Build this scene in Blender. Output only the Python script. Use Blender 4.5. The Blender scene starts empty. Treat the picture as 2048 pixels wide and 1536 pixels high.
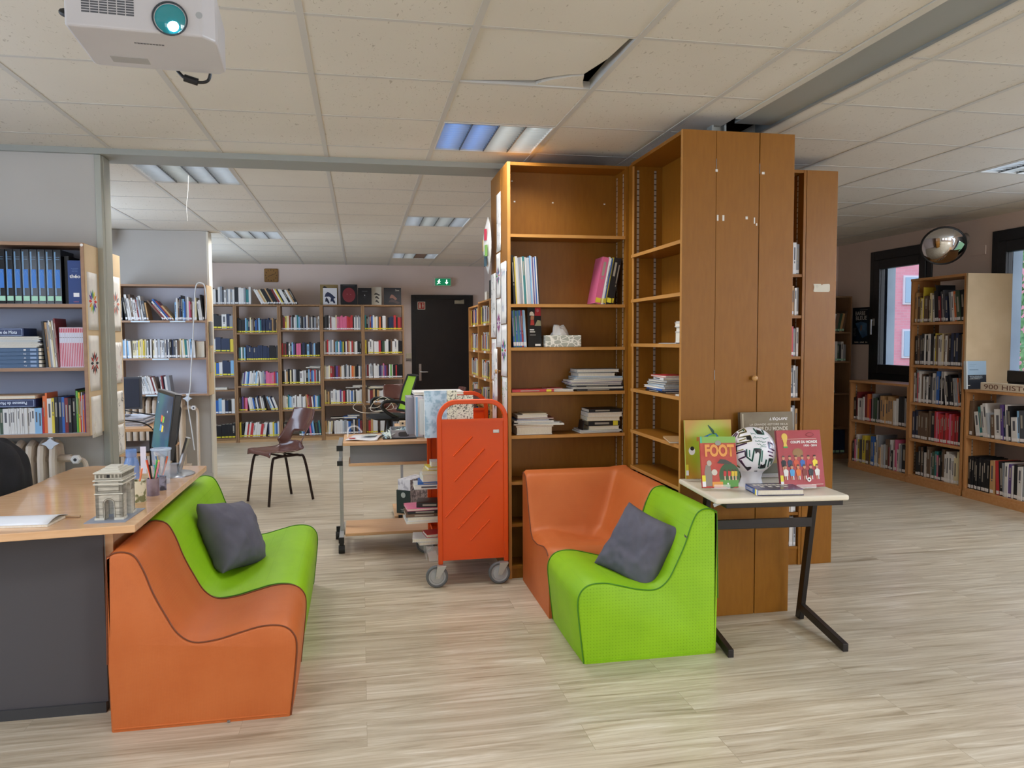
import bpy, bmesh, math, random
from mathutils import Vector, Matrix, Euler
from mathutils import noise as mnoise
random.seed(11)
S = bpy.context.scene
C = S.collection
PI = math.pi

# ------------------------------------------------------------------ camera
def make_camera():
    f, pitch, yaw, roll = 1556.3, -0.05726, 0.19137, -0.00487
    cy, sy, cp, sp, cr, sr = math.cos(yaw), math.sin(yaw), math.cos(pitch), math.sin(pitch), math.cos(roll), math.sin(roll)
    fwd = Vector((sy*cp, cy*cp, sp)); right = Vector((cy, -sy, 0)); up = right.cross(fwd)
    r2 = right*cr + up*sr; u2 = up*cr - right*sr
    cam = bpy.data.cameras.new('camera'); cam.sensor_width = 36; cam.lens = f/2048*36
    cam.clip_start = .05; cam.clip_end = 200
    o = bpy.data.objects.new('camera', cam); C.objects.link(o)
    m = Matrix((r2, u2, -fwd)).transposed().to_4x4(); m.translation = (0, 0, 1.407)
    o.matrix_world = m
    S.camera = o
make_camera()

# ------------------------------------------------------------------ world, daylight, exposure
S.view_settings.view_transform = 'Standard'; S.view_settings.look = 'None'
S.view_settings.gamma = 1; S.view_settings.use_curve_mapping = False
S.view_settings.exposure = 0.58
w = bpy.data.worlds.new('sky'); S.world = w; w.use_nodes = True
nt = w.node_tree; bg = nt.nodes['Background']
tc = nt.nodes.new('ShaderNodeTexCoord'); sx = nt.nodes.new('ShaderNodeSeparateXYZ'); cr_ = nt.nodes.new('ShaderNodeValToRGB')
nt.links.new(tc.outputs['Generated'], sx.inputs[0]); nt.links.new(sx.outputs['Z'], cr_.inputs[0]); nt.links.new(cr_.outputs[0], bg.inputs[0])
cr_.color_ramp.elements[0].color = (.85, .86, .9, 1); cr_.color_ramp.elements[1].color = (.42, .6, 1, 1)
bg.inputs[1].default_value = 1.6
try:
    S.cycles.max_bounces = 8; S.cycles.diffuse_bounces = 5; S.cycles.glossy_bounces = 4
    S.cycles.transparent_max_bounces = 12; S.cycles.sample_clamp_indirect = 6
    S.cycles.caustics_reflective = False; S.cycles.caustics_refractive = False
except Exception:
    pass

def area(name, loc, rot, sx_, sy_, watts, col):
    l = bpy.data.lights.new(name, 'AREA'); l.shape = 'RECTANGLE'; l.size = sx_; l.size_y = sy_
    l.energy = watts; l.color = col
    o = bpy.data.objects.new(name, l); C.objects.link(o); o.location = loc; o.rotation_euler = rot
    return o
DAY = (.80, .90, 1.0)
# daylight falling through the windows outside the frame (right wall, left wall plus one added far-room opening, back wall)
for y in (3.98, 2.28, .58, -1.1):
    area('daylight_right', (5.75, y, 1.63), (0, PI/2-.3, 0), 1.25, .8, 95, (.62, .78, 1.0))
for y, e in ((9.35, 44), (6.7, 30), (2.9, 22), (.6, 18)):  # first one is added to brighten the far room and its bookcases
    area('daylight_left', (-3.12, y, 1.6), (0, -PI/2, 0), 1.3, 1.5, e, (.62, .78, 1.0))
for x, e in ((-1.4, 5), (1.2, 5), (3.8, 48)):
    area('daylight_back', (x, -3.12, 1.65), (PI/2, 0, 0), 1.7, 1.4, e, (1.0, .95, .88))

# ------------------------------------------------------------------ helpers
def hx(s):
    s = s.lstrip('#'); v = [int(s[i:i+2], 16)/255 for i in (0, 2, 4)]
    return tuple(c/12.92 if c <= .04045 else ((c+.055)/1.055)**2.4 for c in v)
MATS = {}
def mat(name, col='#808080', rough=.6, metal=0, emit=None, es=0, spec=.5, alpha=None, trans=0, ior=1.45, coat=0):
    if name in MATS: return MATS[name]
    m = bpy.data.materials.new(name); m.use_nodes = True; MATS[name] = m
    b = m.node_tree.nodes['Principled BSDF']
    c = hx(col) if isinstance(col, str) else col
    b.inputs['Base Color'].default_value = (*c, 1); b.inputs['Roughness'].default_value = rough
    b.inputs['Metallic'].default_value = metal; b.inputs['Specular IOR Level'].default_value = spec
    b.inputs['Transmission Weight'].default_value = trans; b.inputs['IOR'].default_value = ior
    b.inputs['Coat Weight'].default_value = coat
    if alpha is not None: b.inputs['Alpha'].default_value = alpha
    if emit is not None:
        e = hx(emit) if isinstance(emit, str) else emit
        b.inputs['Emission Color'].default_value = (*e, 1); b.inputs['Emission Strength'].default_value = es
    return m
def N(m, t, **kw):
    n = m.node_tree.nodes.new('ShaderNode'+t)
    for k, v in kw.items():
        if k.startswith('i_'): n.inputs[k[2:].replace('_', ' ')].default_value = v
        else: setattr(n, k, v)
    return n
def L(m, a, b): m.node_tree.links.new(a, b)
def B(m): return m.node_tree.nodes['Principled BSDF']
def coords(m, scale=(1, 1, 1), rot=(0, 0, 0), space='Object', loc=(0, 0, 0)):
    t = N(m, 'TexCoord'); mp = N(m, 'Mapping'); mp.inputs['Scale'].default_value = scale
    mp.inputs['Rotation'].default_value = rot; mp.inputs['Location'].default_value = loc
    L(m, t.outputs[space], mp.inputs[0]); return mp.outputs[0]
def ramp(m, fac, stops):
    r = N(m, 'ValToRGB'); L(m, fac, r.inputs[0]); e = r.color_ramp.elements
    while len(e) < len(stops): e.new(.5)
    for k, (p, c) in enumerate(stops):
        e[k].position = p; c = hx(c) if isinstance(c, str) else c; e[k].color = (*c, 1)
    return r.outputs[0]
def bump(m, fac, dist, strength=1):
    b = N(m, 'Bump'); b.inputs['Distance'].default_value = dist; b.inputs['Strength'].default_value = strength
    L(m, fac, b.inputs['Height']); L(m, b.outputs[0], B(m).inputs['Normal'])
def mottled(name, c1, c2, scale=3, rough=.6, detail=3, stretch=(1, 1, 1), lo=.35, hi=.65, bumpd=0, coat=0, spec=.5):
    if name in MATS: return MATS[name]
    m = mat(name, c1, rough, coat=coat, spec=spec)
    n = N(m, 'TexNoise'); n.inputs['Scale'].default_value = scale; n.inputs['Detail'].default_value = detail
    L(m, coords(m, stretch), n.inputs[0])
    L(m, ramp(m, n.outputs[0], [(lo, c1), (hi, c2)]), B(m).inputs['Base Color'])
    if bumpd: bump(m, n.outputs[0], bumpd)
    return m

class MB:
    def __init__(s): s.v = []; s.f = []; s.m = []
    def add(s, vs, fs, mi=0, M=None):
        o = len(s.v)
        s.v += [tuple(M @ Vector(v)) for v in vs] if M is not None else [tuple(v) for v in vs]
        s.f += [tuple(i+o for i in f) for f in fs]; s.m += [mi]*len(fs); return s
    def box(s, x0, x1, y0, y1, z0, z1, mi=0, M=None):
        vs = [(x, y, z) for z in (z0, z1) for x, y in ((x0, y0), (x1, y0), (x1, y1), (x0, y1))]
        return s.add(vs, [(3, 2, 1, 0), (4, 5, 6, 7), (0, 1, 5, 4), (1, 2, 6, 5), (2, 3, 7, 6), (3, 0, 4, 7)], mi, M)
    def quad(s, a, b, c, d, mi=0, M=None): return s.add([a, b, c, d], [(0, 1, 2, 3)], mi, M)
    def prism(s, poly, z0, z1, mi=0, M=None):
        n = len(poly); vs = [(x, y, z0) for x, y in poly]+[(x, y, z1) for x, y in poly]
        fs = [tuple(range(n-1, -1, -1)), tuple(range(n, 2*n))]+[(i, (i+1) % n, n+(i+1) % n, n+i) for i in range(n)]
        return s.add(vs, fs, mi, M)
    def tube(s, pts, r, n=10, mi=0, M=None, closed=False, caps=True):
        P = [Vector(p) for p in pts]; K = len(P); rings = []; up = None
        for i in range(K):
            if closed: t = (P[(i+1) % K]-P[i-1])
            else: t = (P[min(i+1, K-1)]-P[max(i-1, 0)])
            t.normalize()
            if up is None:
                a = Vector((0, 0, 1)) if abs(t.z) < .9 else Vector((1, 0, 0)); up = (a-t*a.dot(t)).normalized()
            else:
                up = (up-t*up.dot(t)).normalized()
            sd = t.cross(up); rr = r[i] if isinstance(r, (list, tuple)) else r
            rings.append([P[i]+(up*math.cos(2*PI*k/n)+sd*math.sin(2*PI*k/n))*rr for k in range(n)])
        vs = [v for q in rings for v in q]; fs = []
        for i in range(K if closed else K-1):
            j = (i+1) % K
            fs += [(i*n+k, j*n+k, j*n+(k+1) % n, i*n+(k+1) % n) for k in range(n)]
        if caps and not closed: fs += [tuple(range(n)), tuple(range((K-1)*n+n-1, (K-1)*n-1, -1))]
        return s.add(vs, fs, mi, M)
    def cyl(s, a, b, r, n=16, mi=0, M=None, r2=None): return s.tube([a, b], [r, r if r2 is None else r2], n, mi, M)
    def lathe(s, prof, n=24, mi=0, M=None, caps=False):
        vs = [(r*math.cos(2*PI*k/n), r*math.sin(2*PI*k/n), z) for r, z in prof for k in range(n)]; fs = []
        for i in range(len(prof)-1):
            fs += [(i*n+k, i*n+(k+1) % n, (i+1)*n+(k+1) % n, (i+1)*n+k) for k in range(n)]
        if caps: fs += [tuple(range(n-1, -1, -1)), tuple(range((len(prof)-1)*n, len(prof)*n))]
        return s.add(vs, fs, mi, M)
    def grid(s, fn, nu, nv, mi=0, M=None, skip=None):
        vs = [fn(i/nu, j/nv) for j in range(nv+1) for i in range(nu+1)]
        fs = [(j*(nu+1)+i, j*(nu+1)+i+1, (j+1)*(nu+1)+i+1, (j+1)*(nu+1)+i) for j in range(nv) for i in range(nu) if not (skip and skip((i+.5)/nu, (j+.5)/nv))]
        return s.add(vs, fs, mi, M)
    def mesh(s, name, mats, smooth=False, angle=35):
        me = bpy.data.meshes.new(name); me.from_pydata(s.v, [], s.f)
        for m in mats: me.materials.append(m)
        me.polygons.foreach_set('material_index', s.m)
        if smooth:
            me.polygons.foreach_set('use_smooth', [True]*len(s.f))
            me.update(); me.set_sharp_from_angle(angle=math.radians(angle))
        me.update(); return me
    def obj(s, name, mats, parent=None, smooth=False, bevel=0, world=True, angle=35, M=None, solid=0, sub=0, seg=2):
        """link as one object; with world=True the vertices are world coordinates of a translated parent"""
        if not isinstance(mats, (list, tuple)): mats = [mats]
        if parent is not None and world:
            inv = rootm(parent).inverted(); s.v = [tuple(inv @ Vector(v)) for v in s.v]
        me = s.mesh(name, mats, smooth or sub > 0, angle if not sub else 180)
        o = bpy.data.objects.new(name, me); C.objects.link(o)
        if parent is not None: o.parent = parent
        if M is not None: o.matrix_basis = M
        if solid:
            d = o.modifiers.new('solid', 'SOLIDIFY'); d.thickness = solid; d.offset = 0
        if sub:
            d = o.modifiers.new('sub', 'SUBSURF'); d.levels = sub; d.render_levels = sub
        if bevel:
            d = o.modifiers.new('bevel', 'BEVEL'); d.width = bevel; d.segments = seg; d.limit_method = 'ANGLE'; d.angle_limit = .7
        return o
def rootm(p):
    m = p.matrix_basis.copy()
    while p.parent is not None: p = p.parent; m = p.matrix_basis @ m
    return m
def tag(o, label=None, cat=None, group=None, kind=None):
    if label: o['label'] = label
    if cat: o['category'] = cat
    if group: o['group'] = group
    if kind: o['kind'] = kind
    return o
def thing(name, label, cat, loc=(0, 0, 0), rz=0, group=None):
    o = bpy.data.objects.new(name, None); C.objects.link(o); o.empty_display_size = .1
    o.location = loc; o.rotation_euler = (0, 0, rz); return tag(o, label, cat, group)
def struct(o): o['kind'] = 'structure'; return o
def copy_tree(o, parent=None):
    c = o.copy(); C.objects.link(c)
    if parent is not None: c.parent = parent
    for ch in list(o.children): copy_tree(ch, c)
    return c
def frame(o, x, y=None, z=None):
    """matrix from origin and axes"""
    x = Vector(x).normalized(); z = Vector(z).normalized() if z is not None else None
    y = Vector(y).normalized() if y is not None else z.cross(x)
    if z is None: z = x.cross(y)
    m = Matrix((x, y, z)).transposed().to_4x4(); m.translation = Vector(o); return m
def text(s, w_, h_, material, parent, M, name='lettering', bold=0, shear=0, world=False, ext=.0004):
    cu = bpy.data.curves.new('t', 'FONT'); cu.body = s; cu.size = 1; cu.extrude = 0; cu.offset = bold; cu.resolution_u = 3
    cu.align_x = 'CENTER'; to = bpy.data.objects.new('t', cu); C.objects.link(to)
    dg = bpy.context.evaluated_depsgraph_get(); me = bpy.data.meshes.new_from_object(to.evaluated_get(dg))
    bpy.data.objects.remove(to); bpy.data.curves.remove(cu)
    for v in me.vertices: v.co.x += shear*v.co.y
    xs = [v.co.x for v in me.vertices]; ys = [v.co.y for v in me.vertices]
    if not xs: return None
    a, b, c, d = min(xs), max(xs), min(ys), max(ys)
    for v in me.vertices:
        v.co.x = (v.co.x-(a+b)/2)/(b-a)*w_; v.co.y = (v.co.y-(c+d)/2)/(d-c)*h_; v.co.z = ext
    me.materials.clear(); me.materials.append(material); me.name = name
    if world and parent is not None: M = rootm(parent).inverted() @ M
    me.transform(M)
    o = bpy.data.objects.new(name, me); C.objects.link(o)
    if parent is not None: o.parent = parent
    return o
def spline(pts, k=6):
    P = [Vector(p) for p in pts]; out = []
    for i in range(len(P)-1):
        p0 = P[i-1] if i else P[i]*2-P[i+1]; p1 = P[i]; p2 = P[i+1]; p3 = P[i+2] if i+2 < len(P) else P[i+1]*2-P[i]
        for j in range(k):
            t = j/k
            out.append(.5*((2*p1)+(-p0+p2)*t+(2*p0-5*p1+4*p2-p3)*t*t+(-p0+3*p1-3*p2+p3)*t**3))
    out.append(P[-1]); return out
WORDS = ['first', 'second', 'third', 'fourth', 'fifth', 'sixth', 'seventh', 'eighth', 'ninth', 'tenth', 'eleventh', 'twelfth', 'thirteenth',
         'fourteenth', 'fifteenth', 'sixteenth', 'seventeenth', 'eighteenth', 'nineteenth', 'twentieth']
def ordn(i):
    if i <= 20: return WORDS[i-1]
    if i < 30: return 'twenty-'+WORDS[i-21]
    if i == 30: return 'thirtieth'
    if i < 40: return 'thirty-'+WORDS[i-31]
    if i == 40: return 'fortieth'
    return 'forty-'+WORDS[i-41]

# ------------------------------------------------------------------ materials
def wood(name, c1, c2, rough=.45, grain=(1, 1, 14), scale=6, coat=.0):
    return mottled(name, c1, c2, scale, rough, 4, grain, .3, .7, coat=coat, spec=.32)
M_cab = wood('cabinet_melamine', '#875616', '#8f5d1a', .42, (6, 6, 1), 10)
M_cabe = wood('cabinet_edge', '#b07c3e', '#ba884a', .5, (1, 1, 1), 6)
M_rw = wood('bookcase_oak', '#b07c4c', '#bd8a58', .45, (8, 8, 1), 5)
M_rwe = wood('bookcase_oak_edge', '#c08b58', '#ca9866', .45, (1, 8, 8), 5)
M_far = wood('far_bookcase_wood', '#8a6a4c', '#9a7857', .5, (6, 6, 1), 6)
M_fare = wood('far_bookcase_base', '#b89468', '#c3a078', .5, (1, 6, 6), 6)
M_beech = wood('desk_beech', '#d2a57a', '#deb48a', .16, (1.5, 12, 12), 4, .3)
M_trolley = wood('trolley_beech', '#c99f76', '#d4ab82', .35, (1, 10, 10), 4)
M_shelfpale = mat('shelf_inside_pale', '#cfd0da', .6)
M_shelfwood = wood('wall_shelf_edge', '#9a7a62', '#a8876e', .5, (1, 6, 6), 5)
M_card = mottled('cardboard_side', '#d6bf9c', '#cbb38f', 4, .8)
M_paper = mottled('drawing_paper', '#e4e2dc', '#dcdad6', 20, .8)
M_white = mat('white', '#e9e8e6', .5); M_black = mat('black', '#141416', .45); M_dark = mat('dark_grey', '#3c3d40', .5)
M_page = mottled('book_pages', '#e6e0d2', '#d5cdbb', 60, .8, stretch=(20, 1, 1))
M_chrome = mat('chrome', '#c9c9c9', .25, 1); M_steel = mat('brushed_steel', '#9c9fa0', .35, .9)
M_grey = mat('grey', '#8b8c8f', .5); M_red = mat('red', '#c22f2c', .5); M_yel = mat('yellow', '#e6d23a', .5)
M_blue = mat('blue', '#2f62b8', .5); M_green = mat('green', '#3f9a4c', .5); M_gold = mat('gold', '#d9b64a', .4)
M_orange = mat('cart_orange', '#d64a0c', .32)
M_glass = mat('window_glass', '#ffffff', .0, trans=1, ior=1.05, spec=.3)
M_clear = mat('clear_plastic', '#ffffff', .06, alpha=.22, spec=.6)
M_wall = mottled('wall_paint', '#ddccc3', '#d8c7be', 2, .85)
M_wallw = mottled('partition_paint', '#b9b7b3', '#b3b1ad', 1.5, .8)


def m_floor():
    m = mat('plank_floor', '#a08a70', .30)
    v = coords(m)
    br = N(m, 'TexBrick'); L(m, v, br.inputs[0]); br.offset = .37; br.inputs['Scale'].default_value = 1
    br.inputs['Brick Width'].default_value = 1.22; br.inputs['Row Height'].default_value = .178
    br.inputs['Mortar Size'].default_value = .0009; br.inputs['Color1'].default_value = (0, 0, 0, 1); br.inputs['Color2'].default_value = (1, 1, 1, 1)
    br.inputs['Mortar'].default_value = (.5, .5, .5, 1)
    n = N(m, 'TexNoise'); n.inputs['Scale'].default_value = 1.5; n.inputs['Detail'].default_value = 8; n.inputs['Distortion'].default_value = 1.1
    n.inputs['Roughness'].default_value = .62
    mp = N(m, 'Mapping'); mp.inputs['Scale'].default_value = (1.1, 16, 1); L(m, v, mp.inputs[0])
    ad = N(m, 'VectorMath', operation='ADD'); L(m, mp.outputs[0], ad.inputs[0])
    sc = N(m, 'VectorMath', operation='SCALE'); L(m, br.outputs['Color'], sc.inputs[0]); sc.inputs['Scale'].default_value = 7
    L(m, sc.outputs[0], ad.inputs[1]); L(m, ad.outputs[0], n.inputs[0])
    col = ramp(m, n.outputs[0], [(.27, '#8a7c64'), (.42, '#b0a28b'), (.56, '#c3b7a1'), (.74, '#dbd3c3')])
    mx = N(m, 'Mix', data_type='RGBA', blend_type='MULTIPLY'); mx.inputs[0].default_value = .14
    L(m, col, mx.inputs[6]); L(m, br.outputs['Color'], mx.inputs[7])
    m2 = N(m, 'Mix', data_type='RGBA'); L(m, br.outputs['Fac'], m2.inputs[0]); L(m, mx.outputs[2], m2.inputs[6]); m2.inputs[7].default_value = (*hx('#9c9079'), 1)
    L(m, m2.outputs[2], B(m).inputs['Base Color']); bump(m, n.outputs[0], .0006, .5); return m
def m_tile(name, ang, dens, sc):
    m = mat(name, '#d8d3c6', .9)
    n = N(m, 'TexNoise'); n.inputs['Scale'].default_value = sc; n.inputs['Detail'].default_value = 1.5; n.inputs['Distortion'].default_value = 1.2
    L(m, coords(m, (1, .42, 1), (0, 0, ang)), n.inputs[0])
    n2 = N(m, 'TexNoise'); n2.inputs['Scale'].default_value = 1.3; L(m, coords(m), n2.inputs[0])
    c = ramp(m, n2.outputs[0], [(.3, '#d3cec3'), (.7, '#d9d5cb')])
    fac = ramp(m, n.outputs[0], [(dens, (0, 0, 0)), (dens+.03, (1, 1, 1))])
    mx = N(m, 'Mix', data_type='RGBA'); L(m, fac, mx.inputs[0]); L(m, c, mx.inputs[6]); mx.inputs[7].default_value = (*hx('#b5afa2'), 1)
    L(m, mx.outputs[2], B(m).inputs['Base Color']); return m
M_floor = m_floor()
M_tileA = m_tile('ceiling_tile_fissured', .3, .675, 84); M_tileB = m_tile('ceiling_tile_fine', 1.5, .71, 95)
M_bar = mat('ceiling_grid_bar', '#c4c2bd', .6)
M_beam = mat('beam_grey', '#9da19d', .45, .2)

# ------------------------------------------------------------------ room shell
def wall(name, x0, x1, y0, y1, m, z0=0, z1=2.5):
    return struct(MB().box(x0, x1, y0, y1, z0, z1).obj(name, m))
struct(MB().box(-3.2, 5.66, -3.2, 11.66, -.1, 0).obj('floor', M_floor))
wall('wall_far', -3.3, 1.9, 11.65, 11.8, M_wall, 0, 3)
wall('wall_far_side', 1.84, 1.92, 5.05, 11.65, M_wall, 0, 3)
wall('wall_far_right', 1.92, 5.66, 8.5, 8.62, M_wall, 0, 3)
wall('wall_partition', -3.1, -1.447, 4.87, 5.02, M_wallw)
wall('wall_partition_middle', -3.1, -1.484, 8.28, 8.44, M_wallw)
# walls with window openings: strips around each opening
def holed_wall(name, axis, c0, c1, a0, a1, holes, m, zt=3):
    mb = MB()
    def bx(p, q, z0, z1):
        if axis == 'x': mb.box(c0, c1, p, q, z0, z1)
        else: mb.box(p, q, c0, c1, z0, z1)
    cur = a0
    for (p, q, z0, z1) in sorted(holes):
        bx(cur, p, 0, zt); bx(p, q, 0, z0); bx(p, q, z1, zt); cur = q
    bx(cur, a1, 0, zt); return struct(mb.obj(name, m))
RW = [(6.92, 7.88, .92, 2.36), (5.2, 6.16, .92, 2.36), (3.5, 4.46, .92, 2.36), (1.8, 2.76, .92, 2.36), (.1, 1.06, .92, 2.36), (-1.58, -.62, .92, 2.36)]
holed_wall('wall_right', 'x', 5.65, 5.74, -3.2, 8.62, RW, M_wall)
LW = [(8.6, 10.1, .9, 2.35), (5.9, 7.5, .9, 2.35), (2.1, 3.7, .9, 2.35), (-.2, 1.4, .9, 2.35)]  # first opening is added, unseen, to let more light into the far room
holed_wall('wall_left', 'x', -3.15, -3.05, -3.2, 11.66, LW, M_wallw)
BW = [(-2.3, -.5, .9, 2.4), (.3, 2.1, .9, 2.4), (2.9, 4.7, .9, 2.4)]
holed_wall('wall_back', 'y', -3.15, -3.05, -3.15, 5.66, BW, M_wall)
# thick outer facade seen through the glass (concrete reveals)
M_conc = mottled('concrete_reveal', '#b9c3cf', '#a9b4c2', 3, .9)
holed_wall('wall_right_outer', 'x', 5.77, 5.87, -3.2, 8.9, [(6.95, 7.76, .95, 2.33), (5.23, 6.06, .95, 2.33), (3.5, 4.46, .9, 2.4), (1.8, 2.76, .9, 2.4), (.1, 1.06, .9, 2.4), (-1.58, -.62, .9, 2.4)], M_conc)

M_anth = mottled('window_anthracite', '#1b1d22', '#202228', 30, .4)
def window(n, y0, y1, z0, z1, handle=True):
    w_ = MB()
    t, s_ = .075, .17
    for (a, b, c, d) in ((y0, y0+t, z0, z1), (y1-t, y1, z0, z1), (y0+t, y1-t, z0, z0+.09), (y0+t, y1-t, z1-.1, z1)): w_.box(5.636, 5.72, a, b, c, d)
    o = w_.obj('window_%d' % n, M_anth, bevel=.004); struct(o)
    s = MB()
    for (a, b, c, d) in ((y0+t, y0+s_, z0+.09, z1-.1), (y1-s_, y1-t, z0+.09, z1-.1), (y0+s_, y1-s_, z0+.09, z0+.19), (y0+s_, y1-s_, z1-.2, z1-.1)): s.box(5.625, 5.70, a, b, c, d)
    s.obj('window_sash', M_anth, o, bevel=.005)
    MB().box(5.65, 5.655, y0+s_, y1-s_, z0+.19, z1-.2).obj('glass_pane', M_glass, o)
    if handle:
        h = MB(); hy = y1-.1; h.box(5.615, 5.626, hy-.015, hy+.015, 1.54, 1.62); h.box(5.585, 5.616, hy-.009, hy+.009, 1.59, 1.61)
        h.box(5.58, 5.593, hy-.009, hy+.009, 1.44, 1.61); h.obj('window_handle', mat('handle_silver', '#b9bcc2', .3, .6), o, bevel=.003)
for i, h in enumerate(RW): window(i+1, *h)

def plain_window(n, axis, c, p, q, z0, z1):
    mb = MB(); m_ = (p+q)/2
    for (a, b_, d0, d1) in ((p, p+.06, z0, z1), (q-.06, q, z0, z1), (m_-.04, m_+.04, z0, z1), (p, q, z0, z0+.06), (p, q, z1-.06, z1)):
        mb.box(c-.02, c+.03, a, b_, d0, d1) if axis == 'x' else mb.box(a, b_, c-.02, c+.03, d0, d1)
    struct(mb.obj('window_%d' % n, M_anth))
for i, h in enumerate(LW): plain_window(7+i, 'x', -3.08, *h)
for i, h in enumerate(BW): plain_window(7+len(LW)+i, 'y', -3.08, *h)
# ceiling: three fields of tiles with metal bars
LIGHTS = [(.416, 3.964, 'whit'), (-1.391, 5.213, 'a'), (-1.391, 8.213, 'b'), (.409, 7.013, 'c'), (.409, 10.013, 'd'), (4.03, 3.964, 'e')]
def ceil_field(name, xs, ys, xa, xb, ya, yb, holes):
    mb = MB(); r = random.Random(5)
    for i in range(len(xs)-1):
        for j in range(len(ys)-1):
            a, b, c, d = max(xs[i], xa), min(xs[i+1], xb), max(ys[j], ya), min(ys[j+1], yb)
            if b-a < .01 or d-c < .01: continue
            if any(abs(xs[i]-hx_) < .05 and abs(ys[j]-hy) < .05 for hx_, hy in holes): continue
            z = 2.5025
            mb.quad((a, d, z), (b, d, z), (b, c, z), (a, c, z), r.choice((0, 0, 1)))
    for x in xs:
        if xa-.02 < x < xb+.02: mb.box(x-.012, x+.012, ya, yb, 2.5, 2.545, 2)
    for y in ys:
        if ya-.02 < y < yb+.02:
            k = [x for x in xs if xa < x < xb]; k = [xa]+k+[xb]
            for a, b in zip(k[:-1], k[1:]): mb.box(a+.012, b-.012, y-.010, y+.010, 2.5012, 2.535, 2)
    return struct(mb.obj(name, [M_tileA, M_tileB, M_bar]))
xl = [-.1835+.6*i for i in range(-6, 5)]; yl = [2.764+.6*j for j in range(-11, 5)]
ceil_field('ceiling', xl, yl, -3.15, 1.848, -3.1, 4.845, [(LIGHTS[0][0], LIGHTS[0][1]), (.4165, 2.764), (.4165, .364), (-1.983, .964)])
xr = [2.230+.6*i for i in range(-1, 7)]; yr = [2.764+.6*j for j in range(-11, 11)]
ceil_field('ceiling', xr, yr, 2.125, 5.66, -3.1, 8.5, [(LIGHTS[5][0], LIGHTS[5][1]), (2.83, .364)])
xf = [-.191+.6*i for i in range(-6, 5)]; yf = [5.813+.6*k for k in range(-2, 11)]
ceil_field('ceiling', xf, yf, -3.15, 1.84, 5.19, 11.66, [l[:2] for l in LIGHTS[1:5]])
struct(MB().box(-3.3, 5.8, -3.3, 11.9, 2.95, 3.05).obj('ceiling_slab', mat('slab_dark', '#55534f', .9)))
# grey steel beams between the fields
struct(MB().box(-3.1, 1.9, 4.845, 5.10, 2.47, 2.56).box(-3.1, 1.9, 5.10, 5.115, 2.482, 2.56).obj('trim_1', M_beam))
struct(MB().box(-3.1, 1.9, 5.115, 5.19, 2.492, 2.56).obj('trim_2', mat('beam_flange', '#b4b3ac', .5)))
b = MB(); b.box(1.850, 1.886, -3.1, 3.66, 2.4975, 2.56, 1); b.box(1.886, 2.084, -3.1, 3.74, 2.499, 2.60); b.box(2.084, 2.104, -3.1, 3.9, 2.494, 2.6, 2); b.box(2.104, 2.125, -3.1, 4.4, 2.499, 2.56, 1)
b.obj('trim_3', [M_beam, mat('beam_light', '#c9c6bc', .6), mat('beam_lip', '#8f9799', .4, .3)])['kind'] = 'structure'
b = MB(); b.box(1.79, 1.80, 3.80, 3.86, 2.42, 2.95); b.box(1.80, 1.86, 3.83, 3.84, 2.42, 2.95); b.box(1.86, 1.87, 3.80, 3.86, 2.42, 2.95)
struct(b.obj('trim_4', M_beam))
# wall ends
struct(MB().box(-1.475, -1.440, 4.862, 5.028, 0, 2.47).box(-1.447, -1.436, 4.90, 4.99, 0, 2.47).obj('trim_5', mat('post_greygreen', '#a9aca4', .4, .3), bevel=.003))
struct(MB().box(-1.50, -1.480, 8.272, 8.448, 0, 2.495).obj('trim_6', mat('post_white', '#dedbd0', .45), bevel=.003))
# far door
d = struct(MB().box(.74, .80, 11.61, 11.66, 0, 2.07).box(1.60, 1.66, 11.61, 11.66, 0, 2.07).box(.80, 1.60, 11.61, 11.66, 2.01, 2.07).obj('door_1', mat('door_frame_black', '#191718', .5), bevel=.003))
mottled('door_black', '#1c191a', '#221e1e', 6, .38)
MB().box(.80, 1.60, 11.62, 11.66, .005, 2.01).obj('door_leaf', MATS['door_black'], d)
h = MB().box(.842, .878, 11.606, 11.62, .80, 1.05); h.cyl((.86, 11.61, .93), (.86, 11.56, .93), .009); h.cyl((.86, 11.565, .93), (.97, 11.565, .93), .008)
h.obj('door_handle', M_chrome, d, smooth=True)
MB().box(1.38, 1.52, 11.57, 11.61, 1.94, 1.99).cyl((1.45, 11.58, 1.985), (1.5, 11.45, 1.99), .006).obj('door_closer', mat('closer_beige', '#a39c88', .4, .4), d, bevel=.003)
# baseboards
for nm, bx in (('baseboard_far', (-3, .74, 11.635, 11.65)), ('baseboard_right', (2.0, 5.6, 8.485, 8.5)), ('baseboard_partition', (-3, -1.45, 4.86, 4.87))):
    struct(MB().box(bx[0], bx[1], bx[2], bx[3], 0, .07).obj(nm, M_wallw))
struct(MB().box(-3, -1.49, 8.27, 8.28, 0, .07).obj('baseboard_middle', M_wallw))

# broken ceiling tile
root = thing('ceiling_tile', 'cracked ceiling tile hanging askew with a dark gap beside it', 'ceiling tile', (.72, 3.06, 2.5))
z = 2.508
main = [(.432, 2.778), (.988, 2.778), (.972, 3.0), (.930, 3.185), (.865, 3.205), (.79, 3.255), (.745, 3.300), (.735, 3.302), (.60, 3.322), (.432, 3.351)]
MB().prism([(x, y) for x, y in main], z, z+.014).obj('tile_panel', M_tileB, root)
small = [(.760, 3.352), (.775, 3.322), (.815, 3.276), (.885, 3.225), (.935, 3.208), (.955, 3.30), (.975, 3.352)]
MB().prism(small, z-.001, z+.012).obj('tile_fragment', M_tileA, root)
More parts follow.
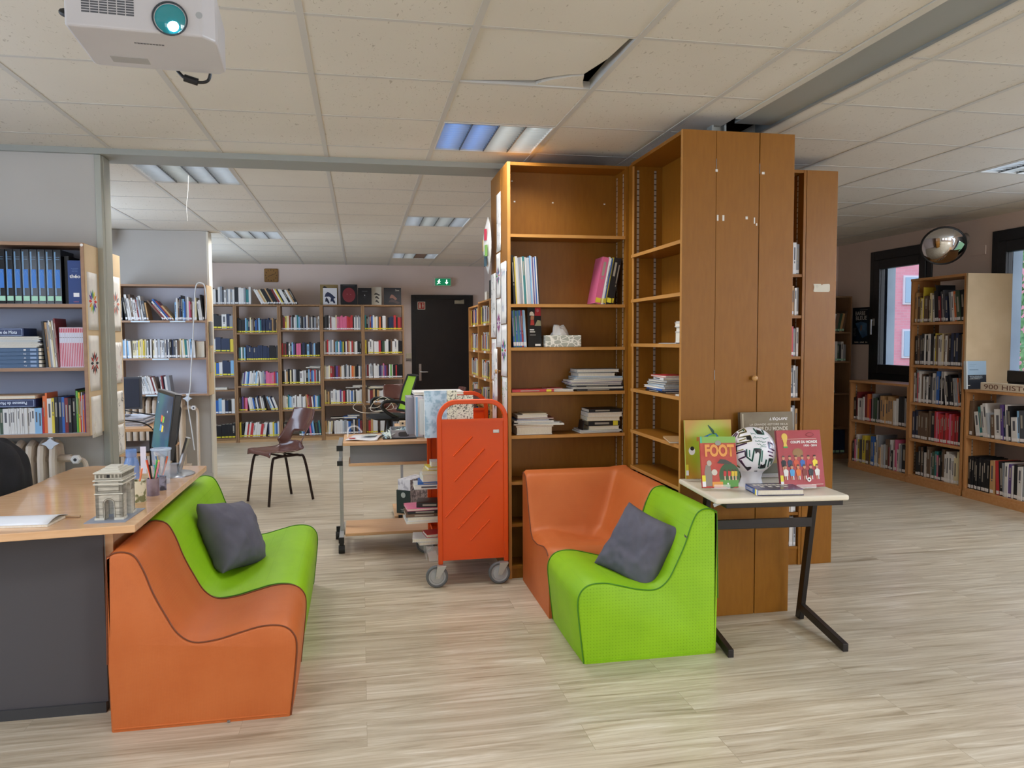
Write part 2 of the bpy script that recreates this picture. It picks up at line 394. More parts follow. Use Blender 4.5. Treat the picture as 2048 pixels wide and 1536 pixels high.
# ------------------------------------------------------------------ ceiling lights
M_lout = mat('louvre_white', '#d8dcde', .28, .5)
M_troff = mat('reflector', '#e8ebee', .25, .6)
def luminaire(x, y, label, cols, watts, strips=(1, 1, 1, 1)):
    r = thing('ceiling_light', label, 'ceiling light', (x+.3, y+.3, 2.5), 0, None)
    MB().box(x+.012, x+.588, y+.012, y+.022, 2.499, 2.56).box(x+.012, x+.588, y+.578, y+.588, 2.499, 2.56).box(x+.012, x+.02, y+.022, y+.578, 2.499, 2.56).box(x+.58, x+.588, y+.022, y+.578, 2.499, 2.56)\
        .obj('light_frame', mat('light_frame', '#d9d9d6', .4), r)
    MB().box(x+.012, x+.588, y+.012, y+.588, 2.60, 2.61).box(x+.012, x+.014, y+.012, y+.588, 2.545, 2.6).box(x+.586, x+.588, y+.012, y+.588, 2.545, 2.6).obj('housing', M_white, r)
    for k in range(4):
        a = x+.02+.14*k
        mb = MB()
        for q in range(13):
            yy = y+.045+.0425*q
            mb.box(a+.004, a+.136, yy-.001, yy+.001, 2.502, 2.532)
        mb.grid(lambda u, v: (a+.004+.132*u, y+.022+.556*v, 2.535+.05*math.sin(PI*u)), 8, 1)
        mb.obj('louvre', M_lout, r, smooth=True) if strips[k] else MB().box(a, a+.14, y+.022, y+.578, 2.505, 2.51).obj('blank_cover', mat('brown_cover', '#8a7468', .6), r)
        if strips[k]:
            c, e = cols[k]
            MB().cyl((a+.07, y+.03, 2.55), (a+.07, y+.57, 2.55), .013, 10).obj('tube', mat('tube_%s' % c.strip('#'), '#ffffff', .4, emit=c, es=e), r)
    for k in (1, 2, 3):
        a = x+.02+.14*k; MB().box(a-.0022, a+.0022, y+.02, y+.58, 2.499, 2.55).obj('divider', mat('divider_dark', '#5b6062', .3, .5), r)
    l = bpy.data.lights.new('lamp', 'AREA'); l.shape = 'SQUARE'; l.size = .54; l.energy = watts; l.color = (1, .975, .95)
    o = bpy.data.objects.new('lamp', l); C.objects.link(o); o.parent = r; o.location = (0, 0, -.0015); l.spread = math.radians(142)
W1 = ('#f1f4f0', 2.6); W2 = ('#e9f2ff', 2.8); BLUE_REFL = ('#4f9dff', 3.2)  # blue tube emission stands in for a blue screen reflected in the louvres
luminaire(LIGHTS[0][0], LIGHTS[0][1], 'square louvred ceiling light beside the tall bookcase, its left half tinted as a blue reflection', (BLUE_REFL, BLUE_REFL, W1, W1), 11)
luminaire(LIGHTS[1][0], LIGHTS[1][1], 'louvred ceiling light just behind the grey beam at left', (W2, W1, W2, W2), 10)
luminaire(LIGHTS[2][0], LIGHTS[2][1], 'louvred ceiling light beside the white partition wall, farther back', (W2, W1, W2, W2), 10)
luminaire(LIGHTS[3][0], LIGHTS[3][1], 'louvred ceiling light in the middle of the far room ceiling', (W2, W1, W1, W2), 10)
luminaire(LIGHTS[4][0], LIGHTS[4][1], 'louvred ceiling light nearest the black door with one brown blank panel', (W2, W1, W1, W2), 9, (1, 1, 0, 1))
luminaire(LIGHTS[5][0], LIGHTS[5][1], 'louvred ceiling light cut by the right edge of the view', (W2, W1, W1, W2), 10)

# added ceiling lights on the same grid, unseen behind the camera, for more overhead light
for lx, ly, nm_ in ((.416, .364, 'nearest the projector, out of view'), (2.83, .364, 'right of the beam'), (-1.983, .964, 'by the left windows')):
    luminaire(lx, ly, 'added louvred ceiling light behind the viewpoint, '+nm_, (W2, W1, W1, W2), 15)
    bpy.context.view_layer.update()
# ------------------------------------------------------------------ projector
M_proj = mottled('projector_shell', '#c9c8cc', '#c2c1c6', 3, .35)
pr = thing('projector', 'white ceiling projector with its lens lit cyan', 'projector', (-.474, 1.923, 2.10), math.radians(4))
# local: x right, y back, z up ; front at y=0, width .315, depth .238, height .115
mb = MB()
pw = .157
prof = [(-pw, 0), (pw-.03, 0), (pw-.004, .03), (pw, .05), (pw, .24), (pw-.015, .262), (-pw+.01, .262), (-pw, .25)]
mb.prism(prof, .004, .115); mb.obj('body', M_proj, pr, bevel=.006, world=False, seg=3)
mb = MB()
for k in range(13):
    for c in range(6):
        x0 = -.122+c*.0182; z0 = .036+k*.0056
        mb.box(x0, x0+.0160, -.0008, .001, z0, z0+.0034)
mb.obj('vent', mat('vent_dark', '#55585e', .5), pr, world=False)
LM = frame((.060, 0, .038), (1, 0, 0), (0, 0, 1), (0, -1, 0))
MB().lathe([(.038, .0), (.038, .004), (.035, .004), (.034, -.004)], 32, 0, LM).obj('lens_ring', mat('lens_ring', '#3a3f45', .4), pr, smooth=True, world=False)
m = mat('lens_cyan', '#0e5560', .05, coat=1); m.node_tree.nodes['Principled BSDF'].inputs['Emission Color'].default_value = (.02, .26, .28, 1); B(m).inputs['Emission Strength'].default_value = .32
MB().lathe([(.0345, -.001), (.025, .004), (.014, .0065), (.0001, .008)], 32, 0, LM).obj('lens', m, pr, smooth=True, world=False)
lens_hot = MB(); LH = frame((.067, -.0062, .020), (1, 0, 0), (0, 0, 1), (0, -1, 0)); lens_hot.lathe([(.012, 0), (.008, .003), (.0001, .004)], 20, 0, LH)
lens_hot.obj('lens_light', mat('lens_light', '#ffffff', .3, emit='#a8f4ff', es=14), pr, smooth=True, world=False)
MB().lathe([(.0075, 0), (.0075, .001), (.0001, .001)], 20, 0, frame((.122, 0, .052), (1, 0, 0), (0, 0, 1), (0, -1, 0))).obj('sensor', mat('sensor', '#a5a9ad', .3), pr, world=False)
MB().box(-.105, -.02, .18, .222, .0032, .0042).obj('rating_label', mat('label_grey', '#a7a6a6', .6), pr, world=False)
mb = MB(); [mb.box(-.03+.0066*q_, -.0247+.0066*q_, .073, .078+.001*(q_ % 2), .0032, .0042) for q_ in range(10)]; mb.obj('brand_print', mat('print_grey', '#6a6a70', .5), pr, world=False)
MB().box(-.045, .045, .06, .15, .115, .135).cyl((0, .1, .13), (0, .1, .41), .018).obj('ceiling_mount', mat('mount_grey', '#7e8084', .4, .5), pr, world=False, bevel=.002)
mb = MB(); mb.tube(spline([(.018, .255, .05), (.03, .285, .02), (.052, .285, -.004), (.08, .285, -.012), (.108, .285, -.006), (.117, .275, .025), (.114, .255, .05)], 6), .0042, 8)
mb.cyl((.05, .285, -.003), (.083, .285, -.012), .0095, 14); mb.obj('cable', M_black, pr, smooth=True, world=False)
MB().tube(spline([(-.15, .12, .06), (-.185, .12, .072), (-.19, .13, .08), (-.16, .15, .085)], 5), .008, 10).obj('plug', M_black, pr, smooth=True, world=False)

# ------------------------------------------------------------------ foam seats
def fabric(name, c1, c2, dots=False, scale=5):
    m = mottled(name, c1, c2, scale, .55, 4, (1, 1, 1), .35, .65)
    v = N(m, 'TexVoronoi'); v.inputs['Randomness'].default_value = .0; v.inputs['Scale'].default_value = 70 if dots else 190
    L(m, coords(m), v.inputs[0])
    f = ramp(m, v.outputs['Distance'], [(.14, (0, 0, 0)), (.24, (1, 1, 1))])
    nz = N(m, 'TexNoise'); nz.inputs['Scale'].default_value = 5; nz.inputs['Detail'].default_value = 2; L(m, coords(m), nz.inputs[0])
    if dots:
        src = B(m).inputs['Base Color'].links[0].from_socket
        mx = N(m, 'Mix', data_type='RGBA', blend_type='MULTIPLY'); mx.inputs[0].default_value = .16
        L(m, src, mx.inputs[6]); L(m, f, mx.inputs[7]); L(m, mx.outputs[2], B(m).inputs['Base Color'])
    b1 = N(m, 'Bump'); b1.inputs['Distance'].default_value = .02; b1.inputs['Strength'].default_value = .18; L(m, nz.outputs[0], b1.inputs['Height'])
    b2 = N(m, 'Bump'); b2.inputs['Distance'].default_value = .0008; b2.inputs['Strength'].default_value = .6; L(m, f, b2.inputs['Height']); L(m, b1.outputs[0], b2.inputs['Normal'])
    L(m, b2.outputs[0], B(m).inputs['Normal']); return m
M_fo = fabric('orange_vinyl', '#ba6029', '#c16831'); M_fg = fabric('green_vinyl', '#84b606', '#8cbe0a', True)
M_po = mat('orange_piping', '#6f3a20', .6); M_pg = mat('green_piping', '#3f7a14', .6)
PROF = [(0, 0), (-.004, .25), (.004, .60), (.012, .642), (.05, .655), (.094, .640), (.125, .585), (.155, .50), (.195, .415), (.235, .345), (.29, .308), (.37, .312), (.45, .332), (.53, .35), (.60, .346), (.64, .315), (.652, .26), (.64, .13), (.625, 0)]
def seat_obj(name, label, x, y, D, mirror, cloth, piping, nm='foam_chair', sx_=1.0):
    """profile in x-z, extruded in +y; mirror flips x (back on the right)"""
    r = thing(nm, label, 'seat', (x, y, 0))
    top = [Vector((p[0], 0, p[1])) for p in PROF]
    P = [Vector((0, 0, 0))]+spline(top[1:-1], 5)+[top[-1]]
    if mirror: P = [Vector((.64-p.x, 0, p.z)) for p in P][::-1]
    P = [Vector((p.x*sx_, 0, p.z)) for p in P]
    n = len(P); cen = []
    def inset(d):
        out = []
        for i in range(n):
            a, b_ = P[i-1], P[(i+1) % n]; t = (b_-a).normalized(); nn = Vector((t.z, 0, -t.x))
            out.append(P[i]+nn*d if i not in (0, n-1) else P[i]+Vector((d if i == 0 else -d, 0, 0)))
        return out
    rings = [(0.0, .010), (.003, .004), (.010, 0), (D*.33, -.003), (D*.66, -.003), (D-.01, 0), (D-.003, .004), (D, .010)]
    mb = MB(); vs = []
    for yy, d in rings: vs += [(q.x, yy, max(q.z, 0)) for q in inset(d)]
    fs = []
    for k in range(len(rings)-1): fs += [(k*n+i, (k+1)*n+i, (k+1)*n+(i+1) % n, k*n+(i+1) % n) for i in range(n)]
    fs += [tuple(range(n)), tuple(range(len(vs)-1, len(vs)-n-1, -1))]
    mb.add(vs, fs); 
    o = mb.obj('cushion_body', cloth, r, smooth=True, world=False, angle=50)
    for yy in (.004, D-.004):
        q = inset(-.001)
        MB().tube([(p.x, yy, max(p.z, .003)) for p in (q[1:] if not mirror else q[:-1])], .0028, 6).obj('piping', piping, r, smooth=True, world=False)
    MB().tube([(P[0].x+.012, .0, .012), (P[-1].x-.012, .0, .012)], .003, 6).obj('hem', cloth, r, smooth=True, world=False)
    return r
s1 = seat_obj('s', 'orange foam seat in the left foreground, its side facing the camera', -.905, 2.95, .50, False, M_fo, M_po)
MB().box(-.505, -.495, 2.94, 2.944, .002, .010).obj('zip_pull', M_steel, s1)
s2 = seat_obj('s', 'lime green foam bench against the desk behind the orange seat', -.915, 3.458, 1.10, False, M_fg, M_pg, 'foam_bench')
s3 = seat_obj('s', 'lime green foam seat at right with dotted side towards the camera', .912, 3.175, .555, True, M_fg, M_pg, sx_=.985)
MB().add([(1.385, 3.172, .535), (1.40, 3.172, .53), (1.382, 3.172, .55)], [(0, 1, 2)]).obj('tear', M_dark, s3)
MB().add([(1.525, 3.178, .66), (1.56, 3.172, .675), (1.55, 3.19, .685), (1.53, 3.2, .67)], [(0, 1, 2, 3)]).obj('loose_tag', M_paper, s3)
# corner unit
def pz(s):
    s = max(0, min(.64, s)); T = [(p[0], p[1]) for p in PROF[4:16]]
    T = [(0, .645), (.03, .655)]+T[1:]
    for (a, za), (b_, zb) in zip(T[:-1], T[1:]):
        if a <= s <= b_:
            t = (s-a)/(b_-a); t = t*t*(3-2*t)*.3+t*.7; return za+(zb-za)*t
    return T[-1][1] if s > T[-1][0] else T[0][1]
cu = thing('corner_sofa', 'orange foam corner seat with wrinkled back against the tall bookcase', 'seat', (.91, 3.745, 0))
cw, cd, n = .635, .645, 44
mb = MB()
def cz(x, y):
    a, c = pz(cw-x), pz(cd-y)
    k = .03; h_ = max(0, 1-abs(a-c)/k/2); z = max(a, c)+k*h_*h_*.25
    if x > .3 and y > .3: z += .004*math.sin((x-y)*40)*math.exp(-((x-.38)**2+(y-.4)**2)/.01)
    e = .02
    for dd in (x, y, cw-x, cd-y):
        if dd < e: z -= e*.6-math.sqrt(max(0, e*e-(e-dd)**2))*.6
    return z
mb.grid(lambda u, v: (cw*u, cd*v, cz(cw*u, cd*v)), n, n)
for fn in (lambda u, v: (cw*u, 0, v*cz(cw*u, 0)), lambda u, v: (0, cd*(1-u), v*cz(0, cd*(1-u))), lambda u, v: (cw, cd*u, v*cz(cw, cd*u)), lambda u, v: (cw*(1-u), cd, v*cz(cw*(1-u), cd))): mb.grid(fn, n, 4)
mb.obj('cushion_body', M_fo, cu, smooth=True, world=False, angle=60)
MB().tube([(-.001, cd*t/40, cz(0, cd*t/40)) for t in range(1, 41)], .003, 6).obj('piping', M_po, cu, smooth=True, world=False)
MB().tube([(cw*t/40, -.001, cz(cw*t/40, 0)) for t in range(1, 41)], .003, 6).obj('piping', M_po, cu, smooth=True, world=False)

# ------------------------------------------------------------------ cushions
M_cush = mottled('grey_suede', '#504f5c', '#5f5e6b', 7, .8, 5, lo=.3, hi=.7)
def cushion(label, M, w_=.37, h_=.36, t_=.075, seed=1):
    mb = MB(); n = 26
    def fn(side):
        def f(u, v):
            a, c = u*2-1, v*2-1
            k = (1-abs(a)**2.4)*(1-abs(c)**2.4); k = max(0, k)**.48
            ex = 1-.10*(1-a*a)**1 * (abs(c)**3) ; ey = 1-.10*(1-c*c)*(abs(a)**3)
            wr = mnoise.noise(Vector((a*2.1+seed, c*2.1, seed)))*.016+mnoise.noise(Vector((a*6+c*3, c*4-a*2, seed+side)))*.011+abs(mnoise.noise(Vector((a*3-c*2, c*5+a*3, seed+5))))*.010
            wr *= min(1, k*2)
            return (a*w_/2*ey, c*h_/2*ex, side*(k*t_+wr*1.0))
        return f
    mb.grid(fn(1), n, n); g = MB().grid(fn(-1), n, n); mb.add(g.v, [f[::-1] for f in g.f])
    o = mb.obj('cushion', M_cush, None, smooth=True, M=M, angle=180, sub=1)
    bmx = bmesh.new(); bmx.from_mesh(o.data); bmesh.ops.remove_doubles(bmx, verts=bmx.verts, dist=.0008); bmx.to_mesh(o.data); bmx.free()
    tag(o, label, 'cushion'); return o
# left: leaning on the green back
nrm = Vector((.84, -.30, .45)).normalized(); up_ = Vector((-.42, .0, 1)); up_ = (up_-nrm*up_.dot(nrm)).normalized(); xx = up_.cross(nrm)
Mx = Matrix((xx, up_, nrm)).transposed().to_4x4() @ Matrix.Rotation(math.radians(-18), 4, 'Z'); Mx.translation = (-.625, 3.92, .465)
cushion('grey suede cushion leaning on the left green bench', Mx, .38, .36, .095, 3)
nrm = Vector((-.62, -.60, .50)).normalized(); up_ = Vector((.3, .1, 1)); up_ = (up_-nrm*up_.dot(nrm)).normalized(); xx = up_.cross(nrm)
Mx = Matrix((xx, up_, nrm)).transposed().to_4x4() @ Matrix.Rotation(math.radians(-10), 4, 'Z'); Mx.translation = (1.262, 3.41, .435)
cushion('grey suede cushion tilted on the right green seat', Mx, .34, .35, .07, 8)

# ------------------------------------------------------------------ desk
dk = thing('desk', 'large beech desk with wavy edge and dark grey front panel', 'desk', (-1.2, 3.6, 0))
edge = [(-.817, 3.005), (-.821, 4.37), (-.83, 4.60), (-1.46, 4.56)]+[tuple(p[:2]) for p in spline([(-1.50, 4.45, 0), (-1.515, 4.2, 0), (-1.51, 4.0, 0), (-1.53, 3.75, 0), (-1.60, 3.5, 0), (-1.75, 3.3, 0), (-1.95, 3.2, 0), (-2.4, 3.18, 0)], 5)]+[(-2.4, 2.91), (-1.24, 2.955)]
edge = [(-.817, 3.005), (-.821, 4.37), (-1.42, 4.50)]+edge[4:]
MB().prism(edge, .712, .74).obj('desktop', M_beech, dk, bevel=.003)
MB().box(-2.3, -.965, 3.13, 3.148, .04, .712).obj('front_panel', mat('panel_darkgrey', '#4c4a4e', .55), dk)
MB().box(-.963, -.935, 3.15, 3.9, .02, .712).obj('side_panel', M_beech, dk)
MB().box(-2.3, -.97, 3.12, 3.16, .0, .04).obj('foot_rail', M_dark, dk)

# ------------------------------------------------------------------ small table at right
tb = thing('side_table', 'small school table with cream top and black angled legs', 'table', (1.83, 3.32, 0))
ca, sa = math.cos(math.radians(-4.5)), math.sin(math.radians(-4.5))
def tl(x, y): return (1.495+ca*x-sa*y, 3.10+sa*x+ca*y)
TT = Matrix.Translation((1.495, 3.10, 0)) @ Matrix.Rotation(math.radians(-4.5), 4, 'Z')
MB().box(0, .612, 0, .495, .690, .715, M=TT).obj('tabletop', mottled('cream_laminate', '#e3dccb', '#ddd5c3', 5, .3), tb, bevel=.008, seg=3)
M_tl = mat('table_leg_black', '#1e1817', .35)
mb = MB(); mb.box(.06, .60, .03, .055, .664, .689, M=TT); mb.box(.06, .60, .44, .465, .664, .689, M=TT); mb.box(.06, .09, .055, .44, .664, .689, M=TT); mb.box(.57, .60, .055, .44, .664, .689, M=TT)
mb.obj('frame', M_tl, tb, bevel=.002)
for xx_, nm in ((.085, 'l'), (.62, 'r')):
    mb = MB()
    xo = xx_
    pl = [(.30, .68), (.345, .68), (.475, .0), (.43, .0)]
    vs = []; 
    for x_ in (xo-.012, xo+.012): vs += [(x_, y_, z_) for y_, z_ in pl]
    mb.add(vs, [(0, 1, 2, 3), (7, 6, 5, 4), (0, 4, 5, 1), (1, 5, 6, 2), (2, 6, 7, 3), (3, 7, 4, 0)], 0, TT)
    mb.obj('leg', M_tl, tb, bevel=.002)
    vs = [(x_, y_, z_) for x_ in (xo-.013, xo+.013) for y_, z_ in ((.44, .045), (.44, .085), (.02, .036), (.02, .0))]
    MB().add(vs, [(0, 1, 2, 3), (7, 6, 5, 4), (0, 4, 5, 1), (1, 5, 6, 2), (2, 6, 7, 3), (3, 7, 4, 0)], 0, TT).obj('foot', M_tl, tb, bevel=.002)
MB().box(.09, .61, .325, .345, .495, .54, M=TT).obj('stretcher', M_tl, tb, bevel=.002)

# ------------------------------------------------------------------ book cart
ct = thing('book_cart', 'bright orange metal book cart with embossed end panel and grey casters', 'cart', (.60, 4.72, 0))
def cart_end(y, sgn):
    x0, x1 = .428, .808; zt = 1.055; rr = .10
    pts = [(x0, y, .125), (x0, y, zt-rr)]+[(x0+rr-rr*math.cos(a), y, zt-rr+rr*math.sin(a)) for a in [PI/2*k/7 for k in range(1, 8)]]
    pts += [(x1-rr+rr*math.sin(a), y, zt-rr+rr*math.cos(a)) for a in [PI/2*k/7 for k in range(0, 8)]]+[(x1, y, .125)]
    vs = []; fs = []; w2, d2 = .0135, .012; n = len(pts)
    for i, p in enumerate(pts):
        a = Vector(pts[max(i-1, 0)]); b_ = Vector(pts[min(i+1, n-1)]); t = (b_-a).normalized(); nn = Vector((-t.z, 0, t.x)); P = Vector(p)
        vs += [P+nn*w2+Vector((0, -d2, 0)), P-nn*w2+Vector((0, -d2, 0)), P-nn*w2+Vector((0, d2, 0)), P+nn*w2+Vector((0, d2, 0))]
    for i in range(n-1): fs += [(i*4+k, i*4+(k+1) % 4, i*4+4+(k+1) % 4, i*4+4+k) for k in range(4)]
    fs += [(3, 2, 1, 0), ((n-1)*4, (n-1)*4+1, (n-1)*4+2, (n-1)*4+3)]
    fr = MB().add(vs, fs).obj('end_frame', M_orange, ct, smooth=True, bevel=.004)
    p = MB().box(x0+.012, x1-.012, y-.003, y+.003, .145, .95); p.box(x0+.012, x1-.012, y-.010, y-.003, .94, .957)
    if sgn:
        cx, cz0 = (x0+x1)/2, .55
        for (a, b_, c, d_) in ((.505, .745, .615, .855), (.51, .60, .685, .785), (.457, .395, .762, .715), (.53, .325, .71, .51), (.60, .255, .712, .37)):
            p.tube([(a, y-.003, b_), (c, y-.003, d_)], .0062, 8)
    p.obj('end_panel', M_orange, ct, smooth=True)
    return fr
cart_end(4.38, 1); cart_end(5.08, 0)
MB().box(.735, .772, 4.370, 4.3775, .872, .892).obj('badge', mat('badge_silver', '#c9c8c6', .3, .4), ct, bevel=.006)
for z0 in (.83, .50, .155):
    mb = MB()
    for (xa, xb, sl) in ((.43, .615, 1), (.62, .805, -1)):
        za, zb = (z0+.03, z0) if sl > 0 else (z0, z0+.03)
        vs = [(xa, 4.39, za), (xb, 4.39, zb), (xb, 5.07, zb), (xa, 5.07, za), (xa, 4.39, za+.004), (xb, 4.39, zb+.004), (xb, 5.07, zb+.004), (xa, 5.07, za+.004)]
        mb.add(vs, [(3, 2, 1, 0), (4, 5, 6, 7), (0, 1, 5, 4), (1, 2, 6, 5), (2, 3, 7, 6), (3, 0, 4, 7)])
        xe = xa if sl > 0 else xb; mb.box(xe-.002, xe+.002, 4.39, 5.07, z0+.03, z0+.05)
    mb.obj('shelf', M_orange, ct)
M_tyre = mat('tyre_grey', '#5d6064', .6); M_rim = mat('rim_grey', '#a3a6aa', .4)
for (x, y) in ((.405, 4.36), (.765, 4.36), (.40, 5.10), (.80, 5.10)):
    fk = MB()
    vsx = [(x+.0, y), ]
    for dy in (-.022, .022):
        fk.prism([(x-.012, .055), (x+.012, .055), (x+.05, .12), (x+.0, .125)], y+dy-.0015, y+dy+.0015, 0, Matrix(((1, 0, 0, 0), (0, 0, 1, 0), (0, 1, 0, 0), (0, 0, 0, 1))))
    fk.box(x, x+.05, y-.024, y+.024, .119, .126); fk.cyl((x, y-.026, .063), (x, y+.026, .063), .006)
    c = fk.obj('caster', mat('caster_zinc', '#b3b4b0', .35, .7), ct, bevel=.001)
    Mw = frame((x, y, .063), (1, 0, 0), (0, 0, 1), (0, -1, 0))
    MB().lathe([(.049, -.012), (.058, -.013), (.063, -.008), (.063, .008), (.058, .013), (.049, .012)], 32, 0, Mw).obj('tyre', M_tyre, c, smooth=True)
    MB().lathe([(.049, .012), (.047, .007), (.040, .006), (.037, .010), (.012, .012), (.0001, .013)], 32, 0, Mw).lathe([(.049, -.012), (.045, -.006), (.0001, -.006)], 32, 0, Mw).obj('rim', M_rim, c, smooth=True)

# ------------------------------------------------------------------ computer trolley
tr = thing('trolley_table', 'wheeled beech-top trolley table with grey metal frame behind the orange cart', 'table', (.2, 5.3, 0))
MB().box(-.125, .78, 5.125, 5.60, .722, .742).obj('tabletop', M_trolley, tr, bevel=.003)
MB().box(-.08, .74, 5.16, 5.175, .60, .722).obj('apron', mat('apron_grey', '#77777b', .5), tr)
MB().box(-.09, .78, 5.14, 5.45, .585, .603).obj('keyboard_shelf', M_trolley, tr, bevel=.002)
MB().box(-.12, .78, 5.18, 5.56, .115, .135).obj('lower_shelf', M_trolley, tr, bevel=.003)
M_tf = mat('trolley_frame_silver', '#a9abab', .35, .6)
for x in (-.145, .80):
    f = MB().box(x-.012, x+.012, 5.36, 5.40, .10, .72).box(x-.015, x+.015, 5.13, 5.60, .70, .722).box(x-.015, x+.015, 5.16, 5.62, .085, .112).box(x-.012, x+.012, 5.13, 5.40, .60, .62)
    s = f.obj('side_frame', M_tf, tr, bevel=.002)
    MB().box(x-.02, x+.02, 5.12, 5.135, .69, .725).box(x-.018, x+.018, 5.115, 5.135, .595, .625).box(x-.018, x+.018, 5.145, 5.162, .08, .116).obj('end_cap', M_black, s)
    for y in (5.20, 5.585):
        MB().cyl((x-.02-(.03 if y > 5.4 else 0), y, .027), (x+.02-(.03 if y > 5.4 else 0), y, .027), .027, 16).box(x-.015-(.03 if y > 5.4 else 0), x+.015, y-.01, y+.01, .03, .09).obj('caster', M_black, tr, smooth=True)
t2 = thing('low_trolley', 'low trolley shelf on a silver post behind the computer trolley', 'trolley', (.5, 6.2, 0))
MB().box(.235, .9, 5.97, 6.42, .042, .060).obj('lower_shelf', M_trolley, t2, bevel=.003)
MB().box(.30, .32, 6.30, 6.33, .06, .70).obj('post', M_tf, t2)
MB().box(.26, .9, 5.99, 6.45, .70, .72).obj('tabletop', M_trolley, t2, bevel=.002)
MB().box(.263, .292, 5.950, 5.972, .0, .065).obj('foot', M_black, t2)
MB().box(.263, .292, 6.38, 6.41, 0, .042).obj('foot', M_black, t2)
MB().box(.87, .9, 5.98, 6.01, 0, .042).obj('foot', M_black, t2)
MB().box(.87, .9, 6.35, 6.38, 0, .042).obj('foot', M_black, t2)
MB().box(.88, .9, 6.2, 6.23, .06, .70).obj('post', M_tf, t2)
def carton(label, z0, z1, w_, d_, m1, m2, extra):
    r = thing('carton', label, 'box', (.357, 5.985, z0), math.radians(53))
    mb = MB(); mb.box(0, d_, 0, w_, 0, z1-z0, 0)
    mb.m = [0, 0, 1, 0, 0, 0]
    mb.obj('carton_body', [m1, m2], r, world=False, bevel=.002)
    if extra:
        FM = frame((-.0012, w_*.5, .145), (0, -1, 0), (0, 0, 1), (-1, 0, 0))
        MB().lathe([(.021, 0), (.021, .001), (.0001, .001)], 24, 0, FM).obj('emblem', mat('emblem_pale', '#a9b0a8', .5), r, world=False)
        MB().box(-.0012, 0, w_*.3, w_*.7, .030, .034).box(-.0012, 0, w_*.36, w_*.64, .018, .022).obj('caption', MATS['emblem_pale'], r, world=False)
    return r
M_pat = mottled('grey_pattern', '#b9b7c0', '#77757f', 40, .6, lo=.45, hi=.55)
carton('dark green carton with round emblem on the low trolley beside the orange cart', .061, .243, .13, .25, mat('carton_green', '#20302b', .5), M_pat, True)
carton('white patterned carton resting on the dark green carton', .244, .328, .115, .24, mottled('white_pattern', '#dcdce0', '#b4b4bc', 30, .6, lo=.5, hi=.62), M_pat, False)
# ------------------------------------------------------------------ brown shell chairs
M_shell = mottled('brown_plastic', '#5c3a33', '#63413a', 5, .22, coat=.2); M_leg = mat('chair_leg_brown', '#2a1d1a', .35, .3)
def brown_chair(label, x, y, rz, z=0):
    r = thing('shell_chair', label, 'chair', (x, y, z), rz)
    V = spline([(0, -.205, .430), (0, -.185, .447), (0, -.10, .437), (0, 0, .430), (0, .08, .432), (0, .145, .458), (0, .190, .515), (0, .222, .595), (0, .252, .685), (0, .280, .765), (0, .290, .80)], 4)
    n = len(V)-1
    def wid(t):
        K = [(0, .185), (.12, .198), (.45, .203), (.55, .198), (.66, .186), (.8, .182), (.95, .172), (1, .158)]
        for (a, p), (b_, q) in zip(K[:-1], K[1:]):
            if a <= t <= b_: return p+(q-p)*(t-a)/(b_-a)
        return .16
    def fn(u, v):
        k = v*n; i = min(int(k), n-1); p = V[i].lerp(V[i+1], k-i); a = u*2-1; w_ = wid(v)
        seat = max(0, min(1, (.62-v)/.2)); up = .030*abs(a)**2.6*seat*(.3+.7*min(1, v/.3)); fo = (.035+.075*max(0, 1-abs(v-.60)/.22))*abs(a)**2.0*(1-seat)
        rc = 0
        if v < .06: up -= .022*abs(a)**3
        return (a*w_, p.y-fo, p.z+up)
    mb = MB().grid(fn, 20, 40, skip=lambda u, v: .59 < v < .70 and abs(u-.5) < .24)
    mb.obj('shell', M_shell, r, smooth=True, world=False, angle=180, solid=.006)
    for sx_ in (-1, 1):
        P = spline([(sx_*.178, -.215, .004), (sx_*.160, -.165, .36), (sx_*.155, -.12, .408), (sx_*.155, 0, .412), (sx_*.155, .10, .408), (sx_*.160, .15, .36), (sx_*.178, .215, .004)], 5)
        h_ = len(P)//2
        MB().tube(P[:h_+1], .0115, 10).obj('leg', M_leg, r, smooth=True, world=False)
        MB().tube(P[h_:], .0115, 10).obj('leg', M_leg, r, smooth=True, world=False)
    MB().tube([(-.155, -.05, .412), (.155, -.05, .412)], .009, 8).tube([(-.155, .07, .410), (.155, .07, .410)], .009, 8).obj('cross_bar', M_leg, r, smooth=True, world=False)
    return r
ch0 = brown_chair('brown plastic shell chair standing alone in the aisle', -.715, 7.05, math.radians(-54))
def chair_copy(label, x, y, z, rz):
    c = copy_tree(ch0); c.location = (x, y, z); c.rotation_euler = (0, 0, rz); c['label'] = label; return c
c_a = chair_copy('brown shell chair behind the black office chair by the far shelves', .50, 10.55, 0, math.radians(8))
c_b = chair_copy('brown shell chair seen side-on near the black door', 1.02, 9.9, 0, math.radians(-82))
c_c = chair_copy('brown shell chair nearest the pine shelves beside the black door', 1.14, 9.35, 0, math.radians(-82))

# ------------------------------------------------------------------ office chair
M_fabk = mat('seat_black', '#121214', .9)
oc = thing('office_chair', 'black office chair with lime mesh back beside the far shelves', 'office chair', (.31, 9.3, 0), math.radians(-78))
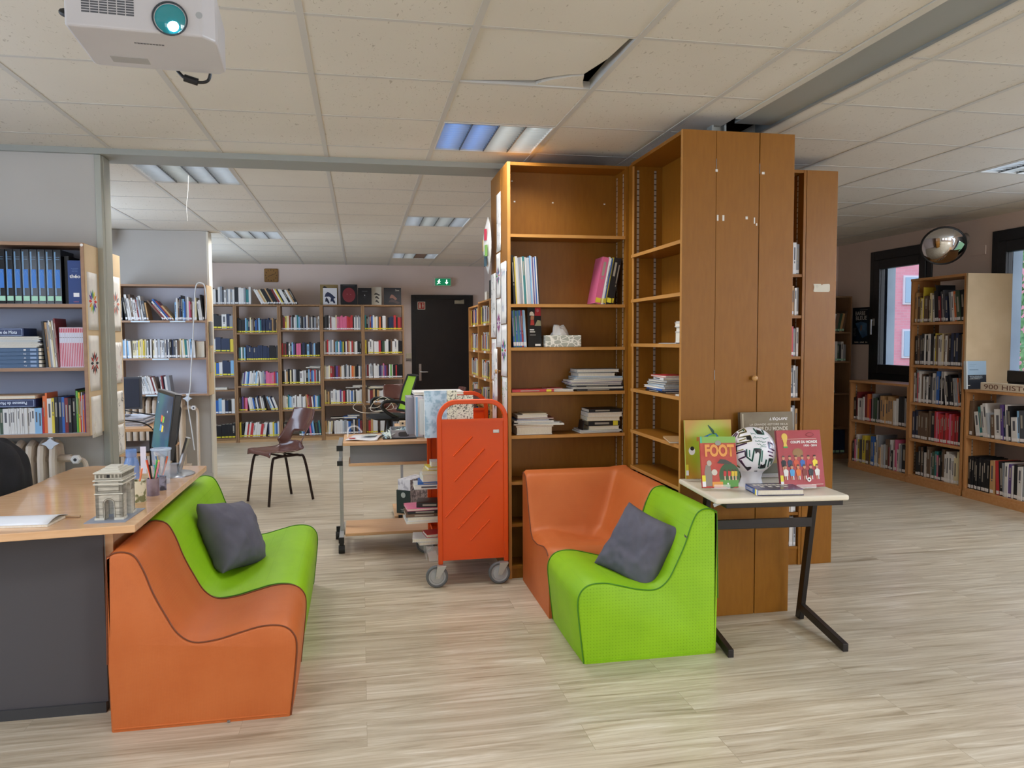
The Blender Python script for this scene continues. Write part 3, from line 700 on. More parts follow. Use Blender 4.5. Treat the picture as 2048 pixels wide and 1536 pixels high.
# local: faces -y
MB().grid(lambda u, v: ((u-.5)*.48*(1-.12*(2*v-1)**4), (v-.5)*.48*(1-.1*(2*u-1)**4), .50+.035*(1-(2*u-1)**6)*(1-(2*v-1)**6)), 14, 14).grid(lambda u, v: ((.5-u)*.48*(1-.12*(2*v-1)**4), (v-.5)*.48*(1-.1*(2*u-1)**4), .50-.03*(1-(2*u-1)**6)*(1-(2*v-1)**6)), 14, 14)\
    .obj('seat', M_fabk, oc, smooth=True, world=False, angle=180)
bk = spline([(0, .20, .56), (0, .235, .64), (0, .275, .80), (0, .34, .98)], 4)
def bf(u, v):
    k = v*(len(bk)-1); i = min(int(k), len(bk)-2); p = bk[i].lerp(bk[i+1], k-i); a = 2*u-1
    return (a*(.20+.02*math.sin(v*PI)), p.y-.04*a*a, p.z)
MB().grid(bf, 10, 12).obj('back_mesh', mat('mesh_lime', '#8fb52c', .8), oc, smooth=True, world=False, angle=180, solid=.006)
loop = [bf(k/10, 0) for k in range(11)]+[bf(1, k/12) for k in range(1, 13)]+[bf(1-k/10, 1) for k in range(1, 11)]+[bf(0, 1-k/12) for k in range(1, 12)]
MB().tube(loop, .016, 8, closed=True).obj('back_frame', M_black, oc, smooth=True, world=False)
MB().tube(spline([(0, .05, .46), (0, .22, .46), (0, .28, .56), (0, .30, .74)], 4), .02, 8).obj('back_post', M_black, oc, smooth=True, world=False)
for sx_ in (-1, 1):
    MB().tube(spline([(sx_*.20, .08, .49), (sx_*.25, -.06, .56), (sx_*.27, -.14, .64), (sx_*.27, -.10, .70), (sx_*.27, .08, .69), (sx_*.26, .18, .63), (sx_*.22, .21, .56)], 5), .02, 8).obj('armrest', M_black, oc, smooth=True, world=False)
MB().cyl((0, 0, .10), (0, 0, .48), .028).obj('gas_lift', M_black, oc, smooth=True, world=False)
for k in range(5):
    a = 2*PI*k/5+.3; c, s = math.cos(a), math.sin(a)
    MB().tube([(0, 0, .12), (c*.28, s*.28, .075)], [.024, .014], 8).obj('leg', M_black, oc, smooth=True, world=False)
    MB().cyl((c*.29-s*.022, s*.29+c*.022, .028), (c*.29+s*.022, s*.29-c*.022, .028), .028, 14).obj('caster', M_black, oc, smooth=True, world=False)
cb = MB(); rr = random.Random(4)
pts = [(-.24, .02, .60), (-.10, -.1, .62), (.02, .02, .70), (.10, .1, .66), (.0, .12, .57), (-.15, .02, .56), (-.05, -.12, .58), (.12, -.02, .60), (.0, .1, .72), (-.16, .12, .66), (-.2, -.05, .575), (.05, -.08, .56)]
cb.tube(spline([(p[0]*.8+.27, p[1]+9.25, p[2]+.01) for p in pts], 6), .003, 6)
cb.tube(spline([(.05, 9.3, .60), (-.02, 9.2, .70), (-.10, 9.25, .62), (.0, 9.15, .57), (.2, 9.15, .56)], 6), .003, 6)
tag(cb.obj('coiled_cable', mat('cable_cream', '#d8cfbd', .5), None, smooth=True), 'cream cable coiled loosely on the office chair seat', 'cable')

# green chair with black jacket behind the desk
gc = thing('desk_chair', 'lime-backed desk chair at the far left behind the desk', 'chair', (-1.62, 4.12, 0), math.radians(90))
MB().grid(lambda u, v: ((u-.5)*.46, (v-.5)*.46, .49+.03*(1-(2*u-1)**6)*(1-(2*v-1)**6)), 10, 10).grid(lambda u, v: ((.5-u)*.46, (v-.5)*.46, .49-.03*(1-(2*u-1)**6)*(1-(2*v-1)**6)), 10, 10).obj('seat', M_fabk, gc, smooth=True, world=False, angle=180)
def gb(u, v):
    a = 2*u-1; w_ = .21*(1-.25*abs(2*v-1)**3)
    return (a*w_, .19-.04*a*a+.06*v, .54+.38*v)
MB().grid(gb, 10, 10).obj('backrest', mat('back_lime', '#7fa01e', .75), gc, smooth=True, world=False, angle=180, solid=.03)
MB().cyl((0, 0, .08), (0, 0, .47), .028).obj('gas_lift', M_black, gc, world=False)
for k in range(5):
    a = 2*PI*k/5; MB().tube([(0, 0, .10), (math.cos(a)*.28, math.sin(a)*.28, .03)], [.024, .03], 8).obj('leg', M_black, gc, world=False)
jb = MB()
def jf(u, v):
    ang = PI*u; 
    n1 = mnoise.noise(Vector((u*4, v*5, 2)))
    fall = .42*abs(2*u-1)**2.2
    Y = 3.86+.50*v; bow = math.sin(PI*min(1, max(0, v)))**.5
    X = -1.745+(.10*math.cos(ang))*(.6+.6*bow)+n1*.025
    Z = .775+.155*bow-fall*(1.0-.45*v)+n1*.02
    return (X, Y, Z)
jb.grid(jf, 26, 26); tag(jb.obj('jacket', mottled('jacket_black', '#15161a', '#1f2026', 12, .85), None, smooth=True, angle=180, solid=.022), 'black padded jacket hung over the lime desk chair', 'jacket')

# ------------------------------------------------------------------ desk things
def arch_model():
    r = thing('arch_model', 'grey card model of a triumphal arch on the desk corner', 'model', (-.928, 3.175, .74), math.radians(-2))
    M1 = mottled('stone_card', '#bdb8aa', '#a29d90', 30, .7, stretch=(1, 1, 3)); M2 = mat('stone_line', '#6b665a', .7); M3 = mat('stone_pale', '#cbc7ba', .6)
    # local x width .105 (front), y depth .20
    MB().box(-.075, .068, -.115, .125, 0, .0025).obj('base_plate', mat('plate_bluegrey', '#8a909c', .5), r, world=False)
    X, Y, H_ = .047, .072, .185
    def archwall(mb, w_, op, top, spring, thick, M, mi=0):
        pts = [(-w_, 0), (-op, 0), (-op, spring)]+[(-op*math.cos(PI*k/10), spring+op*math.sin(PI*k/10)) for k in range(1, 10)]+[(op, spring), (op, 0), (w_, 0), (w_, top), (-w_, top)]
        mb.prism(pts, 0, thick, mi, M)
    mb = MB()
    # four corner piers and vaults
    F = lambda o, x: frame(o, x, (0, 0, 1))
    archwall(mb, X, .0165, .105, .060, .012, F((0, -Y+.012, .002), (1, 0, 0)))
    archwall(mb, X, .0165, .105, .060, .012, F((0, Y, .002), (1, 0, 0)))
    archwall(mb, Y, .026, .150, .100, .012, F((X-.012, 0, .002), (0, 1, 0)))
    archwall(mb, Y, .026, .150, .100, .012, F((-X, 0, .002), (0, 1, 0)))
    for sx_ in (-1, 1):
        for sy in (-1, 1):
            a, b_ = sorted((sx_*.0165, sx_*X*.99)); c, d_ = sorted((sy*.03, sy*Y*.99)); mb.box(a, b_, c, d_, .002, .10)
    mb.box(-X, X, -Y, -.027, .095, .152); mb.box(-X, X, .027, Y, .095, .152); mb.box(-X+.001, X-.001, -Y, Y, .127+.024, .155)
    mb.obj('arch_walls', M1, r, world=False)
    mb = MB()
    for z_, e, t_ in ((.098, .003, .004), (.134, .005, .005), (.148, .006, .004), (.176, .004, .004)): MB().box(-X-e, X+e, -Y-e, Y+e if z_ > .12 else -Y, z_, z_+t_).obj('cornice', M3, r, world=False)
    for sx_ in (-1, 1):
        for sy in (-1, 1):
            a, b_ = sorted((sx_*.0175, sx_*(X+.004))); c, d_ = sorted((sy*.032, sy*(Y+.004))); MB().box(a, b_, c, d_, .002, .010).obj('plinth', M3, r, world=False)
    MB().box(-X, X, -Y, Y, .152, .178).obj('attic', M1, r, world=False)
    MB().box(-X+.006, X-.006, -Y+.006, Y-.006, .180, .184).box(-X+.016, X-.016, -Y+.02, Y-.02, .184, .190).box(-X+.024, X-.024, -Y+.04, Y-.04, .190, .196).obj('roof', M3, r, world=False)
    mb = MB()
    for k in range(7):
        a = -X+.010+k*.0132; mb.box(a-.0035, a+.0035, -Y-.0012, -Y, .160, .172)
    for k in range(11):
        a = -Y+.008+k*.0128; mb.box(X, X+.0012, a-.0035, a+.0035, .160, .172)
    mb.box(-X+.008, X-.008, -Y-.0012, -Y, .110, .128)
    for sx_ in (-1, 1): mb.box(sx_*.032-.009, sx_*.032+.009, -Y-.001, -Y, .02, .022).box(sx_*.032-.012, sx_*.032+.012, -Y-.001, -Y, .045, .0462).box(sx_*.032-.012, sx_*.032+.012, -Y-.001, -Y, .07, .0712)
    mb.obj('relief', M2, r, world=False)
    MB().box(-X+.011, X-.011, -Y-.0018, -Y-.0012, .113, .125).obj('frieze_panel', M1, r, world=False)
    arc_ = [(.0205*math.cos(PI*k/12), -Y-.001, .062+.0205*math.sin(PI*k/12)) for k in range(13)]
    MB().tube([(.0205, -Y-.001, .012)]+arc_+[(-.0205, -Y-.001, .012)], .0008, 4).obj('arch_moulding', M2, r, world=False)
    MB().box(-.005, .006, -Y-.0015, -Y, .160, .172).obj('dark_plaque', M_black, r, world=False)
arch_model()
def cup(name, label, x, y, r0, h_, m, contents, r1=None, cat='pen pot', wall=.003):
    t = thing(name, label, cat, (x, y, .74)); r1 = r1 or r0
    MB().lathe([(.0001, .002), (r0-wall, .002), (r1-wall, h_), (r1, h_), (r0, 0), (.0001, 0)], 28).obj('pot', m, t, smooth=True, world=False)
    rr_ = random.Random(int(x*1000)+7)
    for i, (lab, colr, ln, kind) in enumerate(contents):
        a = rr_.uniform(0, 6.28); q = r0*.45; tx = math.cos(a)*r1*.8; ty = math.sin(a)*r1*.8
        p0 = Vector((x-math.cos(a)*q*.5, y-math.sin(a)*q*.5, .744)); d_ = Vector((tx*1.9, ty*1.9, ln)).normalized()
        pm = mat('pen_'+colr.strip('#'), colr, .35); ln *= rr_.uniform(.95, 1.05)
        k = thing(kind, lab, kind.replace('_', ' '), p0, 0, None)
        MB().cyl(p0, p0+d_*ln*.78, .0036, 10).obj('barrel', pm, k, smooth=True)
        MB().cyl(p0+d_*ln*.78, p0+d_*ln, .0041, 10, r2=.0034).obj('cap', mat('cap_'+colr.strip('#'), colr, .3), k, smooth=True)
    return t
M_cupdec = mottled('pot_botanical', '#d8cfb4', '#6f7047', 26, .5, lo=.5, hi=.58)
cup('pen_pot', 'cream pot with dark botanical print beside the arch model', -.925, 3.455, .034, .088, M_cupdec, [('orange highlighter in the cream botanical pot', '#f0875a', .145, 'felt_pen')])
cup('pen_pot', 'mauve pot crowded with pens on the desk edge', -.893, 3.575, .025, .075, mottled('pot_mauve', '#8d7a80', '#6d5c63', 20, .5), [
    ('green felt pen in the mauve pot', '#48b85a', .15, 'felt_pen'), ('black pen in the mauve pot', '#1c1c1f', .135, 'pen'), ('red pen in the mauve pot', '#c3352f', .16, 'pen'),
    ('white pen in the mauve pot', '#d9dde4', .165, 'pen'), ('yellow capped felt pen in the mauve pot', '#dcc83a', .15, 'felt_pen'), ('orange pen leaning in the mauve pot', '#e8663a', .155, 'pen'), ('dark green pen in the mauve pot', '#27503c', .14, 'pen'), ('pale blue pen in the mauve pot', '#7fa8d0', .155, 'pen'), ('black marker in the mauve pot', '#0f0f12', .145, 'felt_pen'), ('pink felt pen in the mauve pot', '#e08a9a', .15, 'felt_pen')])
cup('pen_pot', 'small dark tree-printed pot beside the mauve pen pot', -.890, 3.70, .022, .062, mottled('pot_dark', '#8a8798', '#332e38', 30, .5, lo=.45, hi=.6), [
    ('teal pen slanting from the tree-printed pot', '#3aa5b0', .12, 'pen'), ('grey scissors handle in the tree-printed pot', '#8d9096', .10, 'pen')])
bk_ = cup('pencil_bucket', 'tall clear plastic bucket full of rulers and felt pens', -.925, 3.86, .036, .165, mat('clear_bucket', '#dbe6f5', .08, alpha=.2), [
    ('orange felt pen standing in the clear bucket', '#e8704a', .14, 'felt_pen'), ('blue felt pen standing in the clear bucket', '#4a7fc0', .15, 'felt_pen'), ('wooden pencil in the clear bucket', '#b9a88a', .15, 'pencil'),
    ('pale yellow pencil in the clear bucket', '#d8d3b0', .155, 'pencil'), ('red felt pen low in the clear bucket', '#c95a4a', .12, 'felt_pen'), ('grey ruler-like stick in the clear bucket', '#77808c', .15, 'ruler')], .043, 'bucket', .0015)
MB().lathe([(.043, .158), (.046, .160), (.046, .167), (.043, .168)], 28).obj('rim', mat('rim_clear', '#cfe0f4', .1, alpha=.6), bk_, smooth=True, world=False)
wb = thing('water_bottle', 'pale blue ribbed plastic bottle behind the arch model', 'bottle', (-1.055, 3.86, .74))
MB().lathe([(.0001, 0), (.030, 0), (.033, .01), (.033, .05), (.031, .055), (.033, .06), (.033, .10), (.024, .125), (.021, .13), (.024, .135), (.024, .165), (.021, .168)], 24).obj('bottle_body', mat('bottle_blue', '#7da3dc', .1, alpha=.55), wb, smooth=True, world=False)
rl = MB().box(-1.0, -.975, 3.80, 3.802, .80, .925, M=None); tag(rl.obj('ruler', mat('ruler_white', '#d9d5e2', .3), bevel=.001), 'pale flat ruler standing between the bottle and bucket', 'ruler')
nb = thing('notebook', 'open white notebook lying on the left desk corner', 'notebook', (-1.2, 3.1, .74), math.radians(-4))
MB().box(-.16, .085, -.055, .11, .0005, .008).obj('pages', M_page, nb, world=False)
MB().grid(lambda u, v: (-.16+.245*u, -.055+.165*v, .009+.014*math.sin(PI*v)*(.4+.6*u)), 8, 8).obj('cover', mat('notebook_cover', '#dfe1e6', .5), nb, smooth=True, world=False, solid=.0012)
pen = thing('pen', 'slim pen lying beside the white notebook', 'pen', (-1.10, 3.185, .744)); MB().cyl((-1.13, 3.19, .745), (-1.055, 3.178, .745), .004, 8).obj('barrel', mat('pen_tan', '#a98b6a', .3), pen, smooth=True)

# monitor on the desk
mo = thing('monitor', 'desktop monitor turned sideways showing a blue screen with coloured flag logo', 'monitor', (-.93, 4.14, .74))
t_ = Vector((.375, -.925, 0)).normalized(); n_ = Vector((-.925, -.375, 0)).normalized(); tilt = Matrix.Rotation(math.radians(-8), 4, t_)
n2 = (tilt @ n_).normalized(); u2 = n2.cross(t_).normalized()
if u2.z < 0: u2 = -u2
o_ = Vector((-.985, 4.16, .995)); FM = Matrix((t_, u2, n2)).transposed().to_4x4(); FM.translation = o_
hw, hh = .243, .158
MB().box(-hw, hw, -hh, hh, -.030, 0, M=FM).obj('bezel', mat('monitor_black', '#0c0c0e', .3), mo, bevel=.003)
MB().box(-hw-.001, hw+.001, hh, hh+.004, -.032, .001, M=FM).box(-hw-.002, -hw, -hh, hh, -.032, .001, M=FM).obj('silver_trim', mat('monitor_silver', '#8b8d92', .35, .5), mo)
ms = mat('screen', '#1d5fa0', .25)
g = N(ms, 'TexCoord'); sp = N(ms, 'TexGradient', gradient_type='SPHERICAL'); mp = N(ms, 'Mapping'); mp.inputs['Location'].default_value = (-.5, -.45, 0); mp.inputs['Scale'].default_value = (1.3, 1.3, 1)
L(ms, g.outputs['Generated'], mp.inputs[0])
nz = N(ms, 'TexNoise'); nz.inputs['Scale'].default_value = 1.6; L(ms, g.outputs['Generated'], nz.inputs[0])
colr = ramp(ms, nz.outputs[0], [(.3, '#173f78'), (.5, '#2a7fb8'), (.7, '#47b0b8')]); L(ms, colr, B(ms).inputs['Emission Color']); B(ms).inputs['Emission Strength'].default_value = .22
ms.node_tree.nodes['Principled BSDF'].inputs['Base Color'].default_value = (.01, .02, .03, 1)
MB().box(-hw+.012, hw-.030, -hh+.014, hh-.014, 0, .0012, M=FM).obj('screen', ms, mo)
def petal(cx, cy, c):
    pts = [(cx-.022, cy-.016), (cx-.004, cy-.019), (cx+.018, cy-.013), (cx+.022, cy+.016), (cx+.002, cy+.013), (cx-.018, cy+.019)]
    mb = MB(); mb.add([(x_, y_, .002) for x_, y_ in pts], [tuple(range(6))], 0, FM)
    k = mb.obj('logo_petal', mat('petal_'+c.strip('#'), '#000000', .4, emit=c, es=.8), mo)
for cx, cy, c in ((-.028, .022, '#e06a3a'), (.022, .020, '#86b84a'), (-.03, -.024, '#4a8fd8'), (.02, -.026, '#e8c94a')): petal(cx, cy, c)
MB().add([(-.19, .09, .002), (-.182, .09, .002), (-.182, .1, .002), (-.19, .1, .002), (.1, .06, .002), (.11, .06, .002), (.11, .07, .002), (.1, .07, .002)], [(0, 1, 2, 3), (4, 5, 6, 7)], 0, FM).obj('desktop_icon', mat('icon', '#000000', .4, emit='#dfe8f2', es=.7), mo)
MB().box(-.12, .12, -.10, .10, -.062, -.030, M=FM).obj('rear_casing', mat('monitor_black2', '#101012', .45), mo, bevel=.02)
mb = MB(); mb.tube([(-.90, 4.09, .755), (-.845, 4.06, .93)], [.012, .012], 8); mb.box(-.935, -.90, 4.05, 4.11, .742, .80)
mb.obj('stand_neck', mat('stand_silver', '#b5b8bc', .3, .7), mo, smooth=True)
MB().lathe([(.0001, .014), (.09, .010), (.105, .004), (.105, 0), (.0001, 0)], 32, 0, Matrix.Translation((-.925, 4.11, .7405)) @ Matrix.Diagonal((.9, 1.1, 1, 1))).obj('stand_base', mat('stand_base', '#9a9da2', .3, .5), mo, smooth=True)

# workstation behind the partition: second monitor, shelf of papers
ws = thing('computer_desk', 'small tiered beech computer desk cluttered with cables behind the partition', 'desk', (-1.9, 6.9, 0), 0)
MB().box(-2.6, -1.60, 6.5, 7.3, .70, .725).obj('tabletop', M_trolley, ws, bevel=.002)
MB().box(-2.6, -1.58, 6.55, 7.25, .50, .52).obj('lower_shelf', M_trolley, ws, bevel=.002)
for (x, y) in ((-2.58, 6.53), (-1.63, 6.53), (-2.58, 7.26), (-1.63, 7.26)): MB().box(x-.015, x+.015, y-.015, y+.015, 0, .70).obj('leg', M_black, ws)
MB().box(-2.3, -1.62, 6.6, 7.0, .53, .57).obj('drawer_unit', mat('blue_grey_box', '#8f9ab0', .5), ws)
pp = MB(); 
for k in range(8): pp.box(-2.25+.01*k, -1.72+.012*(k % 3), 6.66+.01*(k % 2), 6.95+.008*k, .726+.009*k, .733+.009*k)
tag(pp.obj('paper_pile', mottled('papers_blueish', '#cfd3dd', '#b8bdca', 9, .7)), 'pile of white papers on the tiered computer desk', 'papers')
bmn = thing('monitor', 'dark monitor partly hidden behind the post with drawings', 'monitor', (-1.83, 6.75, .80))
MB().box(-2.18, -1.745, 6.72, 6.75, .86, 1.12).obj('bezel', mat('monitor_grey', '#4d525d', .4), bmn, bevel=.004)
MB().box(-2.165, -1.76, 6.716, 6.72, .875, 1.105).obj('screen', mat('screen_dark', '#3a4150', .2), bmn)
MB().box(-1.98, -1.93, 6.75, 6.78, .80, .95).box(-2.05, -1.86, 6.70, 6.84, .80, .808).obj('stand', mat('stand_grey', '#6a6e78', .4), bmn)
cbl = MB(); cbl.tube(spline([(-1.95, 6.55, .80), (-1.7, 6.52, .77), (-1.6, 6.5, .70), (-1.55, 6.48, .60), (-1.56, 6.5, .50)], 6), .006, 6); cbl.tube(spline([(-1.9, 6.7, .86), (-1.7, 6.62, .83), (-1.5, 6.6, .80)], 6), .005, 6)
tag(cbl.obj('cable', M_black, None, smooth=True), 'black cable looping off the tiered computer desk', 'cable')

# radiators
M_rad = mottled('radiator_paint', '#ddcfbe', '#d2c2b0', 8, .45)
def radiator(label, x0, x1, y, zt, pipe):
    r = thing('radiator', label, 'radiator', ((x0+x1)/2, y, 0)); n = int((x1-x0)/.06)
    for k in range(n):
        a = x0+.03+.06*k
        for dy in (-.05, .05):
            P = [(a, y+dy, .12), (a, y+dy, zt-.05), (a, y+dy*.4, zt)]
            pass
        mb = MB(); mb.tube([(a, y-.055, .12), (a, y-.06, .3), (a, y-.06, zt-.09), (a, y-.045, zt-.02), (a, y, zt), (a, y+.045, zt-.02), (a, y+.06, zt-.09), (a, y+.055, .12)], .021, 8)
        mb.tube([(a, y, .12), (a, y, zt-.02)], .018, 8); mb.tube([(a, y-.055, .13), (a, y+.055, .13)], .022, 8)
        mb.obj('radiator_section', M_rad, r, smooth=True)
    for zz in (zt-.09, .17): MB().tube([(x0, y, zz), (x1+.01, y, zz)], .022, 10).obj('manifold', M_rad, r, smooth=True)
    MB().tube(spline([(x1, y-.02, zt-.09), (x1+.06, y-.02, zt-.09), (pipe-.03, y-.02, zt-.095), (pipe, y-.02, zt-.13), (pipe, y-.02, zt-.3), (pipe, y-.02, .02)], 5), .014, 10).obj('pipe', M_rad, r, smooth=True)
    v = MB(); VM = frame((x1+.055, y-.03, zt-.09), (1, 0, 0), (0, 0, 1), (0, -1, 0)); v.lathe([(.0001, .05), (.02, .05), (.026, .045), (.026, .02), (.012, .01), (.012, -.02)], 6, 0, VM).obj('valve_knob', M_white, r)
    MB().lathe([(.009, .051), (.0001, .051)], 12, 0, VM).obj('valve_centre', M_dark, r)
    return r
radiator('cast-iron column radiator under the shelves with the blue volumes', -2.32, -1.625, 4.76, .84, -1.535)
radiator('cast-iron column radiator under the white wall shelves in the middle distance', -2.5, -1.68, 8.16, .84, -1.60)
def humidifier(x, y, z, label):
    r = thing('label_hook', label, 'hook', (x, y, z)); MB().box(x-.012, x+.012, y-.004, y, z+.03, z+.046).obj('clip', M_white, r)
    P = [(-.045, .0), (-.02, .012), (0, .03), (.02, .012), (.045, .0), (.02, -.012), (.008, -.03), (-.008, -.03), (-.02, -.012)]
    MB().prism(P, 0, .012, 0, frame((x, y, z), (1, 0, 0), (0, 0, 1), (0, -1, 0))).obj('plate', mat('hook_pale', '#cdd6e4', .4), r)
humidifier(-1.675, 4.64, .85, 'pale curved hook hanging under the shelf of blue volumes'); humidifier(-1.66, 8.0, .85, 'pale curved hook under the middle wall shelves')
# ------------------------------------------------------------------ books
far = MB()
PAL = {'k': ('#1b1b1f', 'black'), 'n': ('#26324f', 'navy'), 'b': ('#2f62ad', 'blue'), 'c': ('#86b4da', 'light blue'), 'g': ('#3d5340', 'dark green'), 'G': ('#5fa843', 'green'),
       't': ('#347c7f', 'teal'), 'r': ('#b9343a', 'red'), 'R': ('#7d2c30', 'dark red'), 'p': ('#d5698f', 'pink'), 'o': ('#dc6f38', 'orange'), 'y': ('#d9c441', 'yellow'), 'e': ('#dcd0a8', 'cream'),
       'w': ('#d9d8d6', 'white'), 's': ('#8d929a', 'grey'), 'S': ('#4b4e55', 'dark grey'), 'd': ('#6a5443', 'brown'), 'T': ('#c09a6a', 'tan'), 'v': ('#5c4684', 'purple'), 'l': ('#b4bcc4', 'pale grey')}
BM = {k: mat('cover_'+v[1].replace(' ', '_'), v[0], .42) for k, v in PAL.items()}
STK = {'w': mat('sticker_white', '#e8e8ea', .5), 'y': mat('sticker_yellow', '#e3d63c', .5), 'm': mat('sticker_mint', '#a9dcc0', .5)}
INK = {'l': mat('title_light', '#a39d90', .5), 'd': mat('title_dark', '#5a5a62', .5), 'x': mat('title_red', '#a43a34', .5)}
bk_r = random.Random(21)
def book_mb(t, d, h, stk, style, mb=None, M=None, mi=(0, 1, 2, 3)):
    if mb is not None and mb is far and d < .19 and M is not None and M.translation.y > 9: style = style if bk_r.random() < .25 else None
    mb = mb or MB(); b_ = min(.0026, t*.2)
    mb.box(0, b_, 0, d, 0, h, mi[0], M).box(t-b_, t, 0, d, 0, h, mi[0], M).box(b_, t-b_, 0, b_, 0, h, mi[0], M)
    mb.box(b_, t-b_, b_, d-.004, .003, h-.004, mi[1], M)
    if stk: mb.box(t*.08, t*.92, -.0006, 0, .008, .008+min(.030, h*.10), mi[2], M)
    if style and bk_r.random() < (.45 if len(mb.v) > 2000 else .75):
        a, c = style
        mb.box(t*.3, t*.7, -.0005, 0, h*a, h*c, mi[3], M)
        if bk_r.random() < .4 and h*a > .075: mb.box(t*.36, t*.64, -.0005, 0, h*a-.02, h*a-.008, mi[3], M)
    return mb
used_labels = {}
def ulabel(s):
    n_ = used_labels.get(s, 0); used_labels[s] = n_+1
    return s
def sizew(t, h):
    a = 'thin ' if t < .012 else ('thick ' if t > .034 else '')
    return a+('tall ' if h > .27 else '')
def parse(seq):
    out = []
    for tk in seq.split():
        if tk[0] == '/': out.append(('lean', float(tk[1:]))); continue
        if tk[0] == '_': out.append(('gap', float(tk[1:])/100)); continue
        rep = 1
        if '*' in tk: tk, rp = tk.split('*'); rep = int(rp)
        for _ in range(rep): out.append(('b', tk[0], int(tk[1]) if len(tk) > 1 else None, int(tk[2]) if len(tk) > 2 else None))
    return out
def row(loc, p0, dr, nrm, W, seq, h=(.19, .25), d=(.13, .16), stk='w', group=None, stuff=None, name='book', unit=None, nstart=1, where='from the left'):
    dr = Vector(dr).normalized(); nrm = Vector(nrm).normalized(); into = -nrm; up = Vector((0, 0, 1)); p0 = Vector(p0)
    its = parse(seq); tot = 0; lean = 0; hm = sum(h)/2
    for k, it in enumerate(its):
        if it[0] == 'lean':
            if lean != it[1]: tot += 0
            lean = it[1]
        elif it[0] == 'b':
            if it[2] is None: it = (it[0], it[1], bk_r.choice((2, 2, 3)), it[3]); its[k] = it
            tot += it[2]/math.cos(math.radians(lean))
    fixed = sum(i[1] for i in its if i[0] == 'gap'); lean = 0; prev = 0
    for it in its:
        if it[0] == 'lean': prev = lean; lean = it[1]; fixed += hm*math.sin(math.radians(abs(lean if lean < 0 else 0)))+hm*math.sin(math.radians(max(prev, 0)))*(1 if lean <= 0 else 0)
    u = unit or (W-fixed)/tot
    x = 0; lean = 0; cnt = nstart
    for it in its:
        if it[0] == 'gap': x += it[1]; continue
        if it[0] == 'lean':
            nl = it[1]
            if lean > 0 and nl <= 0: x += hm*math.sin(math.radians(lean))
            if nl < 0: x += hm*math.sin(math.radians(-nl))
            lean = nl; continue
        _, cl, th, hc = it
        t = th*u-.0004; hh_ = h[0]+(h[1]-h[0])*(hc/9 if hc is not None else bk_r.random()**1.3)
        dd = bk_r.uniform(*d); a = math.radians(lean+(bk_r.uniform(-.25, .25) if lean else 0)); off = bk_r.uniform(0, .012)
        X = dr*math.cos(a)-up*math.sin(a); Z = dr*math.sin(a)+up*math.cos(a)
        piv = p0+dr*(x+(t if a > 0 else 0)*math.cos(a)*(1 if a > 0 else 0))+into*off
        O = piv-X*t if a > 0 else piv
        m = Matrix((X, into, Z)).transposed().to_4x4(); m.translation = O+Z*.0004
        sty = None
        if t > .007:
            q = bk_r.random(); sty = (.45, .85) if q < .5 else ((.6, .9) if q < .8 else (.3, .8))
        ink = 'd' if cl in 'welTcyl' else 'l'
        if stuff is not None:
            vs = MB(); book_mb(t, dd, hh_, stk, sty, stuff, m, (MI[cl], MI['page'], MI['stk'+(stk or 'w')], MI['ink'+ink]))
        else:
            mb = book_mb(t, dd, hh_, stk, sty)
            o = mb.obj(name, [BM[cl], M_page, STK[stk or 'w'], INK[ink]], None, M=m)
            tag(o, '%s%s %s, %s from left, %s' % (sizew(t, hh_), PAL[cl][1], name, ordn(cnt), loc), name, group)
        cnt += 1; x += th*u/math.cos(a)
    return x
FARM = []; MI = {}
for k in PAL: MI[k] = len(FARM); FARM.append(BM[k])
for k, m in (('page', M_page), ('stkw', STK['w']), ('stky', STK['y']), ('stkm', STK['m']), ('inkd', INK['d']), ('inkl', INK['l'])): MI[k] = len(FARM); FARM.append(m)
def flat(label, c, dr, w_, d_, t, col, pages=True, name='book', cover=None, skew=0, group=None, stk=None):
    """book lying flat: c = centre of the bottom, dr = direction of its long side seen from the front; pages=True: page edges to the front"""
    dr = Vector(dr).normalized(); dr = (Matrix.Rotation(math.radians(skew), 3, 'Z') @ dr); up = Vector((0, 0, 1)); into = up.cross(dr)
    mm = BM[col] if col in BM else col
    b_ = min(.0025, t*.15); mb = MB(); m = Matrix((dr, into, up)).transposed().to_4x4(); m.translation = Vector(c)
    mb.box(-w_/2, w_/2, -d_/2, d_/2, 0, b_, 0).box(-w_/2, w_/2, -d_/2, d_/2, t-b_, t, 0)
    if pages: mb.box(-w_/2, w_/2, d_/2-b_, d_/2, b_, t-b_, 0); mb.box(-w_/2+.003, w_/2-.003, -d_/2+.003, d_/2-b_, b_, t-b_, 1)
    else:
        mb.box(-w_/2, w_/2, -d_/2, -d_/2+b_, b_, t-b_, 0); mb.box(-w_/2+.003, w_/2-.003, -d_/2+b_, d_/2-.003, b_, t-b_, 1)
        mb.box(-w_*.3, w_*.15, -d_/2-.0005, -d_/2, t*.3, t*.7, 3)
        if stk: mb.box(w_/2-.045, w_/2-.015, -d_/2-.0006, -d_/2, t*.05, t*.95, 2)
    o = mb.obj(name, [mm, M_page, STK[stk or 'w'], INK['l' if col in 'kngRrtSdvb' else 'd'] if isinstance(col, str) and len(col) == 1 else INK['d']], None, M=m)
    return tag(o, label, name, group)

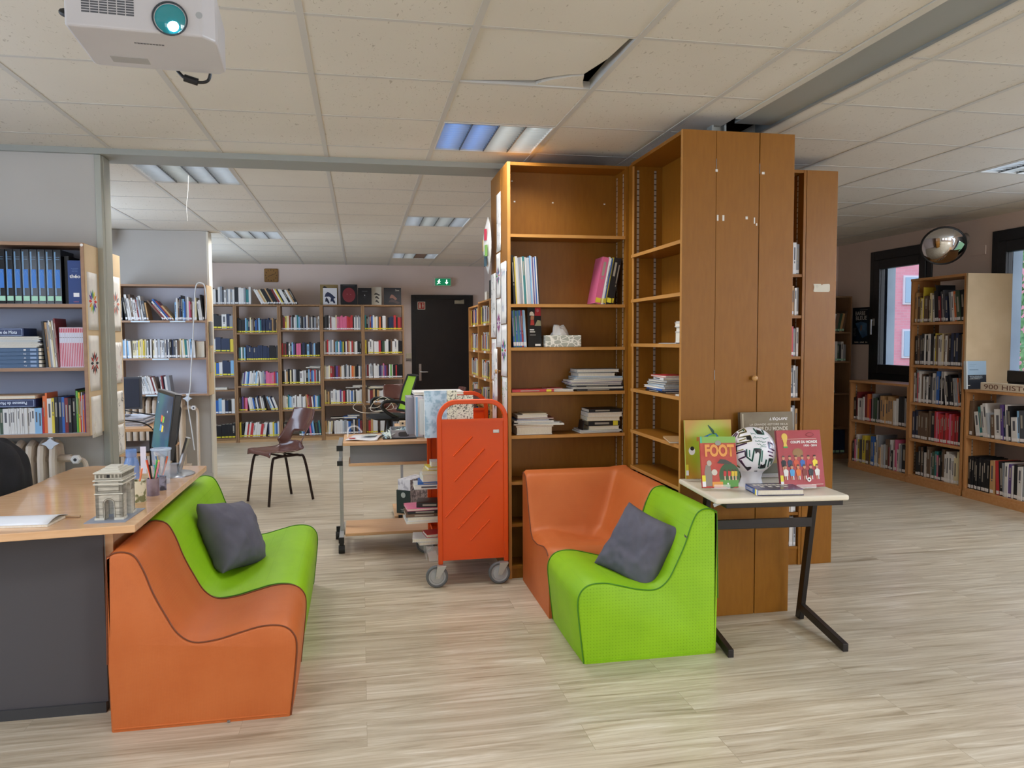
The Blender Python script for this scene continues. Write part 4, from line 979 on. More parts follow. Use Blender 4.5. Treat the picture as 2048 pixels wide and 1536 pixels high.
# ------------------------------------------------------------------ bookcases facing the camera
def case(name, label, x0, x1, yf, yb, ztop, tops, z0, m, me, back=None, t=.018, plinth=True, sidew=None, group=None, topboard=True, backwall=True, side=(1, 1)):
    r = thing(name, label, 'bookcase', ((x0+x1)/2, yf, 0), 0, group)
    if side[0]: MB().box(x0, x0+t, yf, yb, z0, ztop).obj('side_panel', m, r, bevel=.001)
    if side[1]: MB().box(x1-t, x1, yf, yb, z0, ztop).obj('side_panel', m, r, bevel=.001)
    if topboard: MB().box(x0+t, x1-t, yf+.002, yb, ztop-t, ztop).obj('top', m, r)
    for z in tops: MB().box(x0+t, x1-t, yf+.004, yb-.004, z-t, z).obj('shelf', m, r, bevel=.001)
    if plinth: MB().box(x0+t, x1-t, yf+.01, yf+.025, z0, tops[-1]-t if tops[-1] < .2 else .06).obj('plinth', me, r)
    if backwall: MB().box(x0+t, x1-t, yb-.004, yb, z0, ztop).obj('back_panel', back or m, r)
    return r
XR = (1, 0, 0); FR = (0, -1, 0)

# --- centre tall bookcase
cc = case('bookcase', 'tall orange-brown bookcase facing the camera, half empty, beside the orange cart', .834, 1.562, 4.425, 4.62, 2.42, [2.012, 1.611, 1.360, 1.098, .846, .575, .325, .075], 0, M_cab, M_cab)
for z in (2.012, 1.611, 1.360, 1.098, .846, .575): MB().box(.853, 1.543, 4.423, 4.428, z-.018, z).obj('shelf_edge', M_cabe, cc)
MB().box(.834, .852, 4.422, 4.4245, 0, 2.42).obj('panel_edge', M_cabe, cc)
M_rail = mat('shelf_rail', '#b7ab9b', .35, .5)
def rail_mat(name, base, hole, pitch=.032):
    m = mat(name, base, .4, .3); t = N(m, 'TexCoord'); s_ = N(m, 'SeparateXYZ'); L(m, t.outputs['Object'], s_.inputs[0])
    a = N(m, 'Math', operation='DIVIDE'); L(m, s_.outputs[2], a.inputs[0]); a.inputs[1].default_value = pitch
    f = N(m, 'Math', operation='FRACT'); L(m, a.outputs[0], f.inputs[0]); c = N(m, 'Math', operation='GREATER_THAN'); L(m, f.outputs[0], c.inputs[0]); c.inputs[1].default_value = .84
    x = N(m, 'Mix', data_type='RGBA'); L(m, c.outputs[0], x.inputs[0]); x.inputs[6].default_value = (*hx(base), 1); x.inputs[7].default_value = (*hx(hole), 1); L(m, x.outputs[2], B(m).inputs['Base Color']); return m
M_railp = rail_mat('perforated_rail', '#b9b0a2', '#3a322c')
for y in (4.46, 4.575): MB().box(1.5425, 1.544, y, y+.012, .08, 2.38).obj('shelf_rail', M_railp, cc)
mb = MB()
for (x, z) in ((.895, 2.345), (1.145, 2.225), (.91, 2.225), (1.47, 2.225)): mb.box(x, x+.010, 4.614, 4.6155, z, z+.008)
mb.obj('tape_remnant', M_paper, cc)
# side cupboard behind it with knob, and rear panel
sc_ = thing('side_cupboard', 'tall cupboard side with round knob, papered with drawings, left of the centre bookcase', 'cupboard', (1.1, 4.8, 0))
MB().box(.850, 1.56, 4.625, 4.98, 0, 2.42).obj('carcass', M_cab, sc_)
dd_ = MB().box(.832, .850, 4.625, 4.792, .0, 2.42).obj('door', M_cab, sc_, bevel=.001)
MB().box(.833, .850, 4.797, 4.98, .0, 2.42).obj('rear_door', M_cab, sc_, bevel=.001)
def knob(p, n_, par, r_=.014):
    up = Vector((0, 0, 1)); x_ = up.cross(Vector(n_)); MB().lathe([(.006, 0), (.006, .01), (r_, .018), (r_*1.05, .025), (r_*.7, .031), (.0001, .033)], 20, 0, frame(p, x_, up, n_)).obj('knob', mat('knob_wood', '#b98a4e', .3), par, smooth=True)
knob((.832, 4.667, 1.212), (-1, 0, 0), dd_)
# --- drawings on the cupboard side (plane x=.83) : (y0,y1,z0,z1)
DR = [(4.62, 4.77, 1.94, 2.29, 'faint pencil sketch', 'topmost', 's'), (4.64, 4.78, 1.66, 1.93, 'red, blue and green coloured flower', 'second from the top', 'm'),
      (4.44, 4.62, 1.50, 1.86, 'pale mandala', 'high beside the front edge', 'c'), (4.79, 4.97, 1.42, 1.82, 'black sketched figure', 'high on the rear door', 'k'),
      (4.63, 4.785, 1.36, 1.655, 'purple flower', 'in the middle', 'v'), (4.44, 4.62, 1.19, 1.495, 'coloured figure', 'mid-height beside the front edge', 'm'),
      (4.79, 4.96, 1.15, 1.41, 'faint pastel drawing', 'mid-height on the rear door', 'c'), (4.78, 4.93, .89, 1.145, 'rainbow flower', 'below the others on the rear door', 'R'),
      (4.44, 4.60, .93, 1.185, 'tiny green drawing', 'just above the round knob', 'G'), (4.43, 4.60, .60, .915, 'blue-black scribbled plant', 'lowest', 'n'),
      (4.64, 4.76, 1.03, 1.35, 'grey and lime collage', 'hanging loose beside the rainbow flower', 'S')]
INKC = {'s': ['#8a8a90'], 'm': ['#c2324a', '#2f5fae', '#3f9a4c', '#7a3fa0'], 'c': ['#7fb5d0', '#d5a0b8'], 'k': ['#26262a'], 'v': ['#8a3f8f', '#b05080'], 'R': ['#d23b3b', '#e0902f', '#e3d63c', '#3f9a4c', '#2f62b8', '#7a3fa0'], 'G': ['#6aa84f'], 'n': ['#22304a'], 'S': ['#8f9096', '#b9cf5a', '#4a4a50']}
def marks(par, M, w_, h_, cols, kind, n=10, seed=1):
    rr = random.Random(seed)
    for ci, c in enumerate(cols):
        mb = MB()
        for k in range(max(2, n//len(cols)+1)):
            a = 2*PI*(k*len(cols)+ci)/(max(2, n//len(cols)+1)*len(cols)); R_ = min(w_, h_)*.36
            if kind == 'flower':
                P = [(math.cos(a)*R_*.25, math.sin(a)*R_*.25), (math.cos(a-.22)*R_*.7, math.sin(a-.22)*R_*.7), (math.cos(a)*R_*1.15, math.sin(a)*R_*1.15), (math.cos(a+.22)*R_*.7, math.sin(a+.22)*R_*.7)]
                mb.add([(p[0], p[1], .0006) for p in P], [(0, 1, 2, 3)], 0, M)
            else:
                q = [(rr.uniform(-.4, .4)*w_, rr.uniform(-.42, .42)*h_)]
                for _ in range(5): q.append((q[-1][0]+rr.uniform(-.15, .15)*w_, q[-1][1]+rr.uniform(-.15, .15)*w_))
                for a_, b_ in zip(q[:-1], q[1:]):
                    dx, dy = b_[0]-a_[0], b_[1]-a_[1]; l_ = math.hypot(dx, dy)+1e-6; ox, oy = -dy/l_*.0012, dx/l_*.0012
                    mb.add([(a_[0]-ox, a_[1]-oy, .0006), (b_[0]-ox, b_[1]-oy, .0006), (b_[0]+ox, b_[1]+oy, .0006), (a_[0]+ox, a_[1]+oy, .0006)], [(0, 1, 2, 3)], 0, M)
        mb.obj('drawn_marks', mat('ink_'+c.strip('#'), c, .7), par)
def sheet(label, M, w_, h_, cols, kind, seed=1, paper=None, cat='drawing', curl=.006, n=10):
    r = thing('drawing', label, cat, M.translation)
    MB().grid(lambda u, v: ((u-.5)*w_, (v-.5)*h_, -.0008+curl*(max(0, .15-v)**2)*10), 4, 8, 0, M).obj('paper_sheet', paper or M_paper, r, smooth=True, solid=.0004)
    marks(r, M, w_, h_, cols, kind, n, seed); return r
for i, (a, b_, c, d_, desc, pos, ink) in enumerate(DR):
    off = .8305-.0012*(i % 4)-(.02 if ink == 'S' else 0)
    M = frame((off, (a+b_)/2, (c+d_)/2), (0, -1, 0), (0, 0, 1), (-1, 0, 0))
    sheet('paper with %s, %s on the cupboard side' % (desc, pos), M, b_-a, d_-c, INKC[ink], 'flower' if ink in 'mvR' else 'scribble', i+3)
mk = thing('paper_mask', 'oval painted paper mask hanging at the top left edge of the cupboard', 'mask', (.80, 4.9, 2.0))
MB().grid(lambda u, v: (.80-.03*math.cos((u-.5)*PI)*math.sin(PI*v), 4.9+(u-.5)*.24*math.sin(PI*v)**.7, 1.82+.36*v), 10, 14).obj('mask_face', M_paper, mk, smooth=True, solid=.002)
for c, z_, y_ in (('#c2324a', 2.06, 4.86), ('#7aa84f', 1.96, 4.84), ('#3b5560', 1.90, 4.87), ('#e0b03a', 2.0, 4.92)):
    MB().grid(lambda u, v: (.768+.012*((u-.5)**2)*4, y_+(u-.5)*.06, z_+(v-.5)*.07), 3, 3).obj('paint_patch', mat('paint_'+c.strip('#'), c, .6), mk)
lbl = MB().box(.829, .8305, 4.435, 4.46, 1.80, 1.855); tag(lbl.obj('switch_plate', M_white, bevel=.001), 'small white plate on the side edge of the centre bookcase', 'plate')

# --- perpendicular bookcase (open to the left) and cabinet doors facing the camera
pb = thing('bookcase', 'narrow orange-brown bookcase open to the left with perforated rails, between centre bookcase and cabinet', 'bookcase', (1.65, 3.97, 0))
MB().box(1.565, 1.745, 4.345, 4.363, 0, 2.42).obj('side_panel', M_cab, pb)
MB().box(1.5476, 1.722, 3.603, 3.621, .0, 2.42).obj('side_panel', M_cab, pb)
MB().box(1.740, 1.746, 3.621, 4.345, 0, 2.42).obj('back_panel', M_cab, pb)
MB().box(1.55, 1.740, 3.621, 4.345, 2.402, 2.42).obj('top', M_cab, pb)
MB().box(1.545, 1.5475, 3.603, 3.621, 0, 2.42).obj('panel_edge', M_cabe, pb)
MB().box(1.5635, 1.568, 4.336, 4.363, 0, 2.42).obj('panel_edge', M_cabe, pb)
MB().box(1.563, 1.60, 4.3635, 4.62, 0, 2.42).obj('filler', M_cab, pb)
for z in (1.893, 1.635, 1.380, 1.118, .876, .665, .40, .10):
    s = MB().box(1.553, 1.738, 3.622, 4.343, z-.018, z).obj('shelf', M_cab, pb)
    MB().box(1.550, 1.5532, 3.622, 4.343, z-.018, z).obj('shelf_edge', M_cabe, s)
for x in (1.585, 1.690): MB().box(x, x+.013, 4.3435, 4.345, .1, 2.38).obj('shelf_rail', M_railp, pb)
cb = thing('cabinet', 'tall two-door orange-brown cabinet with one round knob behind the display table', 'cabinet', (1.93, 3.8, 0))
MB().box(1.748, 2.142, 3.622, 4.32, 0, 2.42).obj('body', M_cab, cb)
da = MB().box(1.724, 1.951, 3.603, 3.620, .0, 2.42).obj('door', M_cab, cb, bevel=.0012)
MB().box(1.955, 2.142, 3.603, 3.620, .0, 2.42).obj('door', M_cab, cb, bevel=.0012)
knob((1.93, 3.603, 1.207), (0, -1, 0), da)
mb = MB()
for (x, z, w_, h_) in ((1.728, 1.985, .008, .028), (1.757, 1.985, .010, .028), (1.880, 1.995, .012, .014), (1.925, 1.975, .006, .03), (1.937, 1.965, .006, .012), (1.718, 2.222, .012, .012), (1.965, 2.218, .014, .012)): mb.box(x, x+w_, 3.6015, 3.6028, z, z+h_)
mb.obj('tape_remnant', M_paper, cb)
for hb in ((1.7222, 2.235), (1.9518, 2.22), (1.7222, 1.20), (1.7222, .30)): MB().box(hb[0], hb[0]+.0014, 3.600, 3.6025, hb[1], hb[1]+.05).obj('hinge', M_steel, cb)

# --- bookcase behind, at right of the cabinet
rb = case('bookcase', 'dim bookcase seen in a narrow gap right of the cabinet', 2.0, 2.662, 4.34, 4.62, 2.42, [1.795, 1.545, 1.295, 1.041, .80, .56, .33, .115], 0, M_cab, M_cab)
MB().box(2.641, 2.6435, 4.40, 4.41, .1, 2.4).obj('shelf_rail', M_railp, rb)
ep = thing('bookcase_end', 'broad orange-brown bookcase end panel with torn white label', 'bookcase', (2.77, 4.6, 0))
MB().box(2.665, 2.872, 4.34, 4.358, 0, 2.42).obj('end_panel', M_cab, ep, bevel=.001)
MB().box(2.665, 2.872, 4.358, 5.2, 0, 2.42).obj('case_body', M_cab, ep)
MB().prism([(-.055, -.021), (-.045, -.024), (.05, -.024), (.056, -.016), (.056, .02), (.05, .025), (.01, .023), (.0, .017), (-.006, .024), (-.055, .024), (-.05, .005)], 0, .001, 0, frame((2.773, 4.339, 1.712), (1, 0, 0), (0, 0, 1), (0, -1, 0))).obj('torn_label', mat('old_label', '#d8d2c0', .6), ep)
text('o', .014, .014, mat('print_faint', '#b0aa9c', .6), ep, frame((2.742, 4.3375, 1.722), (1, 0, 0), (0, 0, 1), (0, -1, 0)), world=True)
for z, seq in ((1.795, '_0 s2 w2 s2'), (1.545, 's3 T2 w2 s2'), (1.295, 'w2 r2 s3 w2'), (1.041, 'w2 S3 w2 s2'), (.80, 'l2 w2 s2 T2'), (.33, 'w3 w2 l2'), (.115, 'w2 k1 w3 l2')):
    row('', (2.570, 4.355, z), XR, FR, .066, seq, (.165, .20), (.12, .16), 'w', stuff=far)

# --- magazines and books in the centre bookcase
row('second shelf of centre bookcase', (.862, 4.45, 1.612), XR, FR, .170, '/-3 k2 y1 w2 l1 s2 w1 t2 w1 l2 w1 c1 w1 v1 w1 b1 w1 k1', (.268, .285), (.15, .155), None, 'magazines upright on the centre bookcase', name='magazine')
row('second shelf of centre bookcase', (1.365, 4.45, 1.612), XR, FR, .115, '/11 p5 w1 w1 b1 y1 k4 k2', (.275, .285), (.15, .16), 'y', 'leaning albums at the right of the centre bookcase')
row('third shelf of centre bookcase', (.862, 4.45, 1.361), XR, FR, .092, '/-3 b2 G1 b2 t2 b2 r2 c2 w1', (.212, .216), (.15, .155), 'w', 'blue and green guides in the centre bookcase')
bl = thing('booklet', 'black booklet with helmeted worker standing face-out beside the blue guides', 'booklet', (1.0, 4.5, 1.361))
BMx = frame((.998, 4.462, 1.480), (1, .22, 0), None, (.22, -1, .02)) if False else None
Mb = Matrix.Translation((.962, 4.455, 1.3615)) @ Matrix.Rotation(math.radians(14), 4, 'Z') @ Matrix.Rotation(math.radians(-3), 4, 'X')
MB().box(0, .088, 0, .004, 0, .232, 0, Mb).obj('cover', M_black, bl)
def on(M, x, z): return M @ frame((x, -.0006, z), (1, 0, 0), (0, 0, 1), (0, -1, 0))
mb = MB(); mb.prism([(-.014, 0), (.016, -.002), (.017, .006), (.010, .020), (-.002, .024), (-.012, .016)], 0, .0004, 0, on(Mb, .026, .185)); mb.obj('helmet_picture', mat('helmet_cream', '#e6dfd0', .5), bl)
MB().prism([(-.012, 0), (.010, 0), (.012, .022), (-.010, .022)], 0, .0003, 0, on(Mb, .03, .160)).obj('face_picture', mat('face_tan', '#b88464', .5), bl)
MB().prism([(-.012, -.03), (.014, -.03), (.012, 0), (-.008, .004)], 0, .0003, 0, on(Mb, .028, .158)).obj('scarf_picture', mat('scarf_red', '#c4453e', .5), bl)
MB().prism([(-.02, -.012), (.02, -.012), (.02, .036), (-.016, .036)], 0, .0003, 0, on(Mb, .066, .195)).obj('emblem_ground', mat('emblem_red', '#a8252f', .5), bl)
mb = MB(); 
for k in range(8):
    a = 2*PI*k/8; mb.prism([(math.cos(a-.2)*.003, math.sin(a-.2)*.003), (math.cos(a)*.012, math.sin(a)*.012), (math.cos(a+.2)*.003, math.sin(a+.2)*.003)], 0, .0003, 0, on(Mb, .066, .214) @ Matrix.Translation((0, 0, .0005)))
mb.obj('emblem_star', M_white, bl)
MB().prism([(-.02, 0), (.022, 0), (.02, .03), (0, .034)], 0, .0003, 0, on(Mb, .064, .125)).obj('jacket_picture', mat('jacket_pale', '#a9a98a', .5), bl)
MB().box(.012, .04, -.0008, 0, .098, .104, 0, Mb).box(.012, .046, -.0008, 0, .086, .092, 0, Mb).box(.012, .05, -.0008, 0, .070, .0715, 0, Mb).box(.045, .08, -.0008, 0, .006, .018, 0, Mb).obj('title_print', M_white, bl)
tx = thing('tissue_box', 'grey and white leaf-patterned tissue box with a tissue pulled up', 'tissue box', (1.175, 4.48, 1.361))
m_tb = mat('tissue_box_print', '#b9bbae', .55); v_ = N(m_tb, 'TexVoronoi'); v_.feature = 'DISTANCE_TO_EDGE'; v_.inputs['Scale'].default_value = 26; L(m_tb, coords(m_tb, (1, 1, 1.6), (0, .5, 0)), v_.inputs[0])
L(m_tb, ramp(m_tb, v_.outputs[0], [(.03, '#eceae2'), (.09, '#a9aca0')]), B(m_tb).inputs['Base Color'])
MB().box(1.062, 1.278, 4.44, 4.555, 1.361, 1.430).obj('box_body', m_tb, tx, bevel=.002)
def tis(u, v):
    a = 2*PI*u; r_ = .046-.030*v*(1-.5*math.sin(4*a))+.008*math.sin(7*a+2*v); return (1.162+r_*math.cos(a)*1.1, 4.50+r_*math.sin(a)*.55, 1.430+.050*v**.8*(1+.25*math.sin(2*a+.5)))
MB().grid(tis, 28, 6).obj('tissue', mat('tissue', '#e6e3e0', .8), tx, smooth=True, angle=180, solid=.0008)
# lying stacks
def stack(loc, x, y, z, spec, dr=XR, group=None):
    cur = z+.0005
    for i, (w_, d_, t, col, pg, dx, sk, nm) in enumerate(spec):
        dv = Vector(dr).normalized(); 
        pos = 'bottom' if i == 0 else ('topmost' if i == len(spec)-1 else ordn(i+1)+' from bottom')
        cn = PAL[col][1] if col in PAL else 'patterned'
        c = Vector((x, y, 0))+dv*dx; flat('%s %s, %s in %s' % (cn, nm, pos, loc), (c.x, c.y, cur), dr, w_, d_, t, col, pg, nm, skew=sk, group=group, stk='y' if (not pg and t > .02) else None)
        cur += t+.0006
    return cur
st = 'big stack, fourth shelf of centre bookcase'
stack(st, 1.385, 4.525, 1.099, [(.30, .17, .012, 'k', False, .02, 1, 'magazine'), (.31, .17, .010, 'w', True, 0, -2, 'magazine'), (.30, .165, .009, 'k', False, .012, 2, 'magazine'), (.31, .17, .010, 's', True, -.01, 0, 'magazine'),
    (.33, .17, .009, 'v', True, -.018, -1, 'magazine'), (.32, .17, .011, 'w', True, -.012, 2, 'magazine'), (.30, .17, .010, 'l', True, .005, -3, 'magazine'), (.29, .165, .009, 'c', True, .006, 2, 'magazine'), (.23, .16, .020, 'w', True, -.01, 0, 'book'),
    (.22, .15, .004, 'k', True, -.03, 3, 'magazine'), (.26, .16, .018, 'l', True, 0, -1, 'book')], group='magazine stack on the fourth shelf')
flat('dark red hardback lying flat with yellow sticker, fourth shelf of centre bookcase', (.985, 4.50, 1.0995), XR, .25, .13, .014, 'r', False, 'book', stk='y')
flat('thin white book lying flat between the red hardback and the big stack', (1.165, 4.50, 1.099), XR, .14, .12, .012, 'w', True, 'book', skew=-4)
flat('thin red booklet lying on the white book of the fourth shelf', (1.12, 4.52, 1.112), XR, .10, .10, .006, 'r', True, 'book', skew=6)
stack('paper-heavy stack by the cart, fifth centre shelf', .995, 4.52, .847, [(.215, .15, .045, 'w', True, 0, 0, 'book'), (.23, .16, .010, 'T', True, .0, 1, 'magazine'), (.30, .17, .008, 'w', True, .035, -7, 'magazine'), (.26, .16, .008, 'l', True, .02, 4, 'magazine'),
    (.24, .16, .009, 'w', True, 0, -2, 'magazine'), (.20, .15, .007, 'b', True, -.01, 2, 'magazine'), (.22, .15, .007, 'R', True, .01, -2, 'magazine'), (.185, .14, .018, 'w', True, -.01, 0, 'book'), (.15, .13, .008, 'e', True, 0, 3, 'book')], group='book stack at left on the fifth shelf')
stack('thick-book stack, right end of fifth centre shelf', 1.425, 4.525, .847, [(.25, .16, .008, 'w', True, -.03, 3, 'magazine'), (.26, .16, .008, 'l', True, -.02, -3, 'magazine'), (.19, .14, .022, 'e', True, -.0, 0, 'book'), (.20, .14, .030, 'k', False, 0, 1, 'book'),
    (.205, .15, .024, 'e', True, -.004, -1, 'book'), (.215, .15, .026, 'w', True, .005, 0, 'book'), (.20, .15, .020, 'k', False, .0, 2, 'book')], group='book stack at right on the fifth shelf')
lk = MB().box(0, .004, 0, .1, 0, .055, 0, Matrix.Translation((1.285, 4.44, .866)) @ Matrix.Rotation(math.radians(10), 4, 'Y')); tag(lk.obj('black_card', M_black), 'small black card standing against the right-hand stack, fifth shelf', 'card')

# perpendicular bookcase contents (opening towards -x)
DL = (0, -1, 0)
stack('pile on fourth shelf, narrow side bookcase', 1.648, 3.99, 1.118, [(.27, .17, .010, 'k', False, .0, 2, 'magazine'), (.26, .17, .010, 'b', False, -.01, -3, 'magazine'), (.27, .17, .012, 'w', True, -.02, 3, 'magazine'), (.26, .165, .010, 'c', True, .0, -2, 'magazine'), (.25, .165, .010, 'S', True, .0, 2, 'magazine'),
     (.22, .16, .012, 's', True, .01, 5, 'magazine'), (.20, .15, .014, 'w', False, .03, -6, 'book'), (.19, .14, .010, 'r', True, .0, 4, 'book')], DL, 'magazine pile in the narrow side bookcase')
stack('short white pile, narrow side bookcase', 1.650, 3.72, 1.386, [(.13, .12, .055, 'w', True, 0, 0, 'box'), (.11, .12, .024, 'w', True, 0, 2, 'box'), (.12, .13, .022, 'w', True, 0, -1, 'box'), (.11, .12, .006, 'w', True, 0, 5, 'box')], DL, 'white boxes in the narrow side bookcase')
flat('thin pale magazine lying on the shelf under the white boxes', (1.652, 3.85, 1.380), DL, .24, .16, .004, 'l', True, 'magazine')
flat('small white card lying at the front of the fourth side shelf', (1.60, 3.68, 1.118), DL, .08, .07, .008, 'w', True, 'book')
flat('orange-brown art magazine lying on the fifth shelf of the narrow side bookcase', (1.642, 3.80, .876), DL, .24, .17, .008, 'T', True, 'magazine', skew=-14)
# ------------------------------------------------------------------ left wall shelf (first partition)
def wallcase(name, label, x0, x1, yf, yb, z0, z1, tops, m_in, m_edge, back):
    r = thing(name, label, 'wall shelf', ((x0+x1)/2, yf, z0))
    MB().box(x0, x0+.018, yf, yb, z0, z1).obj('side_panel', m_edge, r, bevel=.001)
    MB().box(x1-.018, x1, yf, yb, z0, z1).obj('side_panel', m_edge, r, bevel=.001)
    MB().box(x1, x1+.0015, yf+.004, yb, z0+.003, z1-.003).obj('card_facing', M_card, r)
    MB().box(x0+.018, x1-.018, yf, yb, z1-.018, z1).obj('top', m_edge, r)
    for z in tops:
        s = MB().box(x0+.018, x1-.018, yf+.002, yb, z-.018, z).obj('shelf', m_edge, r)
        MB().box(x0+.018, x1-.018, yf+.004, yb, z, z+.0006).obj('shelf_surface', m_in, s)
    MB().box(x0+.018, x1-.018, yb-.006, yb-.001, z0, z1).obj('back_panel', back, r)
    return r
M_shb = mat('shelf_back_blue', '#8d93a6', .6)
s1_ = wallcase('wall_shelf', 'wooden wall shelf of blue volumes and boxed sets above the left radiator', -2.35, -1.472, 4.63, 4.865, .886, 1.943, [1.611, 1.265, .904], M_shelfpale, M_shelfwood, M_shb)
MB().lathe([(.008, 0), (.008, .002), (.0001, .002)], 14, 0, frame((-1.481, 4.63, 1.93), (1, 0, 0), (0, 0, 1), (0, -1, 0))).obj('screw_cap', M_white, s1_)
for (a, c, d_, desc, nm, cols) in ((4.66, 1.47, 1.79, 'paper with coloured petal flower upper on the left shelf side', 'flower', INKC['R']), (4.655, 1.13, 1.44, 'paper with dark petal flower, middle on the left shelf side', 'flower', ['#33333a', '#b04038']), (4.66, .87, 1.10, 'bare cream card lowest on the left shelf side', 'scribble', ['#cfc4ae'])):
    sheet(desc, frame((-1.4695, a+.085, (c+d_)/2), (0, 1, 0), (0, 0, 1), (1, 0, 0)), .17, d_-c, cols, nm, 4, n=(10 if nm == 'flower' else 3))
# shelf on the reverse of the partition, only its papered side shows
s0_ = thing('wall_shelf', 'narrow papered shelf side just behind the grey-green post', 'wall shelf', (-1.9, 5.2, .75))
MB().box(-2.3, -1.472, 5.03, 5.27, .70, 1.937).obj('case_body', M_shelfwood, s0_)
MB().box(-1.472, -1.470, 5.035, 5.27, .70, 1.937).obj('card_facing', M_card, s0_)
for i, (c, d_, desc, nm, cols) in enumerate(((1.47, 1.80, 'paper with pink mandala on the shelf side behind the post', 'flower', ['#d5887a', '#8a8a90']), (1.15, 1.40, 'paper with faint pink drawing below the mandala', 'scribble', ['#c99aa0', '#a8a8ac']),
       (.90, 1.10, 'paper with grey pencil figure on the shelf side behind the post', 'scribble', ['#77777d']), (.71, .895, 'lowest paper with pencil scribbles behind the post', 'scribble', ['#77777d']))):
    sheet(desc, frame((-1.4675-.0005*(i % 2), 5.15, (c+d_)/2), (0, 1, 0), (0, 0, 1), (1, 0, 0)), .19, d_-c, cols, nm, 9+i)
# blue encyclopaedia volumes
M_vk = mat('volume_black', '#101216', .12); M_vb = mat('volume_blue', '#2a72c8', .2); M_vs = mat('volume_sheen', '#6c93b8', .15)
for k in range(9):
    x = -1.945+.0395*k
    m = MB(); t, h_ = .036, .292
    book_mb(t, .20, h_, None, None, m)
    m.box(.008, t-.006, -.0006, 0, .085, .185, 2); m.box(.004, t-.002, -.0008, 0, .016, .042, 3); m.box(.004, .011, -.0005, 0, .045, .28, 4); m.box(.006, .030, -.0007, 0, .238, .240, 4); m.box(.006, .030, -.0007, 0, .250, .2515, 4)
    for (a, b_) in (((.009, .150), (.018, .176)), ((.018, .176), (.029, .150))):
        m.add([(a[0], -.0008, a[1]), (b_[0], -.0008, b_[1]), (b_[0], -.0008, b_[1]+.002), (a[0], -.0008, a[1]+.002)], [(0, 1, 2, 3)], 4)
    o = m.obj('encyclopedia_volume', [M_vk, M_page, M_vb, STK['m'], M_vs], None, M=Matrix.Translation((x, 4.645, 1.612)))
    if k < 8: tag(o, 'glossy black volume with blue band, %s left of the navy book' % (['ninth', 'eighth', 'seventh', 'sixth', 'fifth', 'fourth', 'third', 'second'][k]), 'book', 'glossy black and blue volumes')
    else: tag(o, 'glossy black volume with blue band standing nearest the navy book', 'book', 'glossy black and blue volumes')
flbk = MB(); book_mb(.022, .17, .262, None, None, flbk); tag(flbk.obj('book', [M_black, M_page, M_black, M_black], None, M=Matrix.Translation((-1.584, 4.67, 1.612))), 'plain black book set back between blue volumes and navy book', 'book')
th = thing('book', 'thick navy book titled théo at the right end of the top left shelf', 'book', (-1.525, 4.65, 1.612))
m = MB(); book_mb(.070, .16, .236, None, None, m, Matrix.Translation((-1.560, 4.646, 1.612))); m.obj('cover', [mat('theo_navy', '#1c3a78', .35), M_page], th)
MB().box(-1.535, -1.506, 4.6454, 4.646, 1.650, 1.672).obj('shelf_mark', STK['w'], th)
text('théo', .054, .020, M_white, th, frame((-1.525, 4.6455, 1.762), (1, 0, 0), (0, 0, 1), (0, -1, 0)), world=True, bold=.025)
text('Encyclopédie\ncatholique\npour tous', .036, .022, mat('print_blue', '#6d86b5', .5), th, frame((-1.525, 4.6455, 1.796), (1, 0, 0), (0, 0, 1), (0, -1, 0)), world=True)
text('FLEURUS', .026, .006, mat('print_pink', '#d07a86', .5), th, frame((-1.522, 4.6455, 1.624), (1, 0, 0), (0, 0, 1), (0, -1, 0)), world=True)
# middle row: boxed volumes lying
M_vol = mat('volume_slate', '#3d5a7c', .4); M_box = mat('boxset_navy', '#26325c', .4)
for k, (nmb, wd) in enumerate((('7', 'seven, lowest'), ('6', 'six'), ('4', 'four'), ('2', 'two'), ('1', 'one, topmost'))):
    z = 1.2665+.0215*k
    v = thing('book', 'slate blue lying volume numbered %s of the numbered stack' % wd, 'book', (-1.80, 4.72, z))
    m = MB(); m.box(-1.98, -1.722, 4.645, 4.82, z, z+.0208, 0).box(-1.722, -1.708, 4.648, 4.815, z+.002, z+.0188, 1); m.obj('cover', [M_vol, M_page], v, bevel=.001)
    text(nmb, .008, .012, M_white, v, frame((-1.788, 4.6447, z+.0105), (0, 0, -1), (1, 0, 0)), world=True)
    MB().box(-1.762, -1.732, 4.6444, 4.645, z+.005, z+.016).obj('ornament', mat('ornament_blue', '#8ea4c4', .5), v)
cur = 1.2665+.0215*5+.0006
for k in range(9):
    c_ = ['w', 'w', 'w', 'l', 'w', 'c', 'w', 'l', 'w'][k]
    flat('%s sheaf, %s above the numbered volumes in the left shelf stack' % (PAL[c_][1], ordn(k+1)), (-1.83+.004*(k % 3), 4.73, cur), XR, .21+.012*(k % 4), .17, .0062, c_, True, 'paper_sheaf', skew=(k % 3)-1, group='paper sheaves on the left shelf'); cur += .0068
dkb = MB().box(-1.765, -1.712, 4.66, 4.80, 1.385, 1.412); tag(dkb.obj('small_box', mat('box_plum', '#3a2a3a', .5), bevel=.001), 'small plum box beside the paper sheaves in the left stack', 'box')
dkb.v
